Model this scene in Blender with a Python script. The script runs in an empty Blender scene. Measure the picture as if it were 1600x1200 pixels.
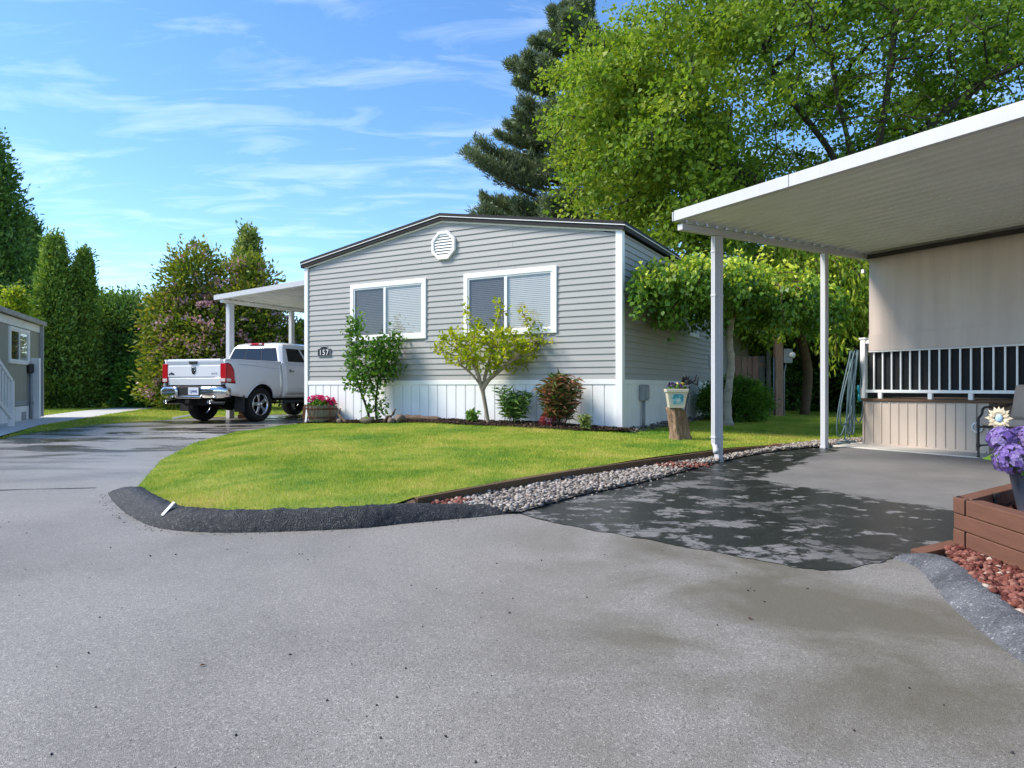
import bpy, math, random
import numpy as np
from mathutils import Vector, Matrix, kdtree
from mathutils import noise as mnoise
from mathutils.geometry import delaunay_2d_cdt

random.seed(7)
RNG = np.random.default_rng(11)
SC = bpy.context.scene
COL = SC.collection
R = math.radians

# ------------------------------------------------------------------ camera
CAM_H = 0.9
F = 1050.0            # focal length in pixels of the 1600 px wide photograph
HZ = 604.0            # horizon row
cam_d = bpy.data.cameras.new('camera')
cam_d.sensor_width = 36.0
cam_d.lens = F / 1600 * 36.0
cam_d.shift_y = (HZ - 600.0) / 1600.0
cam_d.clip_start = 0.05
cam_d.clip_end = 4000
cam = bpy.data.objects.new('camera', cam_d)
COL.objects.link(cam)
cam.location = (0, 0, CAM_H)
cam.rotation_euler = (R(90), 0, 0)
SC.camera = cam

# ------------------------------------------------------------------ sky and sun
SUN_EL = R(46)
SUN_DIR = Vector((-0.945, -0.10, 0)).normalized()      # where the sun stands, seen from above
world = bpy.data.worlds.new('World')
SC.world = world
world.use_nodes = True
wn, wl = world.node_tree.nodes, world.node_tree.links
wn.clear()
w_out = wn.new('ShaderNodeOutputWorld')
w_bg = wn.new('ShaderNodeBackground')
w_bg.inputs['Strength'].default_value = 0.115
sky = wn.new('ShaderNodeTexSky')
sky.sky_type = 'NISHITA'
sky.sun_disc = False
sky.sun_elevation = SUN_EL
sky.sun_rotation = math.atan2(SUN_DIR.x, SUN_DIR.y)
sky.air_density = 0.9
sky.dust_density = 0.15
sky.ozone_density = 3.2
# thin wind-drawn cirrus over the whole sky
w_tc = wn.new('ShaderNodeTexCoord')
w_sep = wn.new('ShaderNodeSeparateXYZ')
wl.new(w_tc.outputs['Generated'], w_sep.inputs[0])
w_z = wn.new('ShaderNodeMath'); w_z.operation = 'MAXIMUM'; w_z.inputs[1].default_value = 0.04
wl.new(w_sep.outputs['Z'], w_z.inputs[0])
w_z2 = wn.new('ShaderNodeMath'); w_z2.operation = 'ADD'; w_z2.inputs[1].default_value = 0.115
wl.new(w_z.outputs[0], w_z2.inputs[0])
w_dx = wn.new('ShaderNodeMath'); w_dx.operation = 'DIVIDE'
w_dy = wn.new('ShaderNodeMath'); w_dy.operation = 'DIVIDE'
wl.new(w_sep.outputs['X'], w_dx.inputs[0]); wl.new(w_z2.outputs[0], w_dx.inputs[1])
wl.new(w_sep.outputs['Y'], w_dy.inputs[0]); wl.new(w_z2.outputs[0], w_dy.inputs[1])
w_cmb = wn.new('ShaderNodeCombineXYZ')
wl.new(w_dx.outputs[0], w_cmb.inputs[0]); wl.new(w_dy.outputs[0], w_cmb.inputs[1])
w_map = wn.new('ShaderNodeMapping')
w_map.inputs['Rotation'].default_value = (0, 0, R(-24))
w_map.inputs['Scale'].default_value = (0.8, 2.2, 1)
wl.new(w_cmb.outputs[0], w_map.inputs[0])
w_n = wn.new('ShaderNodeTexNoise')
w_n.inputs['Scale'].default_value = 3.1
w_n.inputs['Detail'].default_value = 9
w_n.inputs['Roughness'].default_value = 0.58
w_n.inputs['Distortion'].default_value = 0.7
wl.new(w_map.outputs[0], w_n.inputs['Vector'])
w_r = wn.new('ShaderNodeValToRGB')
w_r.color_ramp.elements[0].position = 0.48
w_r.color_ramp.elements[0].color = (0, 0, 0, 1)
w_r.color_ramp.elements[1].position = 0.86
w_r.color_ramp.elements[1].color = (0.30, 0.30, 0.30, 1)
wl.new(w_n.outputs['Fac'], w_r.inputs[0])
w_mix = wn.new('ShaderNodeMix'); w_mix.data_type = 'RGBA'
w_mix.inputs['B'].default_value = (6.4, 6.7, 7.2, 1)
w_sat = wn.new('ShaderNodeHueSaturation')
w_sat.inputs['Saturation'].default_value = 1.15
wl.new(sky.outputs[0], w_sat.inputs['Color'])
wl.new(w_sat.outputs[0], w_mix.inputs['A'])
wl.new(w_r.outputs[0], w_mix.inputs['Factor'])
wl.new(w_mix.outputs['Result'], w_bg.inputs['Color'])
wl.new(w_bg.outputs[0], w_out.inputs['Surface'])

sun_d = bpy.data.lights.new('sun', 'SUN')
sun_d.energy = 2.4
sun_d.angle = R(18)
sun_d.color = (1.0, 0.93, 0.82)
sun = bpy.data.objects.new('sun', sun_d)
COL.objects.link(sun)
to_sun = Vector((SUN_DIR.x * math.cos(SUN_EL), SUN_DIR.y * math.cos(SUN_EL), math.sin(SUN_EL)))
sun.rotation_euler = to_sun.to_track_quat('Z', 'Y').to_euler()
sun.location = to_sun * 60

SC.view_settings.view_transform = 'Standard'
SC.view_settings.look = 'None'
SC.view_settings.gamma = 1
SC.view_settings.use_curve_mapping = False
SC.view_settings.exposure = 1.33
SC.render.engine = 'CYCLES'
SC.cycles.use_denoising = True
SC.cycles.max_bounces = 8
SC.cycles.transparent_max_bounces = 16
SC.cycles.caustics_reflective = False
SC.cycles.caustics_refractive = False


# ------------------------------------------------------------------ helpers
def ss(a, b, x):
    t = min(1.0, max(0.0, (x - a) / (b - a)))
    return t * t * (3 - 2 * t)


def lerp_tab(tab, x):
    if x <= tab[0][0]:
        return tab[0][1]
    for (x0, y0), (x1, y1) in zip(tab, tab[1:]):
        if x <= x1:
            return y0 + (y1 - y0) * (x - x0) / (x1 - x0)
    return tab[-1][1]


def G(px, py, z=0.0):
    """the point at height z that stands at photo pixel (px, py)"""
    y = F * (CAM_H - z) / (py - HZ)
    return Vector(((px - 800) / F * y, y, z))


def tag(o, label=None, cat=None, group=None, kind=None):
    if label: o['label'] = label
    if cat: o['category'] = cat
    if group: o['group'] = group
    if kind: o['kind'] = kind
    return o


def thing(name, label, cat, loc=(0, 0, 0), rz=0.0, group=None):
    o = bpy.data.objects.new(name, None)
    o.empty_display_size = 0.2
    COL.objects.link(o)
    o.location = loc
    o.rotation_euler = (0, 0, rz)
    return tag(o, label, cat, group)


def link(name, me, m=None, parent=None):
    o = bpy.data.objects.new(name, me)
    COL.objects.link(o)
    if m is not None and not me.materials:
        me.materials.append(m)
    if parent: o.parent = parent
    return o


class MB:
    """collects faces and links them as one mesh"""
    def __init__(self):
        self.v, self.f, self.mi = [], [], []
        self.cur = 0

    def add(self, vs, fs):
        b = len(self.v)
        self.v += [tuple(p) for p in vs]
        self.f += [tuple(b + i for i in f) for f in fs]
        self.mi += [self.cur] * len(fs)
        return self

    def box(self, x0, x1, y0, y1, z0, z1):
        vs = [(x, y, z) for z in (z0, z1) for y in (y0, y1) for x in (x0, x1)]
        return self.add(vs, [(0, 2, 3, 1), (4, 5, 7, 6), (0, 1, 5, 4), (2, 6, 7, 3), (0, 4, 6, 2), (1, 3, 7, 5)])

    def bar(self, a, b, w, h, up=(0, 0, 1)):
        a, b = Vector(a), Vector(b)
        d = (b - a).normalized()
        s = d.cross(Vector(up))
        if s.length < 1e-4: s = d.cross(Vector((1, 0, 0)))
        s.normalize()
        u = s.cross(d).normalized()
        vs = []
        for p in (a, b):
            for (i, j) in ((-1, -1), (1, -1), (1, 1), (-1, 1)):
                vs.append(p + s * (w / 2 * i) + u * (h / 2 * j))
        return self.add(vs, [(3, 2, 1, 0), (4, 5, 6, 7), (0, 1, 5, 4), (1, 2, 6, 5), (2, 3, 7, 6), (3, 0, 4, 7)])

    def tube(self, pts, rad, n=8, cap=True, closed=False):
        pts = [Vector(p) for p in pts]
        k = len(pts)
        if not hasattr(rad, '__len__'): rad = [rad] * k
        b = len(self.v)
        ref = None
        fs = []
        for i, p in enumerate(pts):
            if closed:
                d = pts[(i + 1) % k] - pts[i - 1]
            else:
                d = pts[min(i + 1, k - 1)] - pts[max(i - 1, 0)]
            if d.length < 1e-9: d = Vector((0, 0, 1))
            d.normalize()
            if ref is None:
                ref = d.cross(Vector((0.13, 0.27, 0.95)))
                if ref.length < 1e-3: ref = d.cross(Vector((1, 0, 0)))
            ref = (ref - d * ref.dot(d))
            if ref.length < 1e-6: ref = d.orthogonal()
            ref.normalize()
            q = d.cross(ref)
            for j in range(n):
                t = 2 * math.pi * j / n
                self.v.append(tuple(p + (ref * math.cos(t) + q * math.sin(t)) * rad[i]))
        rng = k if closed else k - 1
        for i in range(rng):
            i2 = (i + 1) % k
            for j in range(n):
                j2 = (j + 1) % n
                fs.append((b + i * n + j, b + i * n + j2, b + i2 * n + j2, b + i2 * n + j))
        if cap and not closed:
            fs.append(tuple(b + j for j in reversed(range(n))))
            fs.append(tuple(b + (k - 1) * n + j for j in range(n)))
        self.f += fs
        self.mi += [self.cur] * len(fs)
        return self

    def lathe(self, prof, n=16, c=(0, 0, 0), axis='z', a0=0, cap=True):
        """prof: (radius, height) pairs"""
        b = len(self.v)
        k = len(prof)
        for (r, h) in prof:
            for j in range(n):
                t = a0 + 2 * math.pi * j / n
                p = (r * math.cos(t), r * math.sin(t), h)
                if axis == 'x': p = (h, r * math.cos(t), r * math.sin(t))
                if axis == 'y': p = (r * math.sin(t), h, r * math.cos(t))
                self.v.append((c[0] + p[0], c[1] + p[1], c[2] + p[2]))
        fs = []
        for i in range(k - 1):
            for j in range(n):
                j2 = (j + 1) % n
                fs.append((b + i * n + j, b + i * n + j2, b + (i + 1) * n + j2, b + (i + 1) * n + j))
        if cap:
            fs.append(tuple(b + j for j in reversed(range(n))))
            fs.append(tuple(b + (k - 1) * n + j for j in range(n)))
        self.f += fs
        self.mi += [self.cur] * len(fs)
        return self

    def prism(self, poly, a, b, axis='y'):
        """polygon (p, q) extruded from a to b along axis"""
        n = len(poly)
        def P(p, q, t):
            return {'y': (p, t, q), 'x': (t, p, q), 'z': (p, q, t)}[axis]
        vs = [P(p, q, a) for p, q in poly] + [P(p, q, b) for p, q in poly]
        fs = [tuple(range(n)), tuple(reversed(range(n, 2 * n)))]
        fs += [(i, n + i, n + (i + 1) % n, (i + 1) % n) for i in range(n)]
        return self.add(vs, fs)

    def build(self, name, m, parent=None, smooth=False, bevel=0, seg=2, sub=0, fix=True):
        me = bpy.data.meshes.new(name)
        me.from_pydata(self.v, [], self.f)
        ms = m if isinstance(m, (list, tuple)) else [m]
        for x in ms: me.materials.append(x)
        if len(ms) > 1:
            me.polygons.foreach_set('material_index', self.mi)
        if fix:
            import bmesh
            bm = bmesh.new(); bm.from_mesh(me)
            bmesh.ops.recalc_face_normals(bm, faces=bm.faces)
            bm.to_mesh(me); bm.free()
        if smooth:
            me.polygons.foreach_set('use_smooth', [True] * len(me.polygons))
        me.update()
        o = link(name, me, None, parent)
        if bevel:
            md = o.modifiers.new('bevel', 'BEVEL')
            md.width = bevel; md.segments = seg; md.limit_method = 'ANGLE'; md.angle_limit = R(35)
            md.harden_normals = False
        if sub:
            md = o.modifiers.new('sub', 'SUBSURF'); md.levels = sub; md.render_levels = sub
        return o


def np_mesh(name, verts, tris, m, parent=None, tint=None, smooth=False, n=3):
    """fast mesh of equal n-gons from arrays; tint is one value per vertex"""
    me = bpy.data.meshes.new(name)
    nv, nf = len(verts), len(tris)
    me.vertices.add(nv); me.loops.add(nf * n); me.polygons.add(nf)
    me.vertices.foreach_set('co', np.asarray(verts, dtype=np.float32).ravel())
    me.loops.foreach_set('vertex_index', np.asarray(tris, dtype=np.int32).ravel())
    me.polygons.foreach_set('loop_start', np.arange(0, nf * n, n, dtype=np.int32))
    if smooth: me.polygons.foreach_set('use_smooth', np.ones(nf, dtype=bool))
    if tint is not None:
        at = me.attributes.new('tint', 'FLOAT', 'POINT')
        at.data.foreach_set('value', np.asarray(tint, dtype=np.float32))
    me.update(calc_edges=True)
    me.validate()
    return link(name, me, m, parent)


def fill(poly, spacing, extra=None):
    """2-D polygon -> (points, triangles) with inner grid points"""
    xs = [p[0] for p in poly]; ys = [p[1] for p in poly]
    bnd = []
    n = len(poly)
    for i in range(n):
        a, b = Vector(poly[i][:2]), Vector(poly[(i + 1) % n][:2])
        m = max(1, int((b - a).length / spacing))
        for j in range(m): bnd.append(a + (b - a) * (j / m))
    pts = list(bnd)
    P = np.array([[p.x, p.y] for p in bnd])
    Q = np.roll(P, -1, axis=0)
    gx, gy = np.meshgrid(np.arange(min(xs), max(xs), spacing), np.arange(min(ys), max(ys), spacing))
    g = np.stack([gx.ravel(), gy.ravel()], 1)
    keep = inside(g, P)
    g = g[keep]
    if len(g):
        d = np.full(len(g), 9e9)
        for a in P: d = np.minimum(d, np.hypot(g[:, 0] - a[0], g[:, 1] - a[1]))
        g = g[d > spacing * 0.45]
    pts += [Vector((float(a), float(b))) for a, b in g]
    m = len(bnd)
    r = delaunay_2d_cdt(pts, [(i, (i + 1) % m) for i in range(m)], [], 1, 1e-6)
    return r[0], r[2]


def inside(g, P):
    x, y = g[:, 0], g[:, 1]
    c = np.zeros(len(g), dtype=bool)
    n = len(P)
    j = n - 1
    for i in range(n):
        xi, yi, xj, yj = P[i][0], P[i][1], P[j][0], P[j][1]
        if yi != yj:
            c ^= ((yi > y) != (yj > y)) & (x < (xj - xi) * (y - yi) / (yj - yi) + xi)
        j = i
    return c


def sheet(name, poly, zf, spacing, m, skirt=0.0):
    v, f = fill(poly, spacing)
    vs = [(p.x, p.y, zf(p.x, p.y)) for p in v]
    me = bpy.data.meshes.new(name)
    fs = []
    for t in f:
        a, b, c = (v[i] for i in t[:3])
        fs.append(tuple(t) if (b - a).cross(c - a) > 0 else tuple(reversed(t)))
    me.from_pydata(vs, [], fs)
    me.polygons.foreach_set('use_smooth', [True] * len(me.polygons))
    me.update()
    return link(name, me, m)


# ------------------------------------------------------------------ materials
def new_mat(name):
    m = bpy.data.materials.new(name)
    m.use_nodes = True
    return m, m.node_tree.nodes, m.node_tree.links, m.node_tree.nodes['Principled BSDF']


def c4(c): return (c[0], c[1], c[2], 1)


def srgb(r, g, b):
    def k(u):
        u /= 255.0
        return u / 12.92 if u <= 0.04045 else ((u + 0.055) / 1.055) ** 2.4
    return (k(r), k(g), k(b))


def noise(n, l, scale, detail=4, rough=0.55, vec=None, stretch=None, dist=0.0):
    tc = n.new('ShaderNodeTexCoord')
    t = n.new('ShaderNodeTexNoise')
    t.inputs['Scale'].default_value = scale
    t.inputs['Detail'].default_value = detail
    t.inputs['Roughness'].default_value = rough
    t.inputs['Distortion'].default_value = dist
    src = tc.outputs['Object']
    if stretch:
        mp = n.new('ShaderNodeMapping')
        mp.inputs['Scale'].default_value = stretch
        l.new(src, mp.inputs[0]); src = mp.outputs[0]
    l.new(src, t.inputs['Vector'])
    return t.outputs['Fac']


def ramp(n, l, fac, stops):
    r = n.new('ShaderNodeValToRGB')
    e = r.color_ramp.elements
    while len(e) < len(stops): e.new(0.5)
    for k, (p, c) in enumerate(stops):
        e[k].position = p
        e[k].color = c4(c) if hasattr(c, '__len__') else (c, c, c, 1)
    l.new(fac, r.inputs[0])
    return r.outputs[0]


def mixc(n, l, fac, a, b, mode='MIX'):
    x = n.new('ShaderNodeMix'); x.data_type = 'RGBA'; x.blend_type = mode
    for k, s in (('Factor', fac), ('A', a), ('B', b)):
        if hasattr(s, 'node'): l.new(s, x.inputs[k])
        elif hasattr(s, '__len__'): x.inputs[k].default_value = c4(s)
        else: x.inputs[k].default_value = s
    return x.outputs['Result']


def math_n(n, l, op, a, b=0.0, clamp=False):
    x = n.new('ShaderNodeMath'); x.operation = op; x.use_clamp = clamp
    for i, s in enumerate((a, b)):
        if hasattr(s, 'node'): l.new(s, x.inputs[i])
        else: x.inputs[i].default_value = s
    return x.outputs[0]


def bump(n, l, p, h, strength=0.3, dist=0.01):
    b = n.new('ShaderNodeBump')
    b.inputs['Strength'].default_value = strength
    b.inputs['Distance'].default_value = dist
    l.new(h, b.inputs['Height'])
    l.new(b.outputs[0], p.inputs['Normal'])


def mat(name, c, rough=0.6, var=0.12, scale=6, spec=0.4, metal=0.0, bscale=0, bstr=0.2, bdist=0.004, stretch=None, dirt=None, rvar=0.0):
    m, n, l, p = new_mat(name)
    a = tuple(x * (1 - var) for x in c); b = tuple(min(1, x * (1 + var)) for x in c)
    f = noise(n, l, scale, 6, 0.6, stretch=stretch)
    col = ramp(n, l, f, [(0.3, a), (0.7, b)])
    if dirt:
        g = noise(n, l, dirt[1], 5, 0.6)
        g = ramp(n, l, g, [(0.52, 0.0), (0.75, dirt[2])])
        col = mixc(n, l, g, col, dirt[0])
    l.new(col, p.inputs['Base Color'])
    p.inputs['Roughness'].default_value = rough
    if rvar:
        r = noise(n, l, scale * 1.7, 4)
        l.new(ramp(n, l, r, [(0.3, max(0, rough - rvar)), (0.7, min(1, rough + rvar))]), p.inputs['Roughness'])
    p.inputs['Specular IOR Level'].default_value = spec
    p.inputs['Metallic'].default_value = metal
    if bscale:
        bump(n, l, p, noise(n, l, bscale, 4, 0.6, stretch=stretch), bstr, bdist)
    return m


def leaf_mat(name, stops, trans=0.35, rough=0.5, spec=0.25):
    """leaf colour differs from leaf to leaf through the tint attribute"""
    m, n, l, p = new_mat(name)
    at = n.new('ShaderNodeAttribute'); at.attribute_name = 'tint'
    col = ramp(n, l, at.outputs['Fac'], stops)
    l.new(col, p.inputs['Base Color'])
    p.inputs['Roughness'].default_value = rough
    p.inputs['Specular IOR Level'].default_value = spec
    tr = n.new('ShaderNodeBsdfTranslucent')
    l.new(mixc(n, l, 1.0, col, (1.25, 1.25, 0.7), 'MULTIPLY'), tr.inputs['Color'])
    mx = n.new('ShaderNodeMixShader'); mx.inputs[0].default_value = trans
    out = n['Material Output'] if 'Material Output' in n else [x for x in n if x.type == 'OUTPUT_MATERIAL'][0]
    l.new(p.outputs[0], mx.inputs[1]); l.new(tr.outputs[0], mx.inputs[2])
    l.new(mx.outputs[0], out.inputs['Surface'])
    return m


def glass_mat(name, tint, gloss=1.0):
    """clear pane: see-through straight on, mirror at a slant"""
    m, n, l, p = new_mat(name)
    out = [x for x in n if x.type == 'OUTPUT_MATERIAL'][0]
    t = n.new('ShaderNodeBsdfTransparent'); t.inputs[0].default_value = c4(tint)
    g = n.new('ShaderNodeBsdfGlossy'); g.inputs['Roughness'].default_value = 0.02
    g.inputs['Color'].default_value = (gloss, gloss, gloss, 1)
    lw = n.new('ShaderNodeLayerWeight')                      # Schlick: the same from both sides of the pane
    p5 = math_n(n, l, 'POWER', lw.outputs['Facing'], 5.0)
    fac = math_n(n, l, 'ADD', math_n(n, l, 'MULTIPLY', p5, 0.90), 0.08)
    mx = n.new('ShaderNodeMixShader')
    l.new(fac, mx.inputs[0]); l.new(t.outputs[0], mx.inputs[1]); l.new(g.outputs[0], mx.inputs[2])
    l.new(mx.outputs[0], out.inputs['Surface'])
    return m


M = {}
M['white'] = mat('white_paint', (0.84, 0.82, 0.79), 0.42, 0.03, 3, 0.4, dirt=((0.60, 0.60, 0.56), 2.5, 0.22))
M['white_skirt'] = mat('white_skirting', (0.84, 0.825, 0.80), 0.5, 0.03, 2, 0.35, dirt=((0.56, 0.57, 0.55), 1.6, 0.3))
M['vinyl'] = mat('white_vinyl', (0.85, 0.83, 0.80), 0.35, 0.02, 3, 0.45)
M['siding'] = mat('grey_siding', (0.370, 0.355, 0.330), 0.5, 0.05, 2.2, 0.35, bscale=60, bstr=0.06, stretch=(0.15, 1, 4), dirt=((0.28, 0.275, 0.255), 1.3, 0.25))
M['roof'] = mat('charcoal_roof', (0.030, 0.028, 0.029), 0.7, 0.15, 8, 0.2)
M['alu'] = mat('carport_underside', (0.74, 0.73, 0.70), 0.45, 0.06, 1.2, 0.45, dirt=((0.56, 0.56, 0.52), 1.1, 0.3))
M['alu_white'] = mat('carport_fascia', (0.53, 0.52, 0.525), 0.45, 0.05, 2.5, 0.4, stretch=(5, 5, .5), dirt=((0.50, 0.50, 0.48), 4.0, 0.4))
M['concrete'] = mat('concrete', (0.50, 0.47, 0.42), 0.8, 0.10, 3, 0.25, bscale=90, bstr=0.25, dirt=((0.33, 0.30, 0.25), 1.6, 0.5))
M['walk'] = mat('walk_concrete', (0.54, 0.52, 0.48), 0.8, 0.07, 1.3, 0.25, bscale=60, bstr=0.2)
M['dark_gap'] = mat('dark_interior', (0.02, 0.02, 0.022), 0.9, 0.1, 4, 0.1)
M['black'] = mat('black_metal', (0.018, 0.018, 0.02), 0.45, 0.2, 10, 0.4)
M['bronze'] = mat('bronze_iron', (0.045, 0.032, 0.026), 0.5, 0.25, 14, 0.4, bscale=120, bstr=0.15)
M['grey_metal'] = mat('grey_enamel', (0.30, 0.31, 0.32), 0.5, 0.08, 6, 0.4)
M['glass'] = glass_mat('window_glass', (0.90, 0.91, 0.90))
M['screen'] = glass_mat('insect_screen', (0.55, 0.55, 0.57), 0.4)
M['blind'] = mat('white_blind', (0.50, 0.475, 0.44), 0.5, 0.03, 4, 0.3)

# ================================================================== THE SETTING
HU, HV = Vector((-0.873, 0.488)), Vector((0.488, 0.873))       # house front (to the left) and depth
HP = Vector((1.73, 10.70))                                       # near right corner of the house
HW, HL = 6.90, 11.6
BED = [(-20, .12), (-2.5, .10), (0, .20), (1.5, .25), (3, .26), (5, .20), (6.9, .15), (20, .1)]
LEFT_EDGE = [G(205, 765, .05), G(250, 715, .05), G(300, 690, .05), G(370, 672, .06), G(430, 665.5, .09), G(474, 661.5, .12)]


def house_uv(x, y):
    d = Vector((x, y)) - HP
    return d.dot(HU), d.dot(HV)


def seg_dist(x, y, pl):
    p = Vector((x, y)); best = 9e9
    for a, b in zip(pl, pl[1:]):
        a2, b2 = Vector(a[:2]), Vector(b[:2])
        t = max(0, min(1, (p - a2).dot(b2 - a2) / (b2 - a2).length_squared))
        best = min(best, (p - a2 - (b2 - a2) * t).length)
    return best


def road_z(x, y):
    return 0.03 * ss(9, 15, y) * (1 - ss(0, 3, x))


CT, CS = Vector((0.864, 0.504)), Vector((0.504, -0.864))       # right carport: across, and towards the camera
CP = Vector((2.46, 8.0))


def drive_z(x, y):
    t = (Vector((x, y)) - CP).dot(CT)
    return 0.004 + 0.079 * ss(-0.2, 2.4, t)


def lawn_z(x, y):
    u, v = house_uv(x, y)
    w = 1 - ss(0.3, 5.6, -v)
    z = 0.10 + (lerp_tab(BED, u) - 0.10) * w
    z += 0.012 * math.sin(x * 1.7 + 0.6 * y) * math.sin(y * 1.3 - 0.4 * x)
    e = ss(0.0, 1.1, seg_dist(x, y, LEFT_EDGE)) if y < 15 and x < 2 else 1
    base = road_z(x, y) + 0.006
    return base + (z - base) * e


def lawn_tint_nodes(n, l, base_in=None):
    f1 = noise(n, l, 0.75, 5, 0.6, dist=0.3)
    f2 = noise(n, l, 3.2, 4, 0.6)
    return math_n(n, l, 'ADD', math_n(n, l, 'MULTIPLY', f1, 0.65), math_n(n, l, 'MULTIPLY', f2, 0.35))


def grass_mat(name, blade):
    m, n, l, p = new_mat(name)
    f = lawn_tint_nodes(n, l)
    if blade:
        at = n.new('ShaderNodeAttribute'); at.attribute_name = 'tint'
        f = math_n(n, l, 'ADD', f, math_n(n, l, 'MULTIPLY', math_n(n, l, 'SUBTRACT', at.outputs['Fac'], 0.5), 0.22))
    k = 2.0 if blade else 1.15
    st = [(0.37, (0.075 * k, 0.155 * k, 0.018 * k)), (0.46, (0.165 * k, 0.215 * k, 0.024 * k)),
          (0.56, (0.235 * k, 0.255 * k, 0.035 * k)), (0.66, (0.345 * k, 0.275 * k, 0.085 * k))]
    col = ramp(n, l, f, st)
    l.new(col, p.inputs['Base Color'])
    p.inputs['Roughness'].default_value = 0.65
    p.inputs['Specular IOR Level'].default_value = 0.2
    if blade:
        tr = n.new('ShaderNodeBsdfTranslucent'); l.new(col, tr.inputs['Color'])
        mx = n.new('ShaderNodeMixShader'); mx.inputs[0].default_value = 0.35
        out = [x for x in n if x.type == 'OUTPUT_MATERIAL'][0]
        l.new(p.outputs[0], mx.inputs[1]); l.new(tr.outputs[0], mx.inputs[2]); l.new(mx.outputs[0], out.inputs['Surface'])
    else:
        bump(n, l, p, noise(n, l, 60, 4, 0.7), 0.6, 0.02)
    return m


def asphalt_mat():
    m, n, l, p = new_mat('weathered_asphalt')
    # aggregate grain
    tc = n.new('ShaderNodeTexCoord')
    vo = n.new('ShaderNodeTexVoronoi'); vo.inputs['Scale'].default_value = 430
    l.new(tc.outputs['Object'], vo.inputs['Vector'])
    sp = n.new('ShaderNodeSeparateXYZ'); l.new(vo.outputs['Color'], sp.inputs[0])
    grain = ramp(n, l, sp.outputs[0], [(0.0, 0.150), (0.30, 0.178), (0.75, 0.205), (0.95, 0.235), (1.0, 0.33)])
    v2 = n.new('ShaderNodeTexVoronoi'); v2.inputs['Scale'].default_value = 215
    l.new(tc.outputs['Object'], v2.inputs['Vector'])
    s2 = n.new('ShaderNodeSeparateXYZ'); l.new(v2.outputs['Color'], s2.inputs[0])
    grain = mixc(n, l, 1.0, grain, ramp(n, l, s2.outputs[1], [(0.0, 0.50), (0.14, 0.90), (0.80, 1.05), (0.93, 1.35), (1.0, 1.7)]), 'MULTIPLY')
    big = noise(n, l, 0.42, 6, 0.62, dist=0.4)
    col = mixc(n, l, 1.0, grain, ramp(n, l, big, [(0.30, (0.74, 0.74, 0.73)), (0.52, (1.10, 1.10, 1.10)), (0.75, (1.30, 1.30, 1.30))]), 'MULTIPLY')
    # brownish oil and moss marks on the right of the lane
    sx = n.new('ShaderNodeSeparateXYZ'); l.new(tc.outputs['Object'], sx.inputs[0])
    st = noise(n, l, 1.15, 5, 0.6, dist=0.5)
    right = math_n(n, l, 'MULTIPLY', math_n(n, l, 'ADD', sx.outputs[0], 0.35), 1.1, True)
    near = math_n(n, l, 'MULTIPLY', math_n(n, l, 'SUBTRACT', 5.0, sx.outputs[1]), 0.8, True)
    stn = math_n(n, l, 'MULTIPLY', math_n(n, l, 'MULTIPLY', ramp(n, l, st, [(0.38, 0.0), (0.60, 0.85)]), right), near)
    col = mixc(n, l, stn, col, (0.098, 0.092, 0.066))
    # damp dark streaks on the lane to the truck
    wet = noise(n, l, 0.8, 6, 0.62, stretch=(0.55, 1.5, 1), dist=0.6)
    far = math_n(n, l, 'MULTIPLY', math_n(n, l, 'SUBTRACT', sx.outputs[1], 6.0), 0.22, True)
    w = math_n(n, l, 'MULTIPLY', ramp(n, l, wet, [(0.47, 0.0), (0.56, 1.0)]), far)
    col = mixc(n, l, w, col, mixc(n, l, 1.0, col, (0.22, 0.22, 0.23), 'MULTIPLY'))
    col = mixc(n, l, 1.0, col, (1.20, 1.10, 0.97), 'MULTIPLY')
    l.new(col, p.inputs['Base Color'])
    damp = math_n(n, l, 'MULTIPLY', math_n(n, l, 'SUBTRACT', sx.outputs[1], 4.5), 0.25, True)
    rr = math_n(n, l, 'SUBTRACT', 0.56, math_n(n, l, 'MULTIPLY', damp, 0.17))
    rr = math_n(n, l, 'SUBTRACT', rr, math_n(n, l, 'MULTIPLY', w, 0.24))
    l.new(rr, p.inputs['Roughness'])
    p.inputs['Specular IOR Level'].default_value = 0.5
    hgt = math_n(n, l, 'ADD', vo.outputs['Distance'], math_n(n, l, 'MULTIPLY', noise(n, l, 420, 2), 0.6))
    bs = n.new('ShaderNodeBump'); bs.inputs['Distance'].default_value = 0.0035
    l.new(math_n(n, l, 'SUBTRACT', 0.55, math_n(n, l, 'MULTIPLY', damp, 0.42)), bs.inputs['Strength'])
    l.new(hgt, bs.inputs['Height']); l.new(bs.outputs[0], p.inputs['Normal'])
    return m


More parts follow.
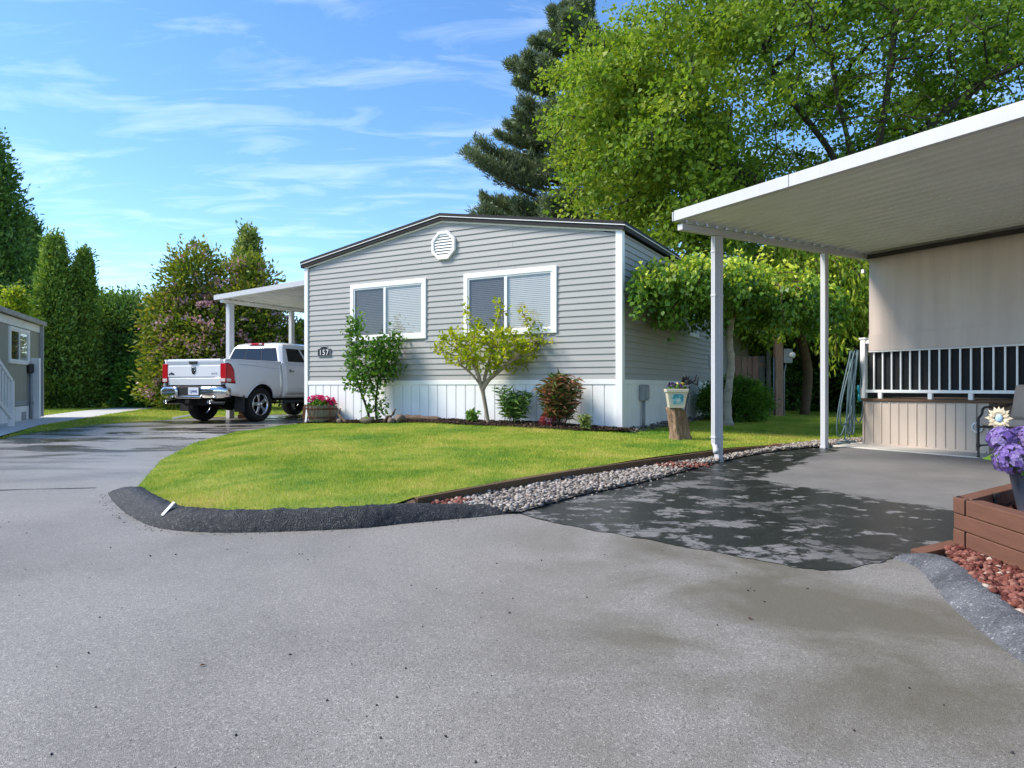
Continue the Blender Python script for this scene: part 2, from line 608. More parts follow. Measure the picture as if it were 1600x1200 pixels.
def drive_mat():
    """dark sealed asphalt, rain-wet outside the carport's drip line, dry under its roof"""
    m, n, l, p = new_mat('sealed_asphalt')
    tc = n.new('ShaderNodeTexCoord')
    sx = n.new('ShaderNodeSeparateXYZ'); l.new(tc.outputs['Object'], sx.inputs[0])
    X, Y = sx.outputs[0], sx.outputs[1]
    def lin(a, b, c):
        return math_n(n, l, 'ADD', math_n(n, l, 'ADD', math_n(n, l, 'MULTIPLY', X, a), math_n(n, l, 'MULTIPLY', Y, b)), c)
    t = lin(CT.x, CT.y, -CP.dot(CT))
    s = lin(CS.x, CS.y, -CP.dot(CS))
    wob = math_n(n, l, 'MULTIPLY', math_n(n, l, 'SUBTRACT', noise(n, l, 2.6, 5, 0.65), 0.5), 0.75)
    d1 = math_n(n, l, 'ADD', t, 0.92)                                   # past the gutter line
    d2 = math_n(n, l, 'ADD', math_n(n, l, 'ADD', s, math_n(n, l, 'MULTIPLY', t, 0.35)), -0.88)
    dm = math_n(n, l, 'ADD', math_n(n, l, 'MINIMUM', d1, d2), wob)
    under = ramp(n, l, math_n(n, l, 'ADD', math_n(n, l, 'MULTIPLY', dm, 2.2), 0.5, True), [(0.42, 0.0), (0.58, 1.0)])
    patch = ramp(n, l, noise(n, l, 4.2, 7, 0.62, stretch=(1, 1.2, 1)), [(0.575, 0.0), (0.615, 1.0)])
    leftw = math_n(n, l, 'MULTIPLY', math_n(n, l, 'SUBTRACT', 2.5, X), 0.9, True)
    patch2 = math_n(n, l, 'MULTIPLY', ramp(n, l, noise(n, l, 2.1, 8, 0.72), [(0.52, 0.0), (0.56, 1.0)]), leftw)
    dry = math_n(n, l, 'MAXIMUM', under, math_n(n, l, 'MAXIMUM', patch, patch2))
    vo = n.new('ShaderNodeTexVoronoi'); vo.inputs['Scale'].default_value = 190
    l.new(tc.outputs['Object'], vo.inputs['Vector'])
    sp = n.new('ShaderNodeSeparateXYZ'); l.new(vo.outputs['Color'], sp.inputs[0])
    wetc = ramp(n, l, sp.outputs[0], [(0.0, (0.012, 0.013, 0.012)), (0.9, (0.024, 0.026, 0.024)), (1.0, (0.10, 0.10, 0.10))])
    dryc = ramp(n, l, noise(n, l, 1.7, 6, 0.6, dist=0.3), [(0.3, (0.150, 0.142, 0.136)), (0.7, (0.225, 0.212, 0.200))])
    dryc = mixc(n, l, ramp(n, l, sp.outputs[1], [(0.0, 0.0), (1.0, 0.35)]), dryc, (0.11, 0.108, 0.105))
    ck = n.new('ShaderNodeTexVoronoi'); ck.feature = 'DISTANCE_TO_EDGE'; ck.inputs['Scale'].default_value = 3.1
    mp = n.new('ShaderNodeMapping'); l.new(tc.outputs['Object'], mp.inputs[0])
    l.new(mixc(n, l, 0.22, mp.outputs[0], n_color(n, l, 2.2)), ck.inputs['Vector'])
    crack = ramp(n, l, ck.outputs['Distance'], [(0.0, 1.0), (0.022, 0.0)])
    crack = math_n(n, l, 'MULTIPLY', crack, math_n(n, l, 'SUBTRACT', 1.0, under))
    col = mixc(n, l, dry, wetc, dryc)
    col = mixc(n, l, math_n(n, l, 'MULTIPLY', crack, 0.8), col, (0.02, 0.02, 0.02))
    l.new(col, p.inputs['Base Color'])
    l.new(ramp(n, l, dry, [(0.0, 0.34), (1.0, 0.70)]), p.inputs['Roughness'])
    p.inputs['Specular IOR Level'].default_value = 0.3
    bump(n, l, p, math_n(n, l, 'ADD', vo.outputs['Distance'], noise(n, l, 300, 2)), 0.3, 0.002)
    return m


def n_color(n, l, scale):
    tc = n.new('ShaderNodeTexCoord')
    t = n.new('ShaderNodeTexNoise'); t.inputs['Scale'].default_value = scale
    l.new(tc.outputs['Object'], t.inputs['Vector'])
    return t.outputs['Color']


M['grass_base'] = grass_mat('lawn_ground', False)
M['grass'] = grass_mat('lawn_blades', True)
M['asphalt'] = asphalt_mat()
M['drive'] = drive_mat()
M['kerb_old'] = mat('black_asphalt_kerb', (0.028, 0.028, 0.030), 0.8, 0.3, 9, 0.2, bscale=110, bstr=0.7, bdist=0.008)
M['kerb_grey_old'] = mat('grey_asphalt_kerb', (0.095, 0.098, 0.104), 0.75, 0.25, 5, 0.4, bscale=130, bstr=0.7, bdist=0.006)
def kerb_mat(name, dark, light, scale):
    m, n, l, p = new_mat(name)
    tc = n.new('ShaderNodeTexCoord')
    vo = n.new('ShaderNodeTexVoronoi'); vo.inputs['Scale'].default_value = scale
    l.new(tc.outputs['Object'], vo.inputs['Vector'])
    sp = n.new('ShaderNodeSeparateXYZ'); l.new(vo.outputs['Color'], sp.inputs[0])
    col = ramp(n, l, sp.outputs[0], [(0, dark), (.7, tuple(x * 1.5 for x in dark)), (.92, light), (1, tuple(x * 2 for x in light))])
    w = noise(n, l, 3.5, 6, .65)
    col = mixc(n, l, 1.0, col, ramp(n, l, w, [(.3, .65), (.7, 1.5)]), 'MULTIPLY')
    l.new(col, p.inputs['Base Color'])
    l.new(ramp(n, l, w, [(.35, .5), (.65, .8)]), p.inputs['Roughness'])
    p.inputs['Specular IOR Level'].default_value = .3
    bump(n, l, p, math_n(n, l, 'ADD', vo.outputs['Distance'], math_n(n, l, 'MULTIPLY', noise(n, l, 40, 4, .7), 1.2)), .55, .012)
    return m
M['kerb'] = kerb_mat('black_asphalt_berm', (0.018, 0.018, 0.019), (0.050, 0.050, 0.050), 105)
M['kerb_grey'] = kerb_mat('grey_asphalt_berm', (0.075, 0.076, 0.080), (0.12, 0.12, 0.122), 130)
M['mulch'] = mat('dark_mulch', (0.050, 0.035, 0.026), 0.9, 0.4, 30, 0.1, bscale=70, bstr=0.9, bdist=0.02)
M['earth'] = mat('earth', (0.10, 0.13, 0.04), 0.95, 0.3, 0.6, 0.1)
M['gravel_bed'] = mat('gravel_bed', (0.20, 0.18, 0.16), 0.9, 0.3, 40, 0.15, bscale=60, bstr=0.8, bdist=0.02)
M['timber'] = mat('brown_timber', (0.120, 0.075, 0.042), 0.75, 0.25, 5, 0.2, bscale=30, bstr=0.3, stretch=(1, 12, 12))


def S(o): return tag(o, kind='structure')


# far ground
g = MB(); g.add([(-900, -300, -.06), (900, -300, -.06), (900, 1600, -.06), (-900, 1600, -.06)], [(0, 1, 2, 3)])
S(g.build('ground', M['earth'], fix=False))

# road and the lane to the truck
road_poly = [(-40, -14), (40, -14), (40, 6.5), (6.4, 6.5), (2.0, 8.0), (0.0, 8.6), (-3.2, 12.4), (-4.3, 14.0), (-1.2, 21.0), (-5.0, 24.5),
             (-8.2, 19.4), (-8.95, 17.9), (-9.2, 16.9), (-9.4, 15.1), (-9.16, 13.0), (-8.6, 11.2), (-9.6, 10.2), (-14, 9.2), (-40, 8.0)]
S(sheet('road', road_poly, road_z, 0.8, M['asphalt']))

# seam across the lane where a later strip of paving begins
sm = MB()
pa, pb = G(-40, 767), G(150, 762.5)
for k in range(12):
    a = pa.lerp(pb, k / 12); b = pa.lerp(pb, (k + 1) / 12)
    wv = lambda t: 0.02 * math.sin(9 * t) * (1 - t) + 0.012
    sm.add([(a.x, a.y - wv(k / 12), .0035), (b.x, b.y - wv((k + 1) / 12), .0035), (b.x, b.y + .012, .0035), (a.x, a.y + .012, .0035)], [(0, 1, 2, 3)])
S(sm.build('road_seam', M['kerb'], fix=False))

def smooth_line(pts, per=6):
    pts = [Vector((p[0], p[1], p[2] if len(p) > 2 else 0)) for p in pts]
    out = []
    n = len(pts)
    for i in range(n - 1):
        p0, p1, p2, p3 = pts[max(i - 1, 0)], pts[i], pts[i + 1], pts[min(i + 2, n - 1)]
        for k in range(per):
            t = k / per
            out.append(0.5 * ((2 * p1) + (p2 - p0) * t + (2 * p0 - 5 * p1 + 4 * p2 - p3) * t * t + (3 * p1 - p0 - 3 * p2 + p3) * t ** 3))
    out.append(pts[-1])
    return out


KERB = [G(168, 771), G(178, 786), G(205, 808), G(250, 826), G(330, 832.5), G(430, 831.5), G(560, 826), G(640, 818), G(740, 809), G(800, 803)]
kl = smooth_line(KERB, 22)
# lawn (front and side in one sheet)
TIMB = [G(646, 780, .09), G(770, 757, .09), G(900, 735, .09), G(1010, 719, .10), G(1130, 703, .10), G(1290, 689, .11)]
TIMB += [TIMB[-1] + Vector((0.95, 0.62, 0.0))]
CURB_IN = []
for i in range(8, len(kl) - 1, 4):
    d_ = Vector((kl[i + 1].x - kl[i - 1].x, kl[i + 1].y - kl[i - 1].y)).normalized()
    q_ = kl[i] + Vector((-d_.y, d_.x, 0)) * 0.205
    if LEFT_EDGE[0].x + 0.03 < q_.x < TIMB[0].x - 0.02: CURB_IN.append(q_)
w0 = HP + HU * HW
back_r = HP + HV * HL
lawn_poly = [(p.x, p.y) for p in LEFT_EDGE] + [(w0.x, w0.y), (HP.x, HP.y), (back_r.x, back_r.y),
             (6.6, 24.0), (16, 25.0), (16, 13.0), (6.3, 10.6)] + \
            [(p.x, p.y) for p in reversed(TIMB)] + [(p.x, p.y) for p in reversed(CURB_IN)]
LAWN_NP = np.array(lawn_poly)
S(sheet('lawn', lawn_poly, lawn_z, 0.22, M['grass_base']))


def grass_blades(name, label, poly, zf, dens, h0, h1, w, seed, tintmean=0.5):
    rng = np.random.default_rng(seed)
    P = np.array(poly)
    x0, y0 = P.min(0); x1, y1 = P.max(0)
    n = int((x1 - x0) * (y1 - y0) * dens(None, None))
    g = np.stack([rng.uniform(x0, x1, n), rng.uniform(y0, y1, n)], 1)
    g = g[inside(g, P)]
    # thinner with distance
    keep = rng.uniform(0, 1, len(g)) < np.clip((6.5 / np.maximum(g[:, 1], 1)) ** 1.3, 0.05, 1)
    g = g[keep]
    n = len(g)
    # coarse table of heights
    gx = np.linspace(x0, x1, 90); gy = np.linspace(y0, y1, 90)
    T = np.array([[zf(a, b) for a in gx] for b in gy])
    fx = (g[:, 0] - x0) / (x1 - x0) * 89; fy = (g[:, 1] - y0) / (y1 - y0) * 89
    ix = np.clip(fx.astype(int), 0, 88); iy = np.clip(fy.astype(int), 0, 88)
    ax, ay = fx - ix, fy - iy
    z = (T[iy, ix] * (1 - ax) * (1 - ay) + T[iy, ix + 1] * ax * (1 - ay) + T[iy + 1, ix] * (1 - ax) * ay + T[iy + 1, ix + 1] * ax * ay) - 0.006
    wide = np.clip(g[:, 1] / 6.0, 0.9, 2.4)
    hgt = rng.uniform(h0, h1, n) * (0.75 + 0.5 * (np.sin(g[:, 0] * 2.3 + 1) * np.sin(g[:, 1] * 1.9) * 0.5 + 0.5))
    a = rng.uniform(0, 2 * np.pi, n)
    d = np.stack([np.cos(a), np.sin(a)], 1) * (w * wide)[:, None]
    la = rng.uniform(0, 2 * np.pi, n); lean = np.abs(rng.normal(0, 0.55, n)) * hgt
    v = np.empty((n, 3, 3), dtype=np.float32)
    v[:, 0, :2] = g - d / 2; v[:, 0, 2] = z
    v[:, 1, :2] = g + d / 2; v[:, 1, 2] = z
    v[:, 2, 0] = g[:, 0] + np.cos(la) * lean; v[:, 2, 1] = g[:, 1] + np.sin(la) * lean; v[:, 2, 2] = z + hgt
    tint = np.repeat(rng.uniform(0, 1, n), 3)
    o = np_mesh(name, v.reshape(-1, 3), np.arange(3 * n).reshape(-1, 3), M['grass'], None, tint)
    return tag(o, label, 'grass', kind='stuff')


grass_blades('grass', 'short mown grass of the front and side lawn', lawn_poly, lawn_z, lambda a, b: 7200, 0.014, 0.036, 0.0050, 3)

# strips of grass on the left, and the walk between them
def walk_z(x, y): return road_z(x, y) + 0.035
def strip_z(x, y): return road_z(x, y) + 0.005 + (0.03 + 0.015 * math.sin(x * 0.9) * math.sin(y * 0.7)) * ss(0, 0.6, seg_dist(x, y, EDGE_L))

EDGE_L = [(-8.6, 11.2), (-9.16, 13.0), (-9.4, 15.1), (-9.2, 16.9), (-8.95, 17.9), (-8.2, 19.4), (-5.0, 24.5)]
walk_near = [G(-60, 700, .05), G(0, 681, .06), G(60, 666, .06), G(130, 655, .06), G(200, 643.5, .06), G(255, 635.5, .06), G(300, 632, .06), G(380, 631, .06)]
walk_far = [G(-60, 668, .06), G(0, 657, .06), G(62, 651, .06), G(120, 643.5, .06), G(180, 638, .06), G(232, 633.5, .06), G(262, 629.5, .06), G(380, 628, .06)]
strip1 = [(p[0], p[1]) for p in EDGE_L] + [(-6.5, 30)] + [(p.x, p.y) for p in reversed(walk_near)][:-1] + [(-10.2, 9.9)]
S(sheet('verge', strip1, strip_z, 0.5, M['grass_base']))
grass_blades('grass', 'grass on the verge between driveway and concrete walk', strip1, strip_z, lambda a, b: 2600, 0.03, 0.06, 0.006, 5)
wk = [(p.x, p.y) for p in walk_near] + [(p.x, p.y) for p in reversed(walk_far)]
S(sheet('walk', wk, lambda x, y: walk_z(x, y) + 0.012, 0.6, M['walk']))
strip2 = [(p.x, p.y) for p in walk_far[2:]] + [(-9, 45), (-45, 45), (-45, 24), (-14.5, 17.9)]
S(sheet('back_verge', strip2, strip_z, 1.2, M['grass_base']))
s2g = [(p.x, p.y) for p in walk_far[2:7]] + [(-16, 34), (-22, 30), (-19, 22)]
grass_blades('grass', 'grass between the concrete walk and the tall hedge', s2g, strip_z, lambda a, b: 2200, 0.03, 0.06, 0.006, 6)

# right driveway with its concrete strip
DRV_EDGE = [G(812, 803), G(860, 789), G(906, 776), G(970, 763), G(1029, 749.5), G(1075, 736), G(1119, 724), G(1165, 715, .01), G(1212, 708, .03), G(1262, 702, .06)]
wall_c = CP + CT * 2.88
pad_t = 2.30
drv_near = [G(840, 812), G(900, 824), G(960, 835), G(1040, 849), G(1100, 860), G(1190, 877), G(1280, 893), G(1330, 890), G(1390, 876), G(1450, 862), G(1500, 850)]
d_right = [CP + CT * pad_t + CS * s for s in (7.5, 4.5, 0.05)]
def ragged(pl, amp, n_=7):
    out = []
    for a, b in zip(pl, pl[1:]):
        for k in range(n_):
            q = a.lerp(b, k / n_)
            out.append(Vector((q.x + amp * mnoise.noise(q * 9), q.y + amp * 1.6 * mnoise.noise(q * 7 + Vector((3, 1, 0))) + amp * .7 * mnoise.noise(q * 31), 0)))
    return out + [pl[-1]]
drive_poly = [(p.x, p.y) for p in ragged(drv_near, .022)] + [(3.2, 3.6), (4.8, 3.0)] + [(p.x, p.y) for p in d_right] + [(p.x, p.y) for p in reversed(DRV_EDGE)]
S(sheet('driveway', drive_poly, drive_z, 0.3, M['drive']))
pm = MB()
pp = [CP + CT * pad_t + CS * s for s in (-0.25, 7.5)] + [CP + CT * 6 + CS * s for s in (7.5, -0.25)]
pz = 0.096
pm.add([(p.x, p.y, pz) for p in pp] + [(p.x, p.y, -.05) for p in pp], [(0, 1, 2, 3), (0, 4, 5, 1), (1, 5, 6, 2), (2, 6, 7, 3), (3, 7, 4, 0)])
S(pm.build('concrete_pad', M['concrete'], bevel=0.01))

# gravel strip
grav_poly = [(p.x, p.y) for p in DRV_EDGE] + [(p.x, p.y) for p in (CP + CT * 2.3 + CS * -0.1, CP + CT * 3.2 + CS * -0.2)] + [(p.x, p.y) for p in reversed(TIMB)] + [(-0.75, 4.75), (-0.3, 4.72)]
def grav_z(x, y): return max(drive_z(x, y), 0.0) + 0.012
S(sheet('gravel_bed', grav_poly, grav_z, 0.25, M['gravel_bed']))


def ico(sub=1):
    import bmesh
    bm = bmesh.new()
    bmesh.ops.create_icosphere(bm, subdivisions=sub, radius=1)
    v = np.array([p.co[:] for p in bm.verts]); f = np.array([[q.index for q in t.verts] for t in bm.faces])
    bm.free()
    return v, f


def stones(name, label, cat, poly, zf, n, r0, r1, m, seed, flat=0.65, sub=1, jag=0.0, heap=0.0):
    rng = np.random.default_rng(seed)
    P = np.array(poly)
    x0, y0 = P.min(0); x1, y1 = P.max(0)
    g = np.stack([rng.uniform(x0, x1, n * 6), rng.uniform(y0, y1, n * 6)], 1)
    g = g[inside(g, P)][:n]
    n = len(g)
    bv, bf = ico(sub)
    k = len(bv)
    r = rng.uniform(r0, r1, n) ** 1.0
    sc = np.stack([r * rng.uniform(0.8, 1.4, n), r * rng.uniform(0.7, 1.0, n), r * flat * rng.uniform(0.7, 1.2, n)], 1)
    a = rng.uniform(0, 2 * np.pi, n)
    tl = rng.normal(0, 0.35, n)
    v = bv[None] * sc[:, None] * (1 + jag * rng.normal(0, 1, (n, k, 1)))
    # tilt about x then turn about z
    y = v[:, :, 1] * np.cos(tl)[:, None] - v[:, :, 2] * np.sin(tl)[:, None]
    z = v[:, :, 1] * np.sin(tl)[:, None] + v[:, :, 2] * np.cos(tl)[:, None]
    x = v[:, :, 0]
    X = x * np.cos(a)[:, None] - y * np.sin(a)[:, None] + g[:, 0:1]
    Y = x * np.sin(a)[:, None] + y * np.cos(a)[:, None] + g[:, 1:2]
    zz = np.array([zf(p[0], p[1]) for p in g]) + sc[:, 2] * 0.45 + rng.uniform(0, heap, n)
    Z = z + zz[:, None]
    V = np.stack([X, Y, Z], 2).reshape(-1, 3)
    Fc = (bf[None] + (np.arange(n) * k)[:, None, None]).reshape(-1, 3)
    t = np.repeat(rng.uniform(0, 1, n), k)
    o = np_mesh(name, V, Fc, m, None, t, smooth=jag == 0)
    return tag(o, label, cat, kind='stuff')


def tint_mat(name, stops, rough=0.6, spec=0.35, bscale=40, bstr=0.15):
    m, n, l, p = new_mat(name)
    at = n.new('ShaderNodeAttribute'); at.attribute_name = 'tint'
    col = ramp(n, l, at.outputs['Fac'], stops)
    f = noise(n, l, bscale, 4)
    col = mixc(n, l, 1.0, col, ramp(n, l, f, [(0.3, 0.8), (0.7, 1.15)]), 'MULTIPLY')
    l.new(col, p.inputs['Base Color'])
    p.inputs['Roughness'].default_value = rough
    p.inputs['Specular IOR Level'].default_value = spec
    bump(n, l, p, f, bstr, 0.01)
    return m


M['pebble'] = tint_mat('river_pebbles', [(0, (0.10, 0.085, 0.075)), (0.2, (0.19, 0.155, 0.125)), (0.45, (0.29, 0.24, 0.195)), (0.7, (0.40, 0.34, 0.28)), (0.85, (0.22, 0.20, 0.19)), (1.0, (0.58, 0.52, 0.45))])
M['lava'] = tint_mat('lava_rock', [(0, (0.075, 0.022, 0.018)), (0.4, (0.16, 0.05, 0.035)), (0.75, (0.25, 0.10, 0.075)), (0.96, (0.30, 0.15, 0.11)), (1, (0.5, 0.42, 0.34))], 0.85, 0.15, 90, 0.6)
M['dark_stone'] = tint_mat('dark_gravel', [(0, (0.06, 0.05, 0.045)), (0.5, (0.13, 0.115, 0.10)), (1, (0.28, 0.26, 0.24))])
M['chip'] = tint_mat('bark_chips', [(0, (0.022, 0.014, 0.010)), (0.6, (0.060, 0.038, 0.026)), (1, (0.12, 0.085, 0.06))], 0.9, 0.1)
M['crumb'] = tint_mat('asphalt_crumbs', [(0, (0.015, 0.015, 0.015)), (1, (0.04, 0.04, 0.04))], 0.6, 0.4)

stones('pebbles', 'bed of rounded river pebbles between timber edging and driveway', 'gravel', grav_poly, grav_z, 11000, 0.010, 0.024, M['pebble'], 21, heap=0.028)
stones('pebbles', 'loose pebbles spilled at the driveway edge', 'gravel', [(p.x + .12, p.y - .1) for p in DRV_EDGE[:6]] + [(p.x - .05, p.y + .1) for p in reversed(DRV_EDGE[:6])], drive_z, 40, 0.008, 0.016, M['pebble'], 22)
lava_patch = [G(668, 782, .05), G(702, 779, .05), G(735, 780, .05), G(716, 789, .05), G(676, 790, .05)]
stones('lava_rocks', 'small patch of red lava rock among pebbles beside the kerb end', 'gravel', [(p.x, p.y) for p in lava_patch], lambda x, y: grav_z(x, y) + .02, 120, 0.012, 0.026, M['lava'], 23, 0.8, 1, 0.12, 0.01)
for (cx, cy), sd, lb in (((1068, 728), 24, 'red lava rock patch in the pebbles left of the downspout post'), ((1188, 703), 25, 'red lava rock patch in the pebbles between the two carport posts')):
    pc = G(cx, cy, .04)
    pol = [(pc.x + .32 * math.cos(k) , pc.y + .22 * math.sin(k)) for k in np.linspace(0, 5.6, 9)]
    stones('lava_rocks', lb, 'gravel', pol, lambda x, y: grav_z(x, y) + .025, 130, 0.010, 0.022, M['lava'], sd, 0.8, 1, 0.12, 0.01)
# grit gathered along the kerb foot
gl = [(p.x - .0, p.y) for p in kl[::6]]
def kerb_off(d): 
    out = []
    for i in range(2, nk0 - 2, 6):
        d_ = Vector((kl[i + 1].x - kl[i - 1].x, kl[i + 1].y - kl[i - 1].y)).normalized()
        out.append((kl[i].x + d_.y * d, kl[i].y - d_.x * d))
    return out
nk0 = len(kl)
stones('kerb_grit', 'fine grit and crumbs gathered along the foot of the kerb', 'debris', kerb_off(.09) + list(reversed(kerb_off(-.02))), lambda x, y: 0.001, 520, 0.0018, 0.0055, M['pebble'], 33, 0.8, 1, 0.1)
# crumbs on the road
stones('asphalt_crumbs', 'scattered black crumbs lying on the grey road', 'debris', [(-2.6, 1.4), (1.2, 1.4), (1.6, 4.2), (-.8, 4.0), (-2.0, 4.2), (-3.6, 4.8)], lambda x, y: 0.001, 120, 0.0016, 0.0048, M['crumb'], 31, 0.8, 1, 0.1)

# rolled asphalt kerb round the lawn
def sweep(name, line, prof, m, hs, ws=None, parent=None, rough=.006):
    """prof: (offset towards the left of the run, height); hs scales the height per point"""
    mb = MB(); n = len(line); k = len(prof)
    vs = []
    for i, p in enumerate(line):
        d = (Vector(line[min(i + 1, n - 1)][:2]) - Vector(line[max(i - 1, 0)][:2])).normalized()
        nn = Vector((-d.y, d.x))
        for (o, h) in prof:
            wv = (ws[i] if ws else 1)
            q = Vector(p[:2]) + nn * o * wv
            p3 = Vector((q.x, q.y, h))
            jit = rough * (mnoise.noise(p3 * 38) + .7 * mnoise.noise(p3 * 85) + .9 * mnoise.noise(p3 * 9))
            side = rough * .8 * (mnoise.noise(p3 * 31 + Vector((7, 3, 1))) + .6 * mnoise.noise(p3 * 77)) * (1 if h > 0 else 0)
            vs.append((q.x + nn.x * side, q.y + nn.y * side, max(h * hs[i] + (jit if 0 < h else 0), -0.03)))
    fs = []
    for i in range(n - 1):
        for j in range(k - 1):
            fs.append((i * k + j, (i + 1) * k + j, (i + 1) * k + j + 1, i * k + j + 1))
    fs.append(tuple(reversed(range(k)))); fs.append(tuple((n - 1) * k + j for j in range(k)))
    mb.add(vs, fs)
    return mb.build(name, m, parent, smooth=True)


prof = [(0, -.02), (.004, .006), (.014, .024), (.026, .042), (.038, .060), (.052, .078), (.07, .094), (.09, .106), (.11, .114), (.135, .118), (.16, .116), (.185, .110), (.205, .10), (.22, .08), (.225, -.03)]
nk = len(kl)
hs = [min(1, 0.35 + 0.65 * ss(0, 0.14, i / nk)) * (1 - 0.62 * ss(0.70, 1.0, i / nk)) for i in range(nk)]
S(sweep('kerb', kl, prof, M['kerb'], hs, [1.0] * nk, rough=.009))

# rolled kerb by the planter box
K2 = [G(1388, 872), G(1425, 884), G(1450, 908), G(1486, 950), G(1545, 1000), G(1640, 1068), G(1800, 1180)]
k2 = smooth_line(K2, 24)
prof2 = [(0, -.02), (.015, .006), (.035, .016), (.06, .027), (.09, .039), (.12, .05), (.15, .057), (.18, .061), (.21, .061), (.24, .057), (.27, .05), (.295, .03), (.31, -.03)]
S(sweep('kerb', k2, prof2, M['kerb_grey'], [0.2 + 0.8 * ss(0, .2, i / len(k2)) for i in range(len(k2))], [0.5 + 0.2 * ss(0, .4, i / len(k2)) for i in range(len(k2))]))

# reflector strip on the kerb
ref = MB()
ref.box(-0.016, 0.016, -0.055, 0.055, 0, 0.008)
ro = ref.build('kerb_reflector', M['white'], bevel=0.004)
i0 = min(range(nk), key=lambda i: abs((kl[i].x / kl[i].y) - (244 - 800) / F))
ddir = (kl[i0 + 1] - kl[i0 - 1]).normalized(); nrm = Vector((-ddir.y, ddir.x, 0))
ro.matrix_world = Matrix.Translation(kl[i0] + nrm * 0.078 + Vector((0, 0, 0.108))) @ Matrix((
    (ddir.x, nrm.x * .72, -nrm.x * .69), (ddir.y, nrm.y * .72, -nrm.y * .69), (0, .69, .72))).to_4x4()
tag(ro, 'small white reflector strip fixed across the black kerb', 'reflector')

# timber edging
te = thing('timber_edging', 'weathered brown timber edging along the lawn above the pebbles', 'edging', TIMB[0])
def edge_piece(a, b, w, h, parent, name='timber'):
    mb = MB(); a = a - parent.location; b = b - parent.location
    mb.bar(a - Vector((0, 0, h / 2)), b - Vector((0, 0, h / 2)), w, h)
    return mb.build(name, M['timber'], parent, bevel=0.006)
for a, b in zip(TIMB, TIMB[1:]):
    d = (b - a).normalized() * 0.004
    edge_piece(a + d + Vector((0, 0, .012)), b - d + Vector((0, 0, .012)), 0.085, 0.14, te)
edge_piece(TIMB[0] + Vector((-.03, -0.03, .004)), TIMB[0] + Vector((.02, -0.20, -.008)), 0.08, 0.10, te)

# planting bed in front of the house, and the stony strip along its side
def bed_pt(u, out): p = HP + HU * u - HV * out; return (p.x, p.y)
bed_poly = [bed_pt(-0.15, 0.01), bed_pt(HW + .1, 0.01), bed_pt(HW + .1, .42), bed_pt(5.6, .5), bed_pt(4, .55), bed_pt(2.4, .72), bed_pt(1.2, .85), bed_pt(.4, .72), bed_pt(-.35, .35)]
def bed_z(x, y):
    u, v = house_uv(x, y)
    return lawn_z(x, y) + 0.02 + 0.03 * ss(0, .35, -v) * (1 - ss(.35, .75, -v))
S(sheet('planting_bed', bed_poly, bed_z, 0.12, M['mulch']))
stones('bark_mulch', 'dark bark mulch of the planting bed along the house front', 'mulch', bed_poly, bed_z, 2600, 0.008, 0.026, M['chip'], 41, 0.5, 1, 0.2, 0.02)
side_poly = [(HP + Vector((.873, -.488)) * a + HV * b)[:] for a, b in ((0.01, -.3), (.32, -.35), (.30, 3), (.26, 8), (.2, 11), (.01, 11))]
S(sheet('stone_strip', side_poly, lambda x, y: lawn_z(x, y) + .008, 0.2, M['gravel_bed']))
stones('dark_gravel', 'dark stones strewn along the foot of the house side wall', 'gravel', side_poly, lambda x, y: lawn_z(x, y) + .012, 900, 0.018, 0.045, M['dark_stone'], 42, heap=0.02)

# ================================================================== THE GREY HOUSE
HANG = math.atan2(HU.y, HU.x)
house = thing('mobile_home', 'grey sided mobile home with white skirting and low dark gable roof', 'house', (HP.x, HP.y, 0), HANG)
# local axes: x along the front to the left, y out towards the viewer, z up; the body lies at y < 0
Z_SK, Z_TR, Z_SD, Z_EV, Z_PK = 0.10, 0.935, 1.01, 3.37, 3.93
XP = HW / 2
WIN = [(1.111, 2.963, 1.80, 2.925), (3.803, 5.668, 1.80, 2.925)]
SWIN = (4.15, 4.95, 1.98, 2.62)                                   # side window, along the depth

core = MB()
core.prism([(0.05, 0.0), (HW - .05, 0.0), (HW - .05, Z_EV - .02), (XP, Z_PK - .02), (.05, Z_EV - .02)], -0.16, -HL + .05, 'y')
wall_o = core.build('wall', M['siding'], house)
inner = MB()   # wall layer between the windows, just behind the boards
def wall_rect(mb, x0, x1, z0, z1): mb.box(x0, x1, -0.155, -0.004, z0, z1)
wall_rect(inner, .05, WIN[0][0], Z_SK, Z_EV - .02); wall_rect(inner, WIN[0][1], WIN[1][0], Z_SK, Z_EV - .02); wall_rect(inner, WIN[1][1], HW - .05, Z_SK, Z_EV - .02)
for (a, b, c, d) in WIN:
    wall_rect(inner, a, b, Z_SK, c + .05); wall_rect(inner, a, b, d - .05, Z_EV - .02)
inner.prism([(.05, Z_EV - .015), (HW - .05, Z_EV - .015), (XP, Z_PK - .015)], -0.155, -.004, 'y')
inner.build('sheathing', M['siding'], house)


def roof_x(z):
    if z <= Z_EV: return 0.0
    return (z - Z_EV) / (Z_PK - Z_EV) * XP


def board(name, mb, xa0, xb0, xa1, xb1, z0, z1):
    """a lapped board: bottom lip proud, top tucked under the next"""
    vs = [(xa0, 0.0, z0), (xb0, 0.0, z0), (xa0, .019, z0), (xb0, .019, z0), (xa0, .018, z0 + .010), (xb0, .018, z0 + .010), (xa1, .003, z1), (xb1, .003, z1)]
    mb.add(vs, [(0, 1, 3, 2), (2, 3, 5, 4), (4, 5, 7, 6), (0, 2, 4, 6), (1, 7, 5, 3)])


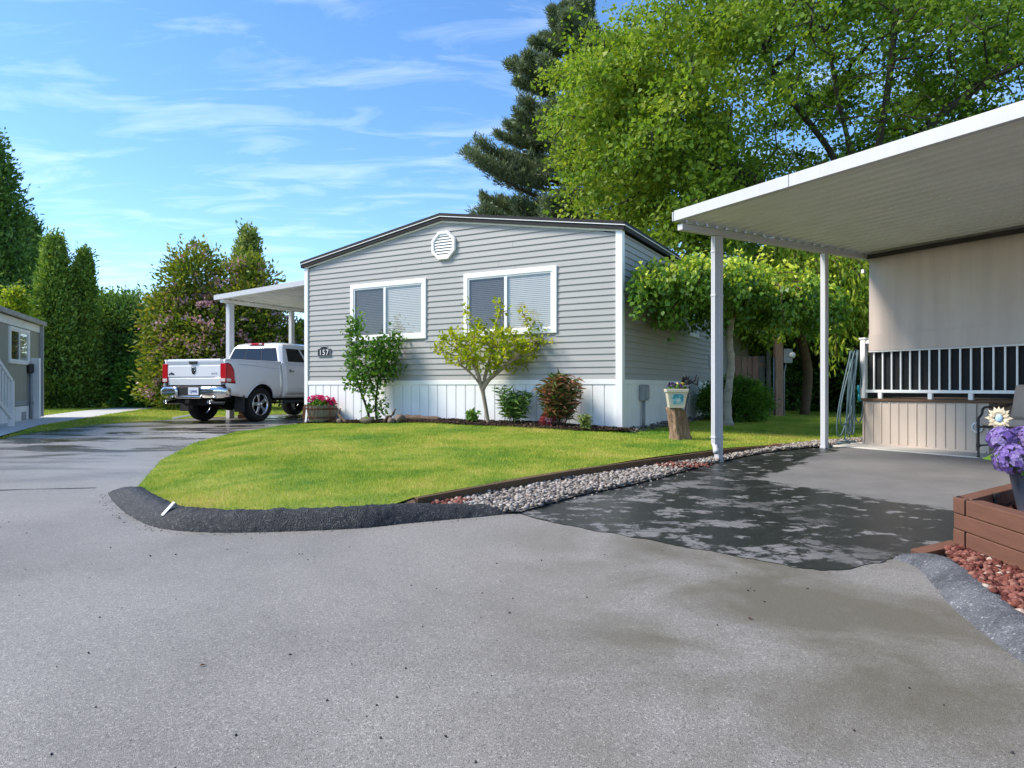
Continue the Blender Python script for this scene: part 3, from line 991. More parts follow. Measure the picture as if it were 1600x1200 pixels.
PITCH = 0.105
z = Z_SD
while z < Z_PK - 0.03:
    z1 = min(z + PITCH, Z_PK - .012)
    xa0, xa1 = roof_x(z) + .045, roof_x(z1) + .045
    xa0, xa1 = min(xa0, XP - .002), min(xa1, XP - .001)
    xb0, xb1 = HW - xa0, HW - xa1
    cuts = [w for w in WIN if z < w[3] - .04 and z1 > w[2] + .04]
    if not cuts:
        jx = xa0 + (xb0 - xa0) * random.uniform(.25, .75)
        if z > Z_EV: jx = None
        for (p0, p1, q0, q1) in ([(xa0, jx - .002, xa1, jx - .002), (jx + .002, xb0, jx + .002, xb1)] if jx else [(xa0, xb0, xa1, xb1)]):
            mb = MB(); board('b', mb, p0, p1, q0, q1, z, z1 + random.uniform(-.0008, .0008)); mb.build('siding_board', M['siding'], house, fix=False)
    else:
        edges = [xa0] + [e for w in cuts for e in (w[0] + .03, w[1] - .03)] + [xb0]
        for a, b in zip(edges[::2], edges[1::2]):
            mb = MB(); board('b', mb, a, b, a, b, z, z1); mb.build('siding_board', M['siding'], house, fix=False)
    z += PITCH

# side wall boards (facing the viewer's right)
z = Z_SD
while z < Z_EV - .02:
    z1 = min(z + PITCH, Z_EV)
    segs = [(-.05, -HL)]
    if z < SWIN[3] and z1 > SWIN[2]: segs = [(-.05, -SWIN[0] - .02), (-SWIN[1] + .02, -HL)]
    for (ya, yb) in segs:
        mb = MB()
        vs = [(.05, ya, z), (.05, yb, z), (-.021, ya, z), (-.021, yb, z), (-.020, ya, z + .010), (-.020, yb, z + .010), (-.002, ya, z1), (-.002, yb, z1)]
        mb.add(vs, [(0, 1, 3, 2), (2, 3, 5, 4), (4, 5, 7, 6), (0, 2, 4, 6), (1, 7, 5, 3)])
        mb.build('siding_board', M['siding'], house, fix=True)
    z += PITCH
# left side plain boards, unseen from the street
mb = MB(); mb.box(HW - .05, HW - .001, -HL, -.01, Z_SK, Z_EV); mb.build('side_wall', M['siding'], house)
mb = MB(); mb.box(.004, .06, -HL, -.01, Z_SK, Z_EV - .01); mb.build('side_wall', M['siding'], house)

# skirting of upright white panels
x = .06
k = 0
while x < HW - .06:
    w = 0.205
    x1 = min(x + w, HW - .06)
    mb = MB()
    mb.prism([(x + .003, .012), (x + .012, .022), (x1 - .012, .022), (x1 - .003, .012), (x1 - .003, -.003), (x + .003, -.003)], Z_SK, Z_TR + .004, 'z')
    mb.build('skirting_panel', M['white_skirt'], house)
    x = x1; k += 1
y = -.06
while y > -HL:
    y1 = max(y - 0.205, -HL)
    mb = MB()
    mb.prism([(-.012, y - .003), (-.022, y - .012), (-.022, y1 + .012), (-.012, y1 + .003), (.003, y1 + .003), (.003, y - .003)], Z_SK, Z_TR + .004, 'z')
    mb.build('skirting_panel', M['white_skirt'], house)
    y = y1
# white trims
mb = MB(); mb.box(.055, HW - .055, .002, .034, Z_TR, Z_SD + .004); mb.build('base_trim', M['white'], house, bevel=.004)
mb = MB(); mb.box(-.034, -.002, -HL, -.055, Z_TR, Z_SD + .004); mb.build('base_trim', M['white'], house, bevel=.004)
mb = MB(); mb.prism([(-.042, .042), (.07, .042), (.07, .0), (.0, .0), (.0, -.075), (-.042, -.075)], Z_SK - .02, Z_EV + .03, 'z'); mb.build('corner_trim', M['white'], house, bevel=.003)
mb = MB(); mb.prism([(HW + .035, .040), (HW - .06, .040), (HW - .06, .0), (HW, .0), (HW, -.07), (HW + .035, -.07)], Z_SK - .02, Z_EV + .03, 'z'); mb.build('corner_trim', M['white'], house, bevel=.003)
# thin white channel under the roof edge
for sgn in (0, 1):
    f = (lambda q: q) if sgn == 0 else (lambda q: HW - q)
    mb = MB(); mb.bar((f(-.02), .022, Z_EV + .005), (f(XP - .001), .022, Z_PK + .006), .03, .026, up=(0, 1, 0)); mb.build('gable_trim', M['white'], house)

# roof: two slopes with a stepped dark edge
OH, OF = 0.08, 0.07
rz = lambda x: Z_EV + .03 + (Z_PK - Z_EV) * (x / XP)              # underside along the right half
roof = MB()
pts = [(-OH, rz(-OH)), (XP, rz(XP)), (HW + OH, rz(-OH))]
top = [(HW + OH, rz(-OH) + .115), (XP, rz(XP) + .115), (-OH, rz(-OH) + .115)]
roof.prism(pts + top, OF, -HL - .1, 'y')
roof_o = roof.build('roof', M['roof'], house, bevel=.008)
for lo, hi, out, mm, nm in ((.066, .12, .022, 'roof', 'fascia'), (.052, .064, .030, 'vinyl', 'edge_strip'), (-.012, .050, .014, 'roof', 'fascia')):
    for sgn in (0, 1):
        f = (lambda q: q) if sgn == 0 else (lambda q: HW - q)
        mb = MB()
        mb.prism([(f(-OH - out), rz(-OH) + lo), (f(XP), rz(XP) + lo), (f(XP), rz(XP) + hi), (f(-OH - out), rz(-OH) + hi)], OF + .002, OF + out, 'y')
        mb.build(nm, M[mm], roof_o)
    mb = MB(); mb.box(-OH - out, -OH - .002, -HL - .1, OF + out, rz(-OH) + lo, rz(-OH) + hi); mb.build(nm, M[mm], roof_o)
    mb = MB(); mb.box(HW + OH + .002, HW + OH + out, -HL - .1, OF + out, rz(-OH) + lo, rz(-OH) + hi); mb.build(nm, M[mm], roof_o)


def window(parent, x0, x1, z0, z1, loc, rot, fr=.085, split=.47, slats=True):
    w = bpy.data.objects.new('window', None); COL.objects.link(w); w.parent = parent; w.location = loc; w.rotation_euler = (0, 0, rot)
    fm = MB()
    fm.box(x0, x1, -.02, .040, z1 - fr, z1); fm.box(x0, x1, -.02, .040, z0, z0 + fr)
    fm.box(x0, x0 + fr, -.02, .040, z0 + fr, z1 - fr); fm.box(x1 - fr, x1, -.02, .040, z0 + fr, z1 - fr)
    fm.build('frame', M['vinyl'], w, bevel=.004)
    rv = MB()
    i = fr + .002
    for (a, b, c, d) in ((x0 + fr - .02, x1 - fr + .02, z1 - fr - .028, z1 - fr - .001), (x0 + fr - .02, x1 - fr + .02, z0 + fr + .001, z0 + fr + .03),
                         (x0 + fr + .001, x0 + fr + .03, z0 + fr + .03, z1 - fr - .03), (x1 - fr - .03, x1 - fr - .001, z0 + fr + .03, z1 - fr - .03)):
        rv.box(a, b, -.05, .026, c, d)
    rv.build('sash', M['vinyl'], w, bevel=.003)
    xm = x0 + (x1 - x0) * (1 - split)
    mb = MB(); mb.box(xm - .028, xm + .028, -.045, .034, z0 + fr + .03, z1 - fr - .03); mb.build('mullion', M['vinyl'], w, bevel=.003)
    for (a, b, mm, nm, yy) in ((x0 + fr + .03, xm - .028, 'glass', 'pane', .014), (xm + .028, x1 - fr - .03, 'glass', 'pane', .010)):
        mb = MB(); mb.add([(a, yy, z0 + fr + .03), (b, yy, z0 + fr + .03), (b, yy, z1 - fr - .03), (a, yy, z1 - fr - .03)], [(3, 2, 1, 0)]); mb.build(nm, M[mm], w, fix=False)
    mb = MB(); a, b = xm + .028, x1 - fr - .03
    mb.add([(a, .019, z0 + fr + .03), (b, .019, z0 + fr + .03), (b, .019, z1 - fr - .03), (a, .019, z1 - fr - .03)], [(3, 2, 1, 0)]); mb.build('insect_screen', M['screen'], w, fix=False)
    if slats:
        mb = MB(); zz = z0 + fr + .04
        while zz < z1 - fr - .04:
            mb.add([(x0 + fr, .004, zz), (x1 - fr, .004, zz), (x1 - fr, -.003, zz + .029), (x0 + fr, -.003, zz + .029)], [(0, 1, 2, 3)])
            zz += .033
        tag(mb.build('blind', M['blind'], w, fix=False), kind='stuff')
    mb = MB(); mb.box(x0 + .02, x1 - .02, -.15, -.10, z0 + .03, z1 - .03); mb.build('dark_room', M['dark_gap'], w)
    return w


for wn_ in WIN:
    window(house, 0, wn_[1] - wn_[0], wn_[2], wn_[3], (wn_[0], 0, 0), 0)
window(house, 0, SWIN[1] - SWIN[0], SWIN[2], SWIN[3], (0, -SWIN[1], 0), R(90), fr=.06, slats=False)

# eight-sided gable vent
vent = bpy.data.objects.new('gable_vent', None); COL.objects.link(vent); vent.parent = house; vent.location = (3.40, .02, 3.49)
RV = .285
vm = MB()
oct_ = lambda r: [(r * math.sin(math.pi / 8 + k * math.pi / 4), r * math.cos(math.pi / 8 + k * math.pi / 4)) for k in range(8)]
o1, o2 = oct_(RV), oct_(RV - .062)
vs = [(a, 0, b) for a, b in o1] + [(a, .045, b) for a, b in oct_(RV - .008)] + [(a, .045, b) for a, b in o2] + [(a, .0, b) for a, b in o2]
fs = []
for k in range(8):
    j = (k + 1) % 8
    for q in range(3): fs.append((q * 8 + k, q * 8 + j, (q + 1) * 8 + j, (q + 1) * 8 + k))
vm.add(vs, fs); vm.build('vent_frame', M['vinyl'], vent)
vm = MB(); vm.add([(a, .002, b) for a, b in o2], [tuple(range(8))]); vm.build('vent_back', M['grey_metal'], vent, fix=False)
zz = -RV + .09
while zz < RV - .085:
    half = min(RV - .066, (RV - .062) * 1.06 - max(0, abs(zz + .015) - .085) * 1.0 - .02) * .98
    half = min(half, (RV - .062) * math.cos(math.pi / 8))
    mb = MB(); mb.add([(-half, .034, zz), (half, .034, zz), (half, .008, zz + .042), (-half, .008, zz + .042), (-half, .03, zz - .004), (half, .03, zz - .004)], [(0, 1, 2, 3), (4, 5, 1, 0)])
    mb.build('vent_slat', M['vinyl'], vent, fix=False)
    zz += .052


def text_mesh(name, txt, size, m, parent, loc, rot=(R(90), 0, 0), extrude=.002, scale=(1, 1, 1)):
    cu = bpy.data.curves.new(name, 'FONT'); cu.body = txt; cu.size = size; cu.extrude = extrude
    cu.align_x = 'CENTER'; cu.align_y = 'CENTER'
    t = bpy.data.objects.new(name, cu); COL.objects.link(t)
    dg = bpy.context.evaluated_depsgraph_get(); dg.update()
    me = bpy.data.meshes.new_from_object(t.evaluated_get(dg))
    bpy.data.objects.remove(t); 
    me.name = name; me.materials.clear()
    o = link(name, me, m, parent)
    o.location = loc; o.rotation_euler = rot; o.scale = scale
    return o


# house number plaque: black plate with an arched top, raised pale digits
pl = thing('number_plaque', 'black arched house number plaque reading 157 beside the front corner', 'plaque', (HP + HU * 6.38).to_3d() + Vector((0, 0, 1.62)), HANG)
mb = MB()
arch = [(-.18, -.10), (.18, -.10), (.18, .055)] + [(.11 * math.cos(t) , .06 + .055 * math.sin(t)) for t in np.linspace(0.15, math.pi - .15, 9)] + [(-.18, .055)]
mb.prism([(a, b) for a, b in arch], .02, .036, 'y'); mb.build('plate', M['black'], pl)
mb = MB()
n_ = len(arch); inn = [(a * .93, b * .9) for a, b in arch]
mb.add([(a, .0365, b) for a, b in arch] + [(a, .0395, b) for a, b in inn], [(i, (i + 1) % n_, n_ + (i + 1) % n_, n_ + i) for i in range(n_)]); mb.build('rim', M['grey_metal'], pl)
for k, ch in enumerate('157'):
    text_mesh('digit', ch, .155, M['vinyl'], pl, ((1 - k) * .095, .040, -.025), (R(90), 0, R(180)))

# meter box with conduit on the side wall, wall tap outlet
mt = thing('meter_box', 'grey electric box and conduit on the white side skirting', 'meter', (HP + HV * 0.95).to_3d() + Vector((0, 0, 0)), HANG)
mb = MB(); mb.box(-.13, -.024, -.12, .12, .66, .93); mb.build('box', M['grey_metal'], mt, bevel=.02)
mb = MB(); mb.box(-.145, -.131, -.09, .09, .69, .90); mb.build('cover', M['grey_metal'], mt, bevel=.006)
mb = MB(); mb.tube([(-.07, 0, .655), (-.07, 0, .12)], .028, 10); mb.build('conduit', M['grey_metal'], mt, smooth=True)
ol = thing('wall_outlet', 'white outdoor outlet box on the grey side wall', 'outlet', (HP + HV * 6.1).to_3d() + Vector((0, 0, 1.5)), HANG)
mb = MB(); mb.box(-.07, -.019, -.10, .10, -.14, .14); mb.build('cover', M['vinyl'], ol, bevel=.01)
for dz in (-.06, .06):
    mb = MB(); mb.lathe([(.03, -.072), (.03, -.078)], 10, (0, 0, dz), 'x'); mb.build('socket', M['black'], ol)

# ================================================================== CARPORTS
def corrugated(x0, x1, y0, y1, zf, pitch, depth, th=.004):
    """ribs run along y, waves along x; zf gives the height"""
    mb = MB(); xs = []; x = x0
    while x < x1:
        for o, h in ((0, 0), (.42, 0), (.5, 1), (.92, 1)):
            xx = x + o * pitch
            if xx <= x1: xs.append((xx, h * depth))
        x += pitch
    for th_, flip in ((0, 0), (th, 1)):
        vs = []
        for (xx, h) in xs:
            vs += [(xx, y0, zf(xx, y0) + h + th_), (xx, y1, zf(xx, y1) + h + th_)]
        fs = [(2 * i, 2 * i + 1, 2 * i + 3, 2 * i + 2) for i in range(len(xs) - 1)]
        mb.add(vs, fs)
    return mb


cpr = thing('carport', 'white aluminium carport roof on square posts over the neighbouring driveway', 'carport', (CP.x, CP.y, 0), math.atan2(CT.y, CT.x))
# local x runs across (towards the porch), y away from the viewer; the near side is y < 0
X0, X1, Y0, Y1 = -0.64, 6.0, -7.0, 0.05
zc = lambda x, y: 2.80 - 0.010 * x
corrugated(X0 + .02, X1, Y0, Y1, zc, .165, .045).build('roof_sheet', M['alu'], cpr, fix=False)
yj = -1.48
for (ya, yb) in ((Y0, yj - .003), (yj + .003, Y1)):
    mb = MB(); mb.box(X0 - .03, X0 + .015, ya, yb, 2.797, 2.915); mb.box(X0 + .015, X0 + .045, ya, yb, 2.797, 2.804); mb.build('gutter', M['alu_white'], cpr, bevel=.005)
mb = MB(); mb.box(X0 - .03, X1, Y1 + .012, Y1 + .03, 2.80, 2.905); mb.build('end_flashing', M['alu_white'], cpr, bevel=.004)
mb = MB(); mb.box(X0 + .02, X1, -.035, .045, 2.69, 2.762); mb.build('beam', M['alu_white'], cpr, bevel=.006)
mb = MB(); mb.box(X0 + .06, X1, -4.62, -4.50, 2.64, 2.77); mb.build('beam', M['alu_white'], cpr, bevel=.006)
mb = MB(); mb.box(X0 + .06, X0 + .16, -4.72, -4.625, 2.72, 2.775); mb.build('bracket', M['vinyl'], cpr)
for xx in (0.0, 2.0):
    zb = drive_z(*(CP + CT * xx)) - .01
    mb = MB(); mb.box(xx - .0375, xx + .0375, -.0375, .0375, zb, 2.689); mb.build('post', M['alu_white'], cpr, bevel=.008)
    mb = MB(); mb.box(xx - .042, xx + .042, -.042, .042, zb, zb + .04); mb.build('post_base', M['alu_white'], cpr, bevel=.004)
# far posts by the porch row, out of the picture to the right
for xx in (-0.45,):
    mb = MB(); mb.box(xx - .05, xx + .05, -6.6, -6.5, 0, 2.679); mb.build('post', M['alu_white'], cpr, bevel=.008)
ds = bpy.data.objects.new('downspout', None); COL.objects.link(ds); ds.parent = cpr
mb = MB(); mb.prism([(-.098, -.032), (-.042, -.032), (-.042, -.010), (-.048, -.004), (-.042, .002), (-.042, .026), (-.098, .026), (-.098, .002), (-.092, -.004), (-.098, -.010)], .22, 2.68, 'z'); mb.build('pipe', M['alu_white'], ds)
for zz in (.30, 1.98, 2.5):
    mb = MB(); mb.box(-.103, .041, -.042, .030, zz - .012, zz + .012); mb.build('strap', M['alu_white'], ds, bevel=.003)
mb = MB(); mb.tube([(-.07, -.004, .225), (-.072, -.02, .18), (-.10, -.05, .145), (-.125, -.075, .135)], [.034, .034, .034, .034], 10); mb.build('elbow', M['alu_white'], ds, smooth=True)
for yy in (-1.55, -2.05):
    for k in range(34):
        xx = X0 + .12 + k * .165
        if xx > 5: break
        mb = MB(); mb.lathe([(.012, -.007), (.009, -.002), (.008, 0.002)], 6, (xx - .085, yy, zc(xx, 0) - .001)); mb.build('screw', M['vinyl'], cpr)

# left carport, attached to the house, over the truck
LP = HP + HU * HW
lcp = thing('carport', 'white aluminium carport over the parked pickup beside the grey house', 'carport', (LP.x, LP.y, 0), HANG)
# local x out from the house side, y towards the viewer
zl = lambda x, y: 3.29 + (5.5 - x) * .0456
XL0, XL1, YL0, YL1 = 0.10, 5.50, -8.2, -1.96
mbc = MB()
# ribs along x here: swap by building with x/y exchanged
ys = []; y = YL0
while y < YL1:
    for o, h in ((0, 0), (.42, 0), (.5, 1), (.92, 1)):
        yy = y + o * .19
        if yy <= YL1: ys.append((yy, h * .05))
    y += .19
for th_ in (0, .004):
    vs = []
    for (yy, h) in ys: vs += [(XL0, yy, zl(XL0, 0) + h + th_), (XL1, yy, zl(XL1, 0) + h + th_)]
    mbc.add(vs, [(2 * i, 2 * i + 1, 2 * i + 3, 2 * i + 2) for i in range(len(ys) - 1)])
mbc.build('roof_sheet', M['alu'], lcp, fix=False)
mb = MB(); mb.add([(XL0, YL1 + a, zl(XL0, 0) - .015 + b) for a, b in ((0.002, 0), (.05, 0), (.05, .13), (.002, .13))] + [(XL1 + .02, YL1 + a, zl(XL1, 0) - .015 + b) for a, b in ((0.002, 0), (.05, 0), (.05, .13), (.002, .13))], [(0, 1, 2, 3), (7, 6, 5, 4), (0, 4, 5, 1), (1, 5, 6, 2), (2, 6, 7, 3), (3, 7, 4, 0)]); mb.build('gutter', M['alu_white'], lcp)
mb = MB(); mb.box(5.22, 5.34, YL0, YL1 - .01, 3.20, 3.285); mb.build('beam', M['alu'], lcp)
for (xx, yy, w) in ((5.28, -2.25, .08), (5.28, -4.45, .065), (5.28, -7.6, .065)):
    mb = MB(); mb.box(xx - w, xx + w, yy - w, yy + w, .02, 3.199); mb.build('post', M['alu_white'], lcp, bevel=.015)

# ================================================================== PORCH OF THE NEIGHBOUR (right)
M['beige'] = mat('beige_panel', (0.58, 0.475, 0.385), 0.6, 0.05, 2, 0.3, dirt=((0.34, 0.285, 0.235), 1.5, 0.3))
M['deck'] = mat('deck_edge', (0.13, 0.075, 0.045), 0.7, 0.25, 8, 0.25, stretch=(8, 1, 8))
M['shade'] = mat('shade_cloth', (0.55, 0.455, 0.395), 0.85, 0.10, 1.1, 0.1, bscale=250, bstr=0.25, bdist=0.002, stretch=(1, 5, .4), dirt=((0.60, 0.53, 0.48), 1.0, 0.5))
M['mesh_dark'] = mat('dark_mesh', (0.020, 0.020, 0.021), 0.8, 0.25, 3, 0.2, bscale=200, bstr=0.2)
M['dark_beam'] = mat('dark_beam', (0.045, 0.037, 0.032), 0.7, 0.15, 4, 0.2)
PANG = math.atan2(CT.y, CT.x)
PW = CP + CT * 2.88                                                # near left corner of the porch
porch = thing('porch', 'beige skirted porch with white railing and taupe sun shade under the carport', 'porch', (PW.x, PW.y, 0), PANG)
# local x into the porch, y away from the viewer; face at x = 0, runs to y = -6
PL = 6.0
RB = -1.55                                                          # where the skirt steps back behind the chair
mb = MB(); mb.box(.02, 2.6, RB, 0.0, .09, .70); mb.box(.40, 2.6, -PL, RB, .09, .70); mb.build('skirt_core', M['beige'], porch)
for k in range(12):
    a, b = -.012 - k * .118, -.012 - (k + 1) * .118
    mb = MB(); mb.box(.004, .02, b + .0025, a - .0025, .10, .69); mb.build('skirt_panel', M['beige'], porch, bevel=.002)
    mb = MB(); mb.box(-.008, .004, b - .009, b + .009, .12, .69); mb.build('batten', M['beige'], porch, bevel=.002)
mb = MB(); mb.box(-.010, .004, RB, .0, .094, .119); mb.build('base_board', M['beige'], porch)
mb = MB(); mb.box(-.014, .02, -.012, .012, .094, .70); mb.build('corner_board', M['beige'], porch, bevel=.002)
mb = MB(); mb.box(-.014, .018, -.012 + .012, .010 + .012, .10, .69)
z = .10
while z < .68:
    mb = MB(); mb.box(.385, .399, -PL, RB - .002, z, z + .112); mb.build('skirt_board', M['beige'], porch, bevel=.004); z += .117
mb = MB(); mb.box(.004, .40, RB - .022, RB - .001, .094, .70); mb.build('corner_board', M['beige'], porch)
mb = MB(); mb.box(-.025, 2.6, -PL, .02, .702, .735); mb.build('deck_edge', M['deck'], porch, bevel=.003)
rd = bpy.data.objects.new('round_vent', None); COL.objects.link(rd); rd.parent = porch
mb = MB(); mb.lathe([(.062, .0), (.066, -.012), (.052, -.014), (.050, -.004)], 24, (.003, RB + .10, .40), 'x', cap=False); mb.build('ring', M['vinyl'], rd, smooth=True)
mb = MB(); mb.lathe([(.051, -.003), (.03, -.006), (.001, -.007)], 24, (.003, RB + .10, .40), 'x'); mb.build('grille', M['grey_metal'], rd)
# railing
mb = MB(); mb.box(-.035, .035, -.035, .035, .736, 1.56); mb.build('rail_post', M['vinyl'], porch, bevel=.006)
mb = MB(); mb.box(-.048, .048, -.048, .048, 1.56, 1.585); mb.build('post_cap', M['vinyl'], porch, bevel=.006)
mb = MB(); mb.box(-.022, .022, -PL, -.036, .815, .855); mb.build('bottom_rail', M['vinyl'], porch, bevel=.004)
mb = MB(); mb.box(-.022, .022, -PL, -.036, 1.50, 1.55); mb.build('top_rail', M['vinyl'], porch, bevel=.004)
y = -.15
while y > -PL:
    mb = MB(); mb.box(-.009, .009, y - .009, y + .009, .856, 1.499); mb.build('baluster', M['vinyl'], porch)
    y -= .123
for y in (-.24, -.9, -1.38, -2.1, -3.3):
    mb = MB(); mb.box(-.02, .02, y - .025, y + .025, .736, .814); mb.build('rail_foot', M['vinyl'], porch)
mb = MB(); mb.box(.03, .036, -PL, -.05, .76, 1.50); mb.build('dark_mesh', M['mesh_dark'], porch)
mb = MB(); mb.box(.02, .08, -.16, -.10, 1.551, 2.70); mb.build('screen_post', M['vinyl'], porch, bevel=.004)
mb = MB()
for j in range(9):
    z0 = 1.39 + (2.69 - 1.39) * j / 8
    for i in range(30):
        yy = -.10 - i * .2
        mb.v.append((-.030 - .012 * math.sin(i * .9 + j * .4) * .35 + .003 * math.sin(i * 2.1), yy, z0))
for j in range(8):
    for i in range(29):
        a = j * 30 + i; mb.f.append((a, a + 1, a + 31, a + 30)); mb.mi.append(0)
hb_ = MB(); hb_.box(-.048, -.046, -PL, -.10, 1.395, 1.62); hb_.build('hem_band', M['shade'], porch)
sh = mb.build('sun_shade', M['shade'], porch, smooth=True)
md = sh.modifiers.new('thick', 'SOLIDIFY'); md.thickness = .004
mb = MB(); mb.tube([(-.03, -.095, 1.385), (-.03, -PL, 1.385)], .014, 8); mb.build('shade_bar', M['vinyl'], porch, smooth=True)
mb = MB(); mb.box(-.05, .05, -PL, -.08, 2.675, 2.735); mb.build('header', M['dark_beam'], porch)
mb = MB(); mb.box(2.55, 2.6, -PL, 0, .74, 2.72); mb.build('back_wall', M['beige'], porch)
mb = MB(); mb.box(.0, .05, .0, .04, 2.50, 2.55); mb.build('hook', M['vinyl'], porch)

# garden hose hung in long loops on the rail post
M['hose'] = mat('grey_hose', (0.075, 0.125, 0.14), 0.45, 0.12, 9, 0.4)
M['teal'] = mat('teal_plastic', (0.0, 0.22, 0.27), 0.4, 0.08, 9, 0.45)
hp_ = PW + CT * -.09 + CS * -.03
hose = thing('garden_hose', 'grey green garden hose hanging in long loops from the porch post', 'hose', (hp_.x, hp_.y, 0), PANG)
mb = MB()
pts = []
rr = random.Random(5)
for k in range(7):
    zt = 1.40 + rr.uniform(-.05, .02); zb = rr.uniform(.16, .48)
    wd = rr.uniform(.14, .46); sh_ = rr.uniform(-.20, .02); yy = -.05 + .02 * k
    for t in np.linspace(0, 2 * math.pi, 22)[:-1]:
        s_ = math.sin(t); c_ = math.cos(t)
        zm, zr = (zt + zb) / 2, (zt - zb) / 2
        w2 = wd * (0.35 + 0.65 * (0.5 - 0.5 * c_)) * .5
        pts.append((-.045 + sh_ * (0.5 - .5 * c_) * 1.6 + w2 * s_ - .03, yy + .03 * s_, zm + zr * c_))
pts += [(-.2, .05, .3), (-.25, .02, .16), (-.1, -.02, .125), (.02, .06, .125), (-.2, .12, .125), (-.42, .05, .125), (-.30, -.08, .125)]
pl_ = smooth_line(pts, 2)
mb.tube(pl_, .0105, 6); mb.build('hose_loop', M['hose'], hose, smooth=True)
mb = MB(); mb.tube([(-.10, -.075, .92), (-.10, -.075, .86), (-.098, -.075, .84), (-.098, -.075, .80)], [.018, .022, .012, .012], 10)
mb.tube([(-.10, -.075, .80), (-.09, -.075, .74), (-.07, -.075, .70)], [.012, .018, .02], 10); mb.build('nozzle', M['teal'], hose, smooth=True)
mb = MB(); mb.tube([(-.02, -.02, 1.40), (-.09, -.02, 1.405), (-.13, -.02, 1.44)], .010, 8); mb.build('hanger', M['black'], hose, smooth=True)

# wrought iron chair with cushions
M['cushion'] = mat('taupe_cushion', (0.50, 0.38, 0.30), 0.9, 0.06, 5, 0.1, bscale=220, bstr=0.25, bdist=0.002, dirt=((0.22, 0.17, 0.14), 2.2, 0.35))
cpos = PW + CS * 2.10 - CT * .42
chair = thing('patio_chair', 'wrought iron patio chair with taupe cushions against the beige porch skirt', 'chair', (cpos.x, cpos.y, .097), PANG + R(-90 - 14))
chair.scale = (1, 1, .87)
# local: faces -y, x to its left; seat 0.6 wide
sw, sd = .30, .27
def cleg(px, py, top): 
    mb = MB(); mb.tube([(px, py, .0), (px, py, .02), (px, py, top)], [.022, .013, .013], 8); mb.lathe([(.013, .13), (.024, .14), (.024, .165), (.013, .175)], 10, (px, py, 0)); mb.build('leg', M['bronze'], chair, smooth=True)
for px in (-sw, sw):
    cleg(px, -sd, .40); cleg(px, sd - .02, .40)
    mb = MB(); arm = smooth_line([(px, -sd, .40), (px, -sd, .50), (px, -sd + .05, .56), (px, -sd + .07, .63), (px, -sd + .14, .655), (px, sd - .12, .665), (px * .97, sd + .01, .72)], 5)
    mb.tube(arm, .0145, 8); mb.build('arm', M['bronze'], chair, smooth=True)
    mb = MB(); mb.tube([(px, -sd, .155), (px, sd - .02, .155)], .010, 6); mb.build('stretcher', M['bronze'], chair, smooth=True)
    mb = MB(); mb.tube([(px * .97, sd - .02, .40), (px * .97, sd + .04, .70), (px * .94, sd + .07, .90)], .0145, 8); mb.build('back_post', M['bronze'], chair, smooth=True)
mb = MB(); mb.tube([(-sw, -.01, .155), (sw, -.01, .155)], .010, 6); mb.build('stretcher', M['bronze'], chair, smooth=True)
mb = MB(); mb.box(-sw - .012, sw + .012, -sd - .012, sd, .385, .412); mb.build('seat_frame', M['bronze'], chair, bevel=.005)
mb = MB(); mb.box(-sw + .015, sw - .015, -sd - .02, sd - .02, .415, .515); mb.build('seat_cushion', M['cushion'], chair, bevel=.035, seg=4)
mb = MB()
b0, b1 = Vector((0, sd - .06, .50)), Vector((0, sd + .03, .945))
mb.bar(b0, b1, .56, .10, up=(0, 1, 0)); mb.build('back_cushion', M['cushion'], chair, bevel=.035, seg=4)

# ================================================================== PLANTER BOX, POT, ORNAMENT
M['redwood'] = mat('stained_timber', (0.150, 0.068, 0.043), 0.6, 0.14, 3, 0.3, bscale=26, bstr=0.35, bdist=0.006, stretch=(1, 1, 9), dirt=((0.10, 0.045, 0.03), 1.7, 0.4))
M['lava_base'] = mat('lava_ground', (0.12, 0.045, 0.032), 0.9, 0.3, 30, 0.1)
A = G(1490, 868); A = Vector((A.x, A.y))
dB = Vector((-0.075, -1.0)).normalized(); dC = Vector((0.80, 0.60)).normalized()
LB, LC = 1.9, 1.35
Bp, Cp = A + dB * LB, A + dC * LC
Dp = Bp + dC * LC
box_t = thing('planter_box', 'red brown timber planter box at the edge of the driveway', 'planter', (A.x, A.y, 0))
TW, TH = .088, .0835
def timber(parent, p, q, z0, z1, w, inset0=0., inset1=0.):
    p, q = Vector(p), Vector(q); d = (q - p).normalized(); nrm_ = Vector((-d.y, d.x))
    # keep the timber on the inner side (left of run)
    a = p + d * inset0 - A; b = q - d * inset1 - A
    mb = MB()
    vs = [(a.x, a.y), (b.x, b.y), ((b + nrm_ * w).x, (b + nrm_ * w).y), ((a + nrm_ * w).x, (a + nrm_ * w).y)]
    mb.prism(vs, z0, z1, 'z'); return mb.build('timber', M['redwood'], parent, bevel=.005)
for k in range(4):
    z0, z1 = k * TH - .02 + .0015, (k + 1) * TH - .02 - .0015
    j = (k % 2) * .0 
    i1, i2 = (TW * .62, 0.002) if k % 2 else (0.0, .0)
    timber(box_t, A, Bp, z0, z1, TW, (.105 if k in (1, 3) else 0.0), .0)
    timber(box_t, Bp, Dp, z0, z1, TW, (.09 if k in (0, 2) else 0.0), 0)
    timber(box_t, Dp, Cp, z0, z1, TW, (.09 if k in (1, 3) else 0.0), 0)
    timber(box_t, Cp, A, z0, z1, TW, .09, 0.112 if k in (0, 2) else 0.0)
for k in (1, 3):
    z0, z1 = k * TH - .02 + .0015, (k + 1) * TH - .02 - .0015
    mb = MB(); mb.prism([(-.004, -.002), ((dB * .102).x - .004, (dB * .102).y), ((dB * .102 + dC * .06).x, (dB * .102 + dC * .06).y), ((dC * .06).x, (dC * .06).y)], z0, z1, 'z')
    mb.build('end_block', M['redwood'], box_t, bevel=.004)
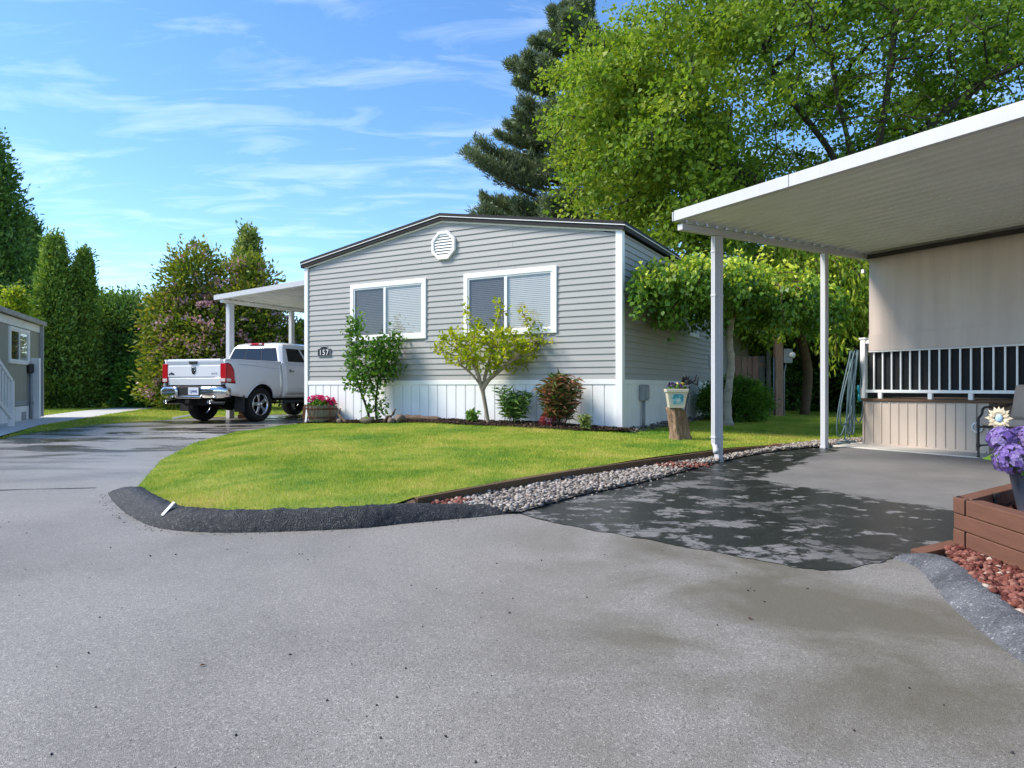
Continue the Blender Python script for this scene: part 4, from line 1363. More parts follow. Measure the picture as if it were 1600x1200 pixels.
# low board beside the corner
mb = MB(); mb.bar((-.20, -.01, .012), (.05, .04, .05), .09, .03); mb.build('low_board', M['redwood'], box_t, bevel=.004)
ins = [A + dB * .10 + dC * .13, Bp + dC * .1 - dB * .1, Dp - dC * .1 - dB * .1, Cp - dC * .1 + dB * .1]
pm = MB(); pm.add([(p.x - A.x, p.y - A.y, .19) for p in ins], [(0, 1, 2, 3)]); pm.build('soil', M['mulch'], box_t, fix=False)
stones('lava_rocks', 'red lava rock filling the timber planter box', 'gravel', [(p.x, p.y) for p in ins], lambda x, y: .19, 1500, 0.012, 0.026, M['lava'], 51, .85, 1, .12, .025)
lv = [G(1478, 866), G(1492, 874)] + [A + dB * .1, A + dB * 1.6] + [G(1800, 1105), G(1640, 1010), G(1570, 962), G(1520, 925), G(1492, 893)]
lv = [(p[0], p[1]) for p in lv]
S(sheet('lava_bed', [(A + dB * -.02)[:], (A + dB * 1.7)[:], G(1800, 1095)[:2], G(1650, 1012)[:2], G(1575, 962)[:2], G(1525, 925)[:2], G(1490, 890)[:2], G(1476, 872)[:2]], lambda x, y: .03, .1, M['lava_base']))
stones('lava_rocks', 'red lava rock spread between planter box and rolled kerb', 'gravel', [(A + dB * .02)[:], (A + dB * 1.7)[:], G(1800, 1095)[:2], G(1650, 1012)[:2], G(1575, 962)[:2], G(1525, 925)[:2], G(1490, 890)[:2], G(1478, 872)[:2]], lambda x, y: .028, 2600, .009, .021, M['lava'], 52, .85, 1, .12, .03)
ir = thing('drip_stake', 'short black irrigation stake in the planter box corner', 'stake', (A + dB * .13 + dC * .38).to_3d() + Vector((0, 0, .19)))
mb = MB(); mb.tube([(0, 0, 0), (0, 0, .10)], .011, 8); mb.build('stem', M['black'], ir); mb = MB(); mb.box(-.016, .02, -.014, .014, .10, .125); mb.build('head', M['black'], ir, bevel=.004)

M['pot'] = mat('slate_pot', (0.075, 0.082, 0.105), 0.5, 0.2, 4, 0.35, stretch=(8, 8, .6), bscale=20, bstr=.15)
POT = Vector((2.845, 3.60, .215))
pot = thing('flower_pot', 'tall grey slate plastic pot standing in the timber planter box', 'pot', POT)
mb = MB(); mb.lathe([(.105, 0), (.112, .02), (.150, .215), (.158, .222), (.176, .228), (.180, .268), (.172, .272), (.160, .262), (.150, .23)], 28, cap=False)
mb.add([(.11 * math.cos(t), .11 * math.sin(t), .002) for t in np.linspace(0, 2 * math.pi, 17)[:-1]], [tuple(range(16))]); mb.build('pot_wall', M['pot'], pot, smooth=True)
mb = MB(); mb.add([(.155 * math.cos(t), .155 * math.sin(t), .24) for t in np.linspace(0, 2 * math.pi, 17)[:-1]], [tuple(range(16))]); mb.build('soil', M['mulch'], pot, fix=False)

# ================================================================== PLANTS
def unit(a): return a / np.maximum(np.linalg.norm(a, axis=-1, keepdims=True), 1e-9)


def leaves(name, pos, axis, L, W, m, parent, rng, tint=None, jit=0.6, fold=0.12, Lvar=0.3):
    """leaf-sized folded quads; axis = mean growing direction of each leaf"""
    n = len(pos)
    a = unit(np.asarray(axis) + rng.normal(0, jit, (n, 3)))
    s = unit(np.cross(a, rng.normal(0, 1, (n, 3)) + np.array([0, 0, 0.8])))
    nn = np.cross(s, a)
    l = L * (1 + Lvar * rng.uniform(-1, 1, n))[:, None]
    w = W * (l / L)
    v = np.empty((n, 4, 3), dtype=np.float32)
    v[:, 0] = pos
    v[:, 1] = pos + a * l * .48 + s * w * .5 + nn * w * fold
    v[:, 2] = pos + a * l - nn * l * fold
    v[:, 3] = pos + a * l * .48 - s * w * .5 + nn * w * fold
    if tint is None: tint = rng.uniform(0, 1, n)
    t = np.repeat(np.clip(tint, 0, 1), 4)
    return np_mesh(name, v.reshape(-1, 3), np.arange(4 * n).reshape(-1, 4), m, parent, t, n=4)


def colonize(seeds, attr, step, infl, kill, iters=160, up=0.0, wob=0.15, rng=None):
    """grow branches from seed polylines towards the attractor points"""
    nodes, par = [], []
    for pl, p0 in seeds:
        prev = p0
        for q in pl:
            nodes.append(np.array(q, dtype=float)); par.append(prev); prev = len(nodes) - 1
    A_ = np.asarray(attr, dtype=float)
    alive = np.ones(len(A_), dtype=bool)
    first = 0
    best = np.full(len(A_), -1); bd = np.full(len(A_), 9e9)
    for it in range(iters):
        N = np.array(nodes[first:])
        idx = np.nonzero(alive)[0]
        if len(idx) == 0 or len(N) == 0: break
        D = np.linalg.norm(A_[idx][:, None] - N[None], axis=2)
        j = D.argmin(1); d = D[np.arange(len(idx)), j]
        b = d < bd[idx]
        best[idx[b]] = j[b] + first; bd[idx[b]] = d[b]
        first = len(nodes)
        act = idx[bd[idx] < infl]
        if len(act) == 0: break
        grow = {}
        for k in act: grow.setdefault(best[k], []).append(k)
        for nd, ks in grow.items():
            v = unit(A_[ks] - nodes[nd]).mean(0)
            v = v + rng.normal(0, wob, 3); v[2] += up
            v = v / max(np.linalg.norm(v), 1e-6)
            nodes.append(nodes[nd] + v * step); par.append(nd)
        alive &= bd > kill
    return np.array(nodes), np.array(par)


def wood(name, nodes, par, m, parent, rtip, expo=2.35, base=None, rmax=None, nmin=4):
    n = len(nodes)
    kids = [[] for _ in range(n)]
    for i, p in enumerate(par):
        if p >= 0: kids[p].append(i)
    r = np.zeros(n)
    order = list(range(n))
    for i in reversed(order):
        r[i] = rtip if not kids[i] else sum(r[k] ** expo for k in kids[i]) ** (1 / expo)
    if rmax: r = np.minimum(r, rmax)
    mb = MB()
    stack = [(i, None) for i in range(n) if par[i] < 0]
    while stack:
        i, frm = stack.pop()
        chain = [] if frm is None else [frm]
        rad = [] if frm is None else [min(r[frm], r[i] * 1.25)]
        while True:
            chain.append(i); rad.append(r[i])
            if not kids[i]: break
            ks = sorted(kids[i], key=lambda k: -r[k])
            for k in ks[1:]: stack.append((k, i))
            i = ks[0]
        if len(chain) > 1:
            mx = max(rad)
            mb.tube([nodes[c] for c in chain], rad, 10 if mx > .1 else (6 if mx > .03 else nmin), cap=False)
    return mb.build(name, m, parent, smooth=True, fix=False), r, kids


def ell_points(n, ells, rng, shell=0.0):
    """points in a union of ellipsoids (centre, radii)"""
    vol = np.array([e[1][0] * e[1][1] * e[1][2] for e in ells]); vol = vol / vol.sum()
    k = rng.choice(len(ells), n, p=vol)
    d = unit(rng.normal(0, 1, (n, 3)))
    rr = rng.uniform(shell ** 3, 1, n) ** (1 / 3)
    C_ = np.array([e[0] for e in ells])[k]; R_ = np.array([e[1] for e in ells])[k]
    return C_ + d * rr[:, None] * R_, d


M['bark'] = mat('maple_bark', (0.052, 0.046, 0.036), 0.9, 0.35, 3, 0.15, bscale=14, bstr=0.7, bdist=0.03, stretch=(1, 1, .3), dirt=((0.075, 0.085, 0.03), 1.3, .5))
M['bark_pine'] = mat('pine_bark', (0.13, 0.085, 0.06), 0.9, 0.3, 4, 0.15, bscale=12, bstr=0.7, bdist=0.03, stretch=(1, 1, .4))
M['bark_birch'] = mat('birch_bark', (0.42, 0.385, 0.32), 0.75, 0.22, 7, 0.2, bscale=24, bstr=.6, bdist=.012, stretch=(1, 1, 2.6), dirt=((0.10, 0.085, 0.06), 5, 0.75))
M['bark_pale'] = mat('pale_bark', (0.33, 0.255, 0.18), 0.8, 0.25, 9, 0.2, bscale=30, bstr=.5, bdist=.01, stretch=(1, 1, .4))
M['twig'] = mat('brown_twig', (0.13, 0.085, 0.05), 0.85, 0.25, 9, 0.2)
M['l_maple'] = leaf_mat('maple_leaf', [(0, (0.062, 0.144, 0.018)), (.4, (0.131, 0.237, 0.025)), (.75, (0.231, 0.331, 0.037)), (1, (0.400, 0.450, 0.062))], .45)
M['l_pine'] = leaf_mat('pine_needle', [(0, (0.070, 0.103, 0.056)), (.6, (0.153, 0.199, 0.113)), (1, (0.292, 0.327, 0.176))], .15)
M['l_thuja'] = leaf_mat('thuja_spray', [(0, (0.068, 0.144, 0.032)), (.55, (0.173, 0.295, 0.053)), (1, (0.377, 0.472, 0.091))], .2)
M['l_dark'] = leaf_mat('dark_leaf', [(0, (0.054, 0.120, 0.026)), (.6, (0.120, 0.233, 0.051)), (1, (0.284, 0.398, 0.100))], .25)
M['l_green'] = leaf_mat('green_leaf', [(0, (0.045, 0.128, 0.018)), (.5, (0.093, 0.217, 0.027)), (1, (0.210, 0.352, 0.045))], .35, .42, .35)
M['l_lime'] = leaf_mat('lime_leaf', [(0, (0.115, 0.223, 0.019)), (.5, (0.223, 0.338, 0.024)), (1, (0.459, 0.459, 0.047))], .42)
M['l_gold'] = leaf_mat('golden_leaf', [(0, (0.14, 0.25, 0.015)), (.4, (0.31, 0.40, 0.020)), (.75, (0.50, 0.50, 0.030)), (1, (0.66, 0.56, 0.05))], .5)
M['l_pale'] = leaf_mat('pale_leaf', [(0, (0.114, 0.174, 0.042)), (.5, (0.222, 0.282, 0.078)), (1, (0.360, 0.408, 0.132))], .35)
M['l_bronze'] = leaf_mat('magnolia_leaf', [(0, (0.048, 0.112, 0.019)), (.45, (0.136, 0.200, 0.026)), (.8, (0.320, 0.312, 0.032)), (1, (0.464, 0.256, 0.080))], .35)
M['l_red'] = leaf_mat('nandina_leaf', [(0, (0.046, 0.098, 0.021)), (.35, (0.098, 0.137, 0.033)), (.65, (0.221, 0.111, 0.046)), (1, (0.390, 0.143, 0.091))], .3)
M['f_pink'] = leaf_mat('pale_pink_petal', [(0, (0.42, 0.20, 0.31)), (.6, (0.60, 0.38, 0.46)), (1, (0.72, 0.56, 0.56))], .3)
M['f_mag'] = leaf_mat('magenta_petal', [(0, (0.45, 0.015, 0.13)), (1, (0.75, 0.06, 0.28))], .3)
M['f_violet'] = leaf_mat('violet_petal', [(0, (0.15, 0.08, 0.33)), (.5, (0.27, 0.18, 0.47)), (.85, (0.42, 0.33, 0.60)), (1, (0.66, 0.58, 0.76))], .3)
M['f_purple'] = leaf_mat('pansy_petal', [(0, (0.07, 0.02, 0.17)), (.65, (0.16, 0.06, 0.30)), (.72, (0.62, 0.50, 0.05)), (1, (0.70, 0.60, 0.20))], .25)
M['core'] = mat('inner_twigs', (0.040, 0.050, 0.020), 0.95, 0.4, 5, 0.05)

# ---- big maple behind the carport
rng = np.random.default_rng(101)
maple = thing('maple_tree', 'huge spreading maple with bright green leaves rising behind the carport', 'tree', (11.4, 21.5, 0))
seeds = []
tr = [(0, 0, 0), (0, 0, 1.2), (-.02, -.03, 2.4), (-.05, -.08, 3.6)]
seeds.append((tr, -1))
off = np.array([11.4, 21.5, 0.0])
def limb(pts, frm):
    p = smooth_line([tr[frm]] + [tuple(np.array(q) - off) for q in pts], 4)[1:]
    seeds.append(([tuple(v) for v in p], frm))
limb([(11.35, 21.2, 5.4), (11.3, 20.9, 7.6), (11.55, 20.6, 10.2), (11.8, 20.6, 12.6)], 3)
limb([(10.9, 21.1, 5.9), (10.5, 20.8, 8.0), (9.95, 20.5, 9.7), (9.5, 20.3, 11.6)], 3)
limb([(10.6, 21.0, 5.9), (9.9, 20.6, 7.8), (8.8, 20.2, 9.0), (7.8, 19.8, 9.9), (7.2, 19.6, 11.4)], 3)
limb([(10.2, 20.9, 5.2), (8.6, 20.3, 6.3), (6.6, 19.8, 7.0), (5.1, 19.5, 7.7), (3.4, 19.3, 8.8)], 2)
limb([(10.4, 21.6, 5.4), (8.4, 21.6, 7.1), (6.2, 21.4, 8.6), (4.4, 21.0, 10.0)], 2)
limb([(12.0, 21.2, 6.2), (12.7, 20.8, 8.6), (13.9, 20.5, 9.8), (15.6, 20.2, 10.8)], 3)
limb([(12.6, 21.2, 5.6), (14.2, 20.9, 7.2), (16.8, 20.6, 8.6)], 2)
limb([(9.6, 20.4, 4.7), (7.6, 19.3, 5.2), (5.4, 18.7, 5.4)], 2)
at, _ = ell_points(1500, [((10.6 - 11.4, .8, 9.8), (9.6, 6.4, 5.0)), ((4.4 - 11.4, -1.6, 8.4), (3.4, 3.4, 3.4)), ((5.6 - 11.4, -2.6, 5.5), (2.4, 2.2, 1.3)), ((16 - 11.4, -.8, 9), (4.6, 4.0, 3.4))], rng, 0.45)
nodes, par = colonize(seeds, at, 0.42, 5.0, 0.75, 80, 0.02, .22, rng)
wo, rad, kids = wood('trunk', nodes, par, M['bark'], maple, 0.019, 2.12, rmax=.42)
ends = np.array([i for i in range(len(nodes)) if rad[i] < .055 and nodes[i][2] > 4.0])
cp = nodes[ends]
# flat sprays of leaves, with gaps between them
NC = 4200
ck = rng.integers(0, len(cp), NC)
cc = cp[ck] + rng.normal(0, .16, (NC, 3))
PER = 52
NL = NC * PER
kk = np.repeat(np.arange(NC), PER)
tl_ = rng.normal(0, .32, (NC, 2))
sp = rng.normal(0, 1, (NL, 3)) * np.array([.36, .36, .085])
sp[:, 2] += sp[:, 0] * tl_[kk, 0] + sp[:, 1] * tl_[kk, 1] - .25 * (sp[:, 0] ** 2 + sp[:, 1] ** 2)
pos = cc[kk] + sp
ct = rng.uniform(0, 1, NC)
tint = .08 + .40 * ct[kk] + .34 * rng.uniform(0, 1, NL)
tint += np.clip((-2.0 - pos[:, 0]) * .05, 0, .24)  # sunlit left side of the crown painted into the tint as brighter leaves
# the inner lower part of the crown is bare limbs
pk = .06 + .94 * np.clip((pos[:, 2] - 9.8) / 3.2, 0, 1) ** 1.3
pk = np.maximum(pk, np.clip((-3.6 - pos[:, 0]) / 2.0, 0, 1))
pk = np.maximum(pk, np.where(pos[:, 1] > .8, 1.0, 0))
kp = rng.uniform(0, 1, NL) < pk
pos, sp, tint = pos[kp], sp[kp], tint[kp]
leaves('crown', pos, unit(sp * np.array([1, 1, .5]) + np.array([0, 0, -.10])), .125, .105, M['l_maple'], maple, rng, tint, .7, .15, .5)

# ---- pine behind the house
rng = np.random.default_rng(102)
pine = thing('pine_tree', 'tall dark pine with upswept branches behind the grey house roof', 'tree', (2.55, 28.0, 0))
mb = MB(); mb.tube([(0, 0, 0), (.05, 0, 5), (-.05, 0, 11), (0, 0, 15), (0, 0, 18)], [.32, .27, .19, .10, .03], 12); mb.build('trunk', M['bark_pine'], pine, smooth=True)
prof_p = [(5.5, 4.2), (7.8, 4.6), (8.6, 4.6), (9.8, 3.9), (11.1, 2.9), (13, 2.8), (14.3, 2.4), (15.3, 1.3), (17.6, .4)]
bm_ = MB(); npos, naxis = [], []
z = 5.6
while z < 17.6:
    for k in range(5):
        az = rng.uniform(0, 2 * math.pi)
        ln = lerp_tab(prof_p, z) * rng.uniform(.62, 1.05)
        d = np.array([math.cos(az), math.sin(az), 0])
        p = []
        for t in np.linspace(0, 1, 7):
            p.append(np.array([0, 0, z]) + d * ln * t + np.array([0, 0, (-.10 * t + .34 * t ** 2.2) * ln * .8]))
        bm_.tube([tuple(q) for q in p], [.07 * (1 - .8 * t) * (ln / 4 + .3) for t in np.linspace(0, 1, 7)], 5, cap=False)
        for t in np.arange(.28, 1.02, .055):
            q = np.array([0, 0, z]) + d * ln * t + np.array([0, 0, (-.10 * t + .34 * t ** 2.2) * ln * .8])
            side = np.array([-d[1], d[0], 0])
            for sg in (-1, 1, 0):
                tl = ln * (.30 * (1.1 - t) + .06) * rng.uniform(.5, 1.2)
                tw = unit(d * .7 + side * sg * .9 + np.array([0, 0, .35 + .3 * rng.uniform()]))
                e = q + tw * max(tl, .16)
                for tt in np.linspace(.25, 1, 4):
                    npos.append(q + (e - q) * tt); naxis.append(tw + np.array([0, 0, .4]))
    z += rng.uniform(.34, .52)
bm_.build('branches', M['bark_pine'], pine, smooth=True, fix=False)
npos, naxis = np.array(npos), np.array(naxis)
rep = 20
k = np.repeat(np.arange(len(npos)), rep)
ct = rng.uniform(0, 1, len(npos))
leaves('crown', npos[k] + rng.normal(0, .07, (len(k), 3)), naxis[k], .22, .036, M['l_pine'], pine, rng, .25 + .45 * ct[k] + .3 * rng.uniform(0, 1, len(k)), .62, .02)


def clump_crown(name, m, parent, rng, ells, nclump, per, rad, L, W, axis=(0, 0, .35), shell=.75, jit=.6, core=True, zmin=None, tbase=.0, squash=1.0, outward=.8):
    c, d = ell_points(nclump, ells, rng, shell)
    if zmin is not None:
        k = c[:, 2] > zmin; c, d = c[k], d[k]
    n = len(c)
    kk = np.repeat(np.arange(n), per)
    o = rng.normal(0, 1, (len(kk), 3)) * rad * np.array([1, 1, squash])
    pos = c[kk] + o
    ax = d[kk] * outward + unit(o) * .5 + np.array(axis)
    ct = rng.uniform(0, 1, n)
    t = tbase + .45 * ct[kk] + .5 * rng.uniform(0, 1, len(kk))
    if zmin is not None: 
        q = pos[:, 2] > zmin - .1; pos, ax, t = pos[q], ax[q], t[q]
    o_ = leaves(name, pos, ax, L, W, m, parent, rng, t, jit)
    return o_


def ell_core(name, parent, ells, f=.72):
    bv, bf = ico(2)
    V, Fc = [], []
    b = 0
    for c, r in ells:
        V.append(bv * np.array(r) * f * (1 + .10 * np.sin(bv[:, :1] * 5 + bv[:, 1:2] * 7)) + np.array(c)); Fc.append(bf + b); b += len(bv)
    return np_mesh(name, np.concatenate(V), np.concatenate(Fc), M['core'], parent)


def column(name, label, loc, H, Rd, m, seed, n=420, per=60, L=.16, W=.07, low=.0, group=None, bumps=.22):
    """dense upright evergreen with a bumpy tapering outline"""
    rng = np.random.default_rng(seed)
    t = thing(name, label, 'tree', loc, 0, group)
    mb = MB(); mb.tube([(0, 0, 0), (0, 0, H * .85)], [.13, .03], 8); mb.build('trunk', M['bark'], t)
    zz = rng.uniform(0, 1, n) ** 1.15
    prof_c = lambda q: np.clip(1.0 - q, 0, 1) ** .74 * (.80 + .20 * np.minimum(1, q * 5)) 
    az = rng.uniform(0, 2 * np.pi, n)
    rr = Rd * prof_c(zz) * (1 + bumps * rng.uniform(-1, .8, n))
    c = np.stack([rr * np.cos(az), rr * np.sin(az), low + zz * (H - low)], 1)
    d = np.stack([np.cos(az), np.sin(az), np.zeros(n)], 1)
    kk = np.repeat(np.arange(n), per)
    o = rng.normal(0, 1, (len(kk), 3)) * np.array([.16, .16, .24]) * (Rd / 1.1) ** .5
    ct = rng.uniform(0, 1, n)
    leaves('crown', c[kk] + o, d[kk] * .65 + np.array([0, 0, .7]), L, W, m, t, rng, .08 + .55 * ct[kk] + .45 * rng.uniform(0, 1, len(kk)), .5)
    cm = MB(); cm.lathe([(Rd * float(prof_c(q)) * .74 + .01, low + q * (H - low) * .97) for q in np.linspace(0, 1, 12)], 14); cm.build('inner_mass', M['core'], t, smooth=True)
    return t


GL = lambda px, Y: (px - 800) / F * Y
column('thuja_tree', 'broad dense columnar evergreen, taller of the two beside the olive building', (GL(85, 25.5), 25.5, 0.02), 6.35, .86, M['l_thuja'], 201, 620, 60, bumps=.30)
column('thuja_tree', 'slim columnar evergreen standing right of the broad one', (GL(131, 26.2), 26.2, 0.02), 6.0, .56, M['l_thuja'], 202, 460, 55, bumps=.32)
column('conifer_tree', 'very tall loose conifer cut by the left picture edge', (GL(-22, 33), 33, 0), 13.2, 3.1, M['l_dark'], 203, 620, 60, .24, .11, 1.0, bumps=.42)
column('conifer_tree', 'mid height conifer between the tall conifer and the columnar evergreens', (GL(47, 36), 36, 0), 9.6, 1.5, M['l_dark'], 204, 420, 60, .22, .10, .5, bumps=.35)
column('thuja_tree', 'low yellow green evergreen rising behind the olive building roof', (GL(22, 24), 24, 0.02), 4.1, .8, M['l_lime'], 205, 260, 50)


def bush(name, label, loc, ells, m, seed, nclump, per, rad, L, W, cat='shrub', core=True, stems=0, trunk=None, coref=.72, **kw):
    rng = np.random.default_rng(seed)
    t = thing(name, label, cat, loc)
    clump_crown('crown' if cat == 'tree' else 'foliage', m, t, rng, ells, nclump, per, rad, L, W, **kw)
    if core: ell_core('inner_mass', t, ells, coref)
    mb = MB()
    if trunk:
        c0 = np.array(ells[0][0])
        mb.tube([(0, 0, 0), tuple(c0 * np.array([.4, .4, .5])), tuple(c0)], [trunk, trunk * .8, trunk * .4], 8)
    for k in range(max(stems, 0)):
        e = ells[k % len(ells)][0]
        mb.tube([(rng.normal(0, .05), rng.normal(0, .05), 0), (e[0] * .5 + rng.normal(0, .1), e[1] * .5, e[2] * .5), (e[0] + rng.normal(0, .2), e[1] + rng.normal(0, .2), e[2] + rng.normal(0, .3))], [.035, .025, .012], 6)
    if mb.v: mb.build('trunk' if trunk else 'stem', M['bark'], t, smooth=True)
    return t


bush('hedge_tree', 'dark rounded evergreen right of the columnar pair', (GL(192, 28), 28, 0), [((0, 0, 2.3), (1.15, 1.2, 2.35)), ((.5, -.2, 1.5), (1.0, 1.0, 1.5)), ((-.35, .1, 3.2), (.75, .8, 1.2))], M['l_dark'], 211, 520, 60, .2, .15, .08, 'tree', trunk=.15, axis=(0, 0, .2))
bush('laurel_bush', 'low glossy dark green laurel at the end of the walk', (GL(228, 27), 27, 0), [((0, 0, 1.0), (1.1, 1.0, 1.05)), ((1.2, .3, .9), (1.0, .9, 1.0))], M['l_green'], 212, 260, 60, .2, .15, .075, stems=3)
bush('pale_tree', 'pale yellow green tree behind the dark rounded evergreen', (GL(172, 37), 37, 0), [((0, 0, 3.2), (1.7, 1.5, 2.6)), ((-.9, 0, 4.0), (1.0, 1.0, 1.9))], M['l_lime'], 213, 330, 60, .3, .2, .11, 'tree', trunk=.16, core=False)
bush('pale_tree', 'airy pale willow like tree left of the flowering tree', (GL(228, 42), 42, 0), [((0, 0, 4.1), (1.9, 1.5, 2.8)), ((.6, 0, 5.0), (1.2, 1.0, 1.6))], M['l_pale'], 214, 190, 50, .3, .22, .08, 'tree', trunk=.2, core=False, shell=.2, stems=6)

# far poplar
bush('poplar_tree', 'narrow distant poplar rising above the flowering tree', (GL(388, 62), 62, 0), [((0, 0, 11.2), (.95, .9, 4.6)), ((0.1, 0, 9.0), (1.25, 1.1, 3.0))], M['l_pale'], 215, 330, 46, .28, .34, .24, 'tree', trunk=.25, core=False, shell=.3, axis=(0, 0, .6))

# flowering tree behind the truck
rng = np.random.default_rng(216)
flo = thing('flowering_tree', 'pink blossomed small tree behind the white pickup', 'tree', (GL(335, 24.5), 24.5, 0))
fe = [((0, 0, 2.3), (2.2, 1.7, 2.2)), ((-.75, 0, 4.35), (.95, 1.0, 1.75)), ((1.0, .1, 4.15), (1.25, 1.1, 1.4)), ((-1.5, 0, 3.0), (.9, .9, 1.4)), ((1.8, .2, 2.5), (1.3, 1.1, 1.4)), ((-1.3, -.3, 1.0), (1.1, 1.0, 1.0)), ((2.7, .4, 1.6), (.9, .9, 1.4))]
clump_crown('crown', M['l_bronze'], flo, rng, fe, 1000, 40, .22, .17, .085, shell=.5, axis=(0, 0, .3), tbase=.02)
clump_crown('blossom', M['f_pink'], flo, rng, fe, 620, 12, .075, .11, .085, shell=.86, axis=(0, 0, .2), zmin=.5)
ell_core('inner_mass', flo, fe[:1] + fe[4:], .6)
mb = MB()
for e in fe: mb.tube([(0, 0, 0), (e[0][0] * .4, e[0][1] * .4, e[0][2] * .45), (e[0][0], e[0][1], e[0][2] + .5)], [.09, .06, .02], 6)
mb.build('trunk', M['bark'], flo, smooth=True)

# ---- weeping umbrella tree beside the house
rng = np.random.default_rng(301)
WT = Vector((4.06, 12.6, 0)); WT.z = lawn_z(WT.x, WT.y) - .03
wt = thing('weeping_birch', 'umbrella shaped weeping birch with pale trunk beside the house', 'tree', WT)
mb = MB()
wtr = smooth_line([(.0, 0, 0), (-.02, 0, .5), (.05, 0, 1.2), (.02, 0, 1.6), (.06, 0, 2.05)], 6)
mb.tube(wtr, [.080 - .025 * (i / len(wtr)) + .03 * max(0, 1 - i / 3) + .008 * math.sin(i * 1.9) for i in range(len(wtr))], 12); mb.build('trunk', M['bark_birch'], wt, smooth=True)
bm_ = MB(); lp, la, lt = [], [], []
axm = np.array([.84, .55, 0]); axn = np.array([-.55, .84, 0])
HN = np.array([.873, -.488, 0])
NB = 150
for k in range(NB):
    az = 2 * math.pi * (k + rng.uniform()) / NB * 7
    fr = rng.uniform(.25, 1.0) ** .6
    tgt = (axm * math.cos(az) * 2.65 + axn * math.sin(az) * 1.15) * fr
    tgt = tgt + np.array([-.12, -.25, 0]) * fr
    zt = 2.42 + rng.uniform(.08, .58) * (1 - .40 * fr)
    drop = rng.uniform(.2, .72) * (.5 + .5 * fr) + (.45 * rng.uniform() if rng.uniform() < .22 else 0)
    pts_ = [np.array([.06, 0, 2.0]), np.array([.06, 0, 2.0]) + tgt * .4 + np.array([0, 0, zt - 2.0]), tgt + np.array([0, 0, zt]), tgt * 1.08 + np.array([0, 0, zt - drop * .55]), tgt * 1.10 + np.array([0, 0, zt - drop])]
    c = smooth_line([tuple(q) for q in pts_], 6)
    ok = [(np.array(q[:2]) + np.array([WT.x, WT.y]) - np.array([HP.x, HP.y])) @ HN[:2] > .12 for q in c]
    c = [q for q, o in zip(c, ok) if o]
    if len(c) < 3: continue
    bm_.tube(c, [.022 * (1 - .85 * i / len(c)) for i in range(len(c))], 4, cap=False)
    for i in range(4, len(c)):
        for _ in range(11):
            lp.append(np.array(c[i]) + rng.normal(0, .11, 3) * np.array([1, 1, .8])); la.append((tgt[0] * .12, tgt[1] * .12, -.7))
            lt.append((.95 if c[i].z > zt - .1 else .42) * rng.uniform(.35, 1.05))  # sunlit top and shaded underside of the umbrella put into the leaf tint
# young yellow shoots standing up from the top
for k in range(26):
    az = rng.uniform(0, 6.28); fr = rng.uniform(.1, .95)
    b0 = (axm * math.cos(az) * 2.5 + axn * math.sin(az) * 1.0) * fr + np.array([-.1, -.2, 2.72 - .22 * fr])
    if (b0[:2] + np.array([WT.x, WT.y]) - np.array([HP.x, HP.y])) @ HN[:2] < .2: continue
    tip = b0 + np.array([rng.normal(0, .22), rng.normal(0, .15), rng.uniform(.25, .75)])
    bm_.tube([tuple(b0), tuple((b0 + tip) / 2 + rng.normal(0, .04, 3)), tuple(tip)], [.008, .006, .003], 4, cap=False)
    for t in np.linspace(.2, 1, 9):
        for _ in range(2):
            lp.append(b0 + (tip - b0) * t + rng.normal(0, .03, 3)); la.append((rng.normal(0, .5), rng.normal(0, .5), -.2)); lt.append(rng.uniform(.7, 1.05))
bm_.build('branches', M['twig'], wt, smooth=True, fix=False)
lp, la, lt = np.array(lp), np.array(la), np.array(lt)
dist = (lp[:, :2] + np.array([WT.x, WT.y]) - np.array([HP.x, HP.y])) @ HN[:2]
kf = dist > .09
M['l_birch'] = leaf_mat('birch_leaf', [(0, (0.069, 0.149, 0.029)), (.4, (0.110, 0.230, 0.033)), (.7, (0.267, 0.414, 0.037)), (1, (0.662, 0.699, 0.074))], .38, .4, .35)
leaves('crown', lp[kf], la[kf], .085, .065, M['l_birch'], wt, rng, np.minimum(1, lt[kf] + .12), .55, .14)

# ---- drooping lime tree further back
rng = np.random.default_rng(302)
dt = thing('weeping_tree', 'bright lime weeping tree in the back garden behind the birch', 'tree', (8.0, 18.4, .1))
mb = MB(); mb.tube(smooth_line([(0, 0, 0), (.1, 0, 1.2), (-.1, 0, 2.4), (.2, 0, 3.6)], 4), .13, 10)
lp, la, lt = [], [], []
for k in range(210):
    az = rng.uniform(0, 2 * math.pi); rr_ = rng.uniform(.15, 1) ** .6
    cx, cy = 2.5 * rr_ * math.cos(az), 1.9 * rr_ * math.sin(az)
    zt = 4.45 - 1.1 * rr_ ** 2 + rng.uniform(-.35, .3)
    dr = rng.uniform(.5, 1.7)
    c = smooth_line([(0, 0, 2.6), (cx * .5, cy * .5, zt + .1), (cx, cy, zt - .1), (cx * 1.1, cy * 1.1, zt - dr * .6), (cx * 1.12, cy * 1.12, zt - dr)], 5)
    mb.tube(c, [.03 * (1 - .88 * i / len(c)) for i in range(len(c))], 4, cap=False)
    for i in range(7, len(c)):
        for _ in range(13):
            lp.append(np.array(c[i]) + rng.normal(0, .15, 3)); la.append((cx * .1, cy * .1, -.8)); lt.append(rng.uniform(.05, .95))
mb.build('trunk', M['twig'], dt, smooth=True, fix=False)
leaves('crown', np.array(lp), np.array(la), .17, .055, M['l_lime'], dt, rng, np.array(lt), .4, .1)

# round bush behind the birch trunk
bush('round_bush', 'round bright green bush behind the birch trunk', (4.72, 14.35, .12), [((0, 0, .44), (.70, .66, .50)), ((.22, -.1, .42), (.55, .5, .46))], M['l_green'], 303, 420, 44, .06, .055, .032, stems=3, tbase=.12, zmin=.02)

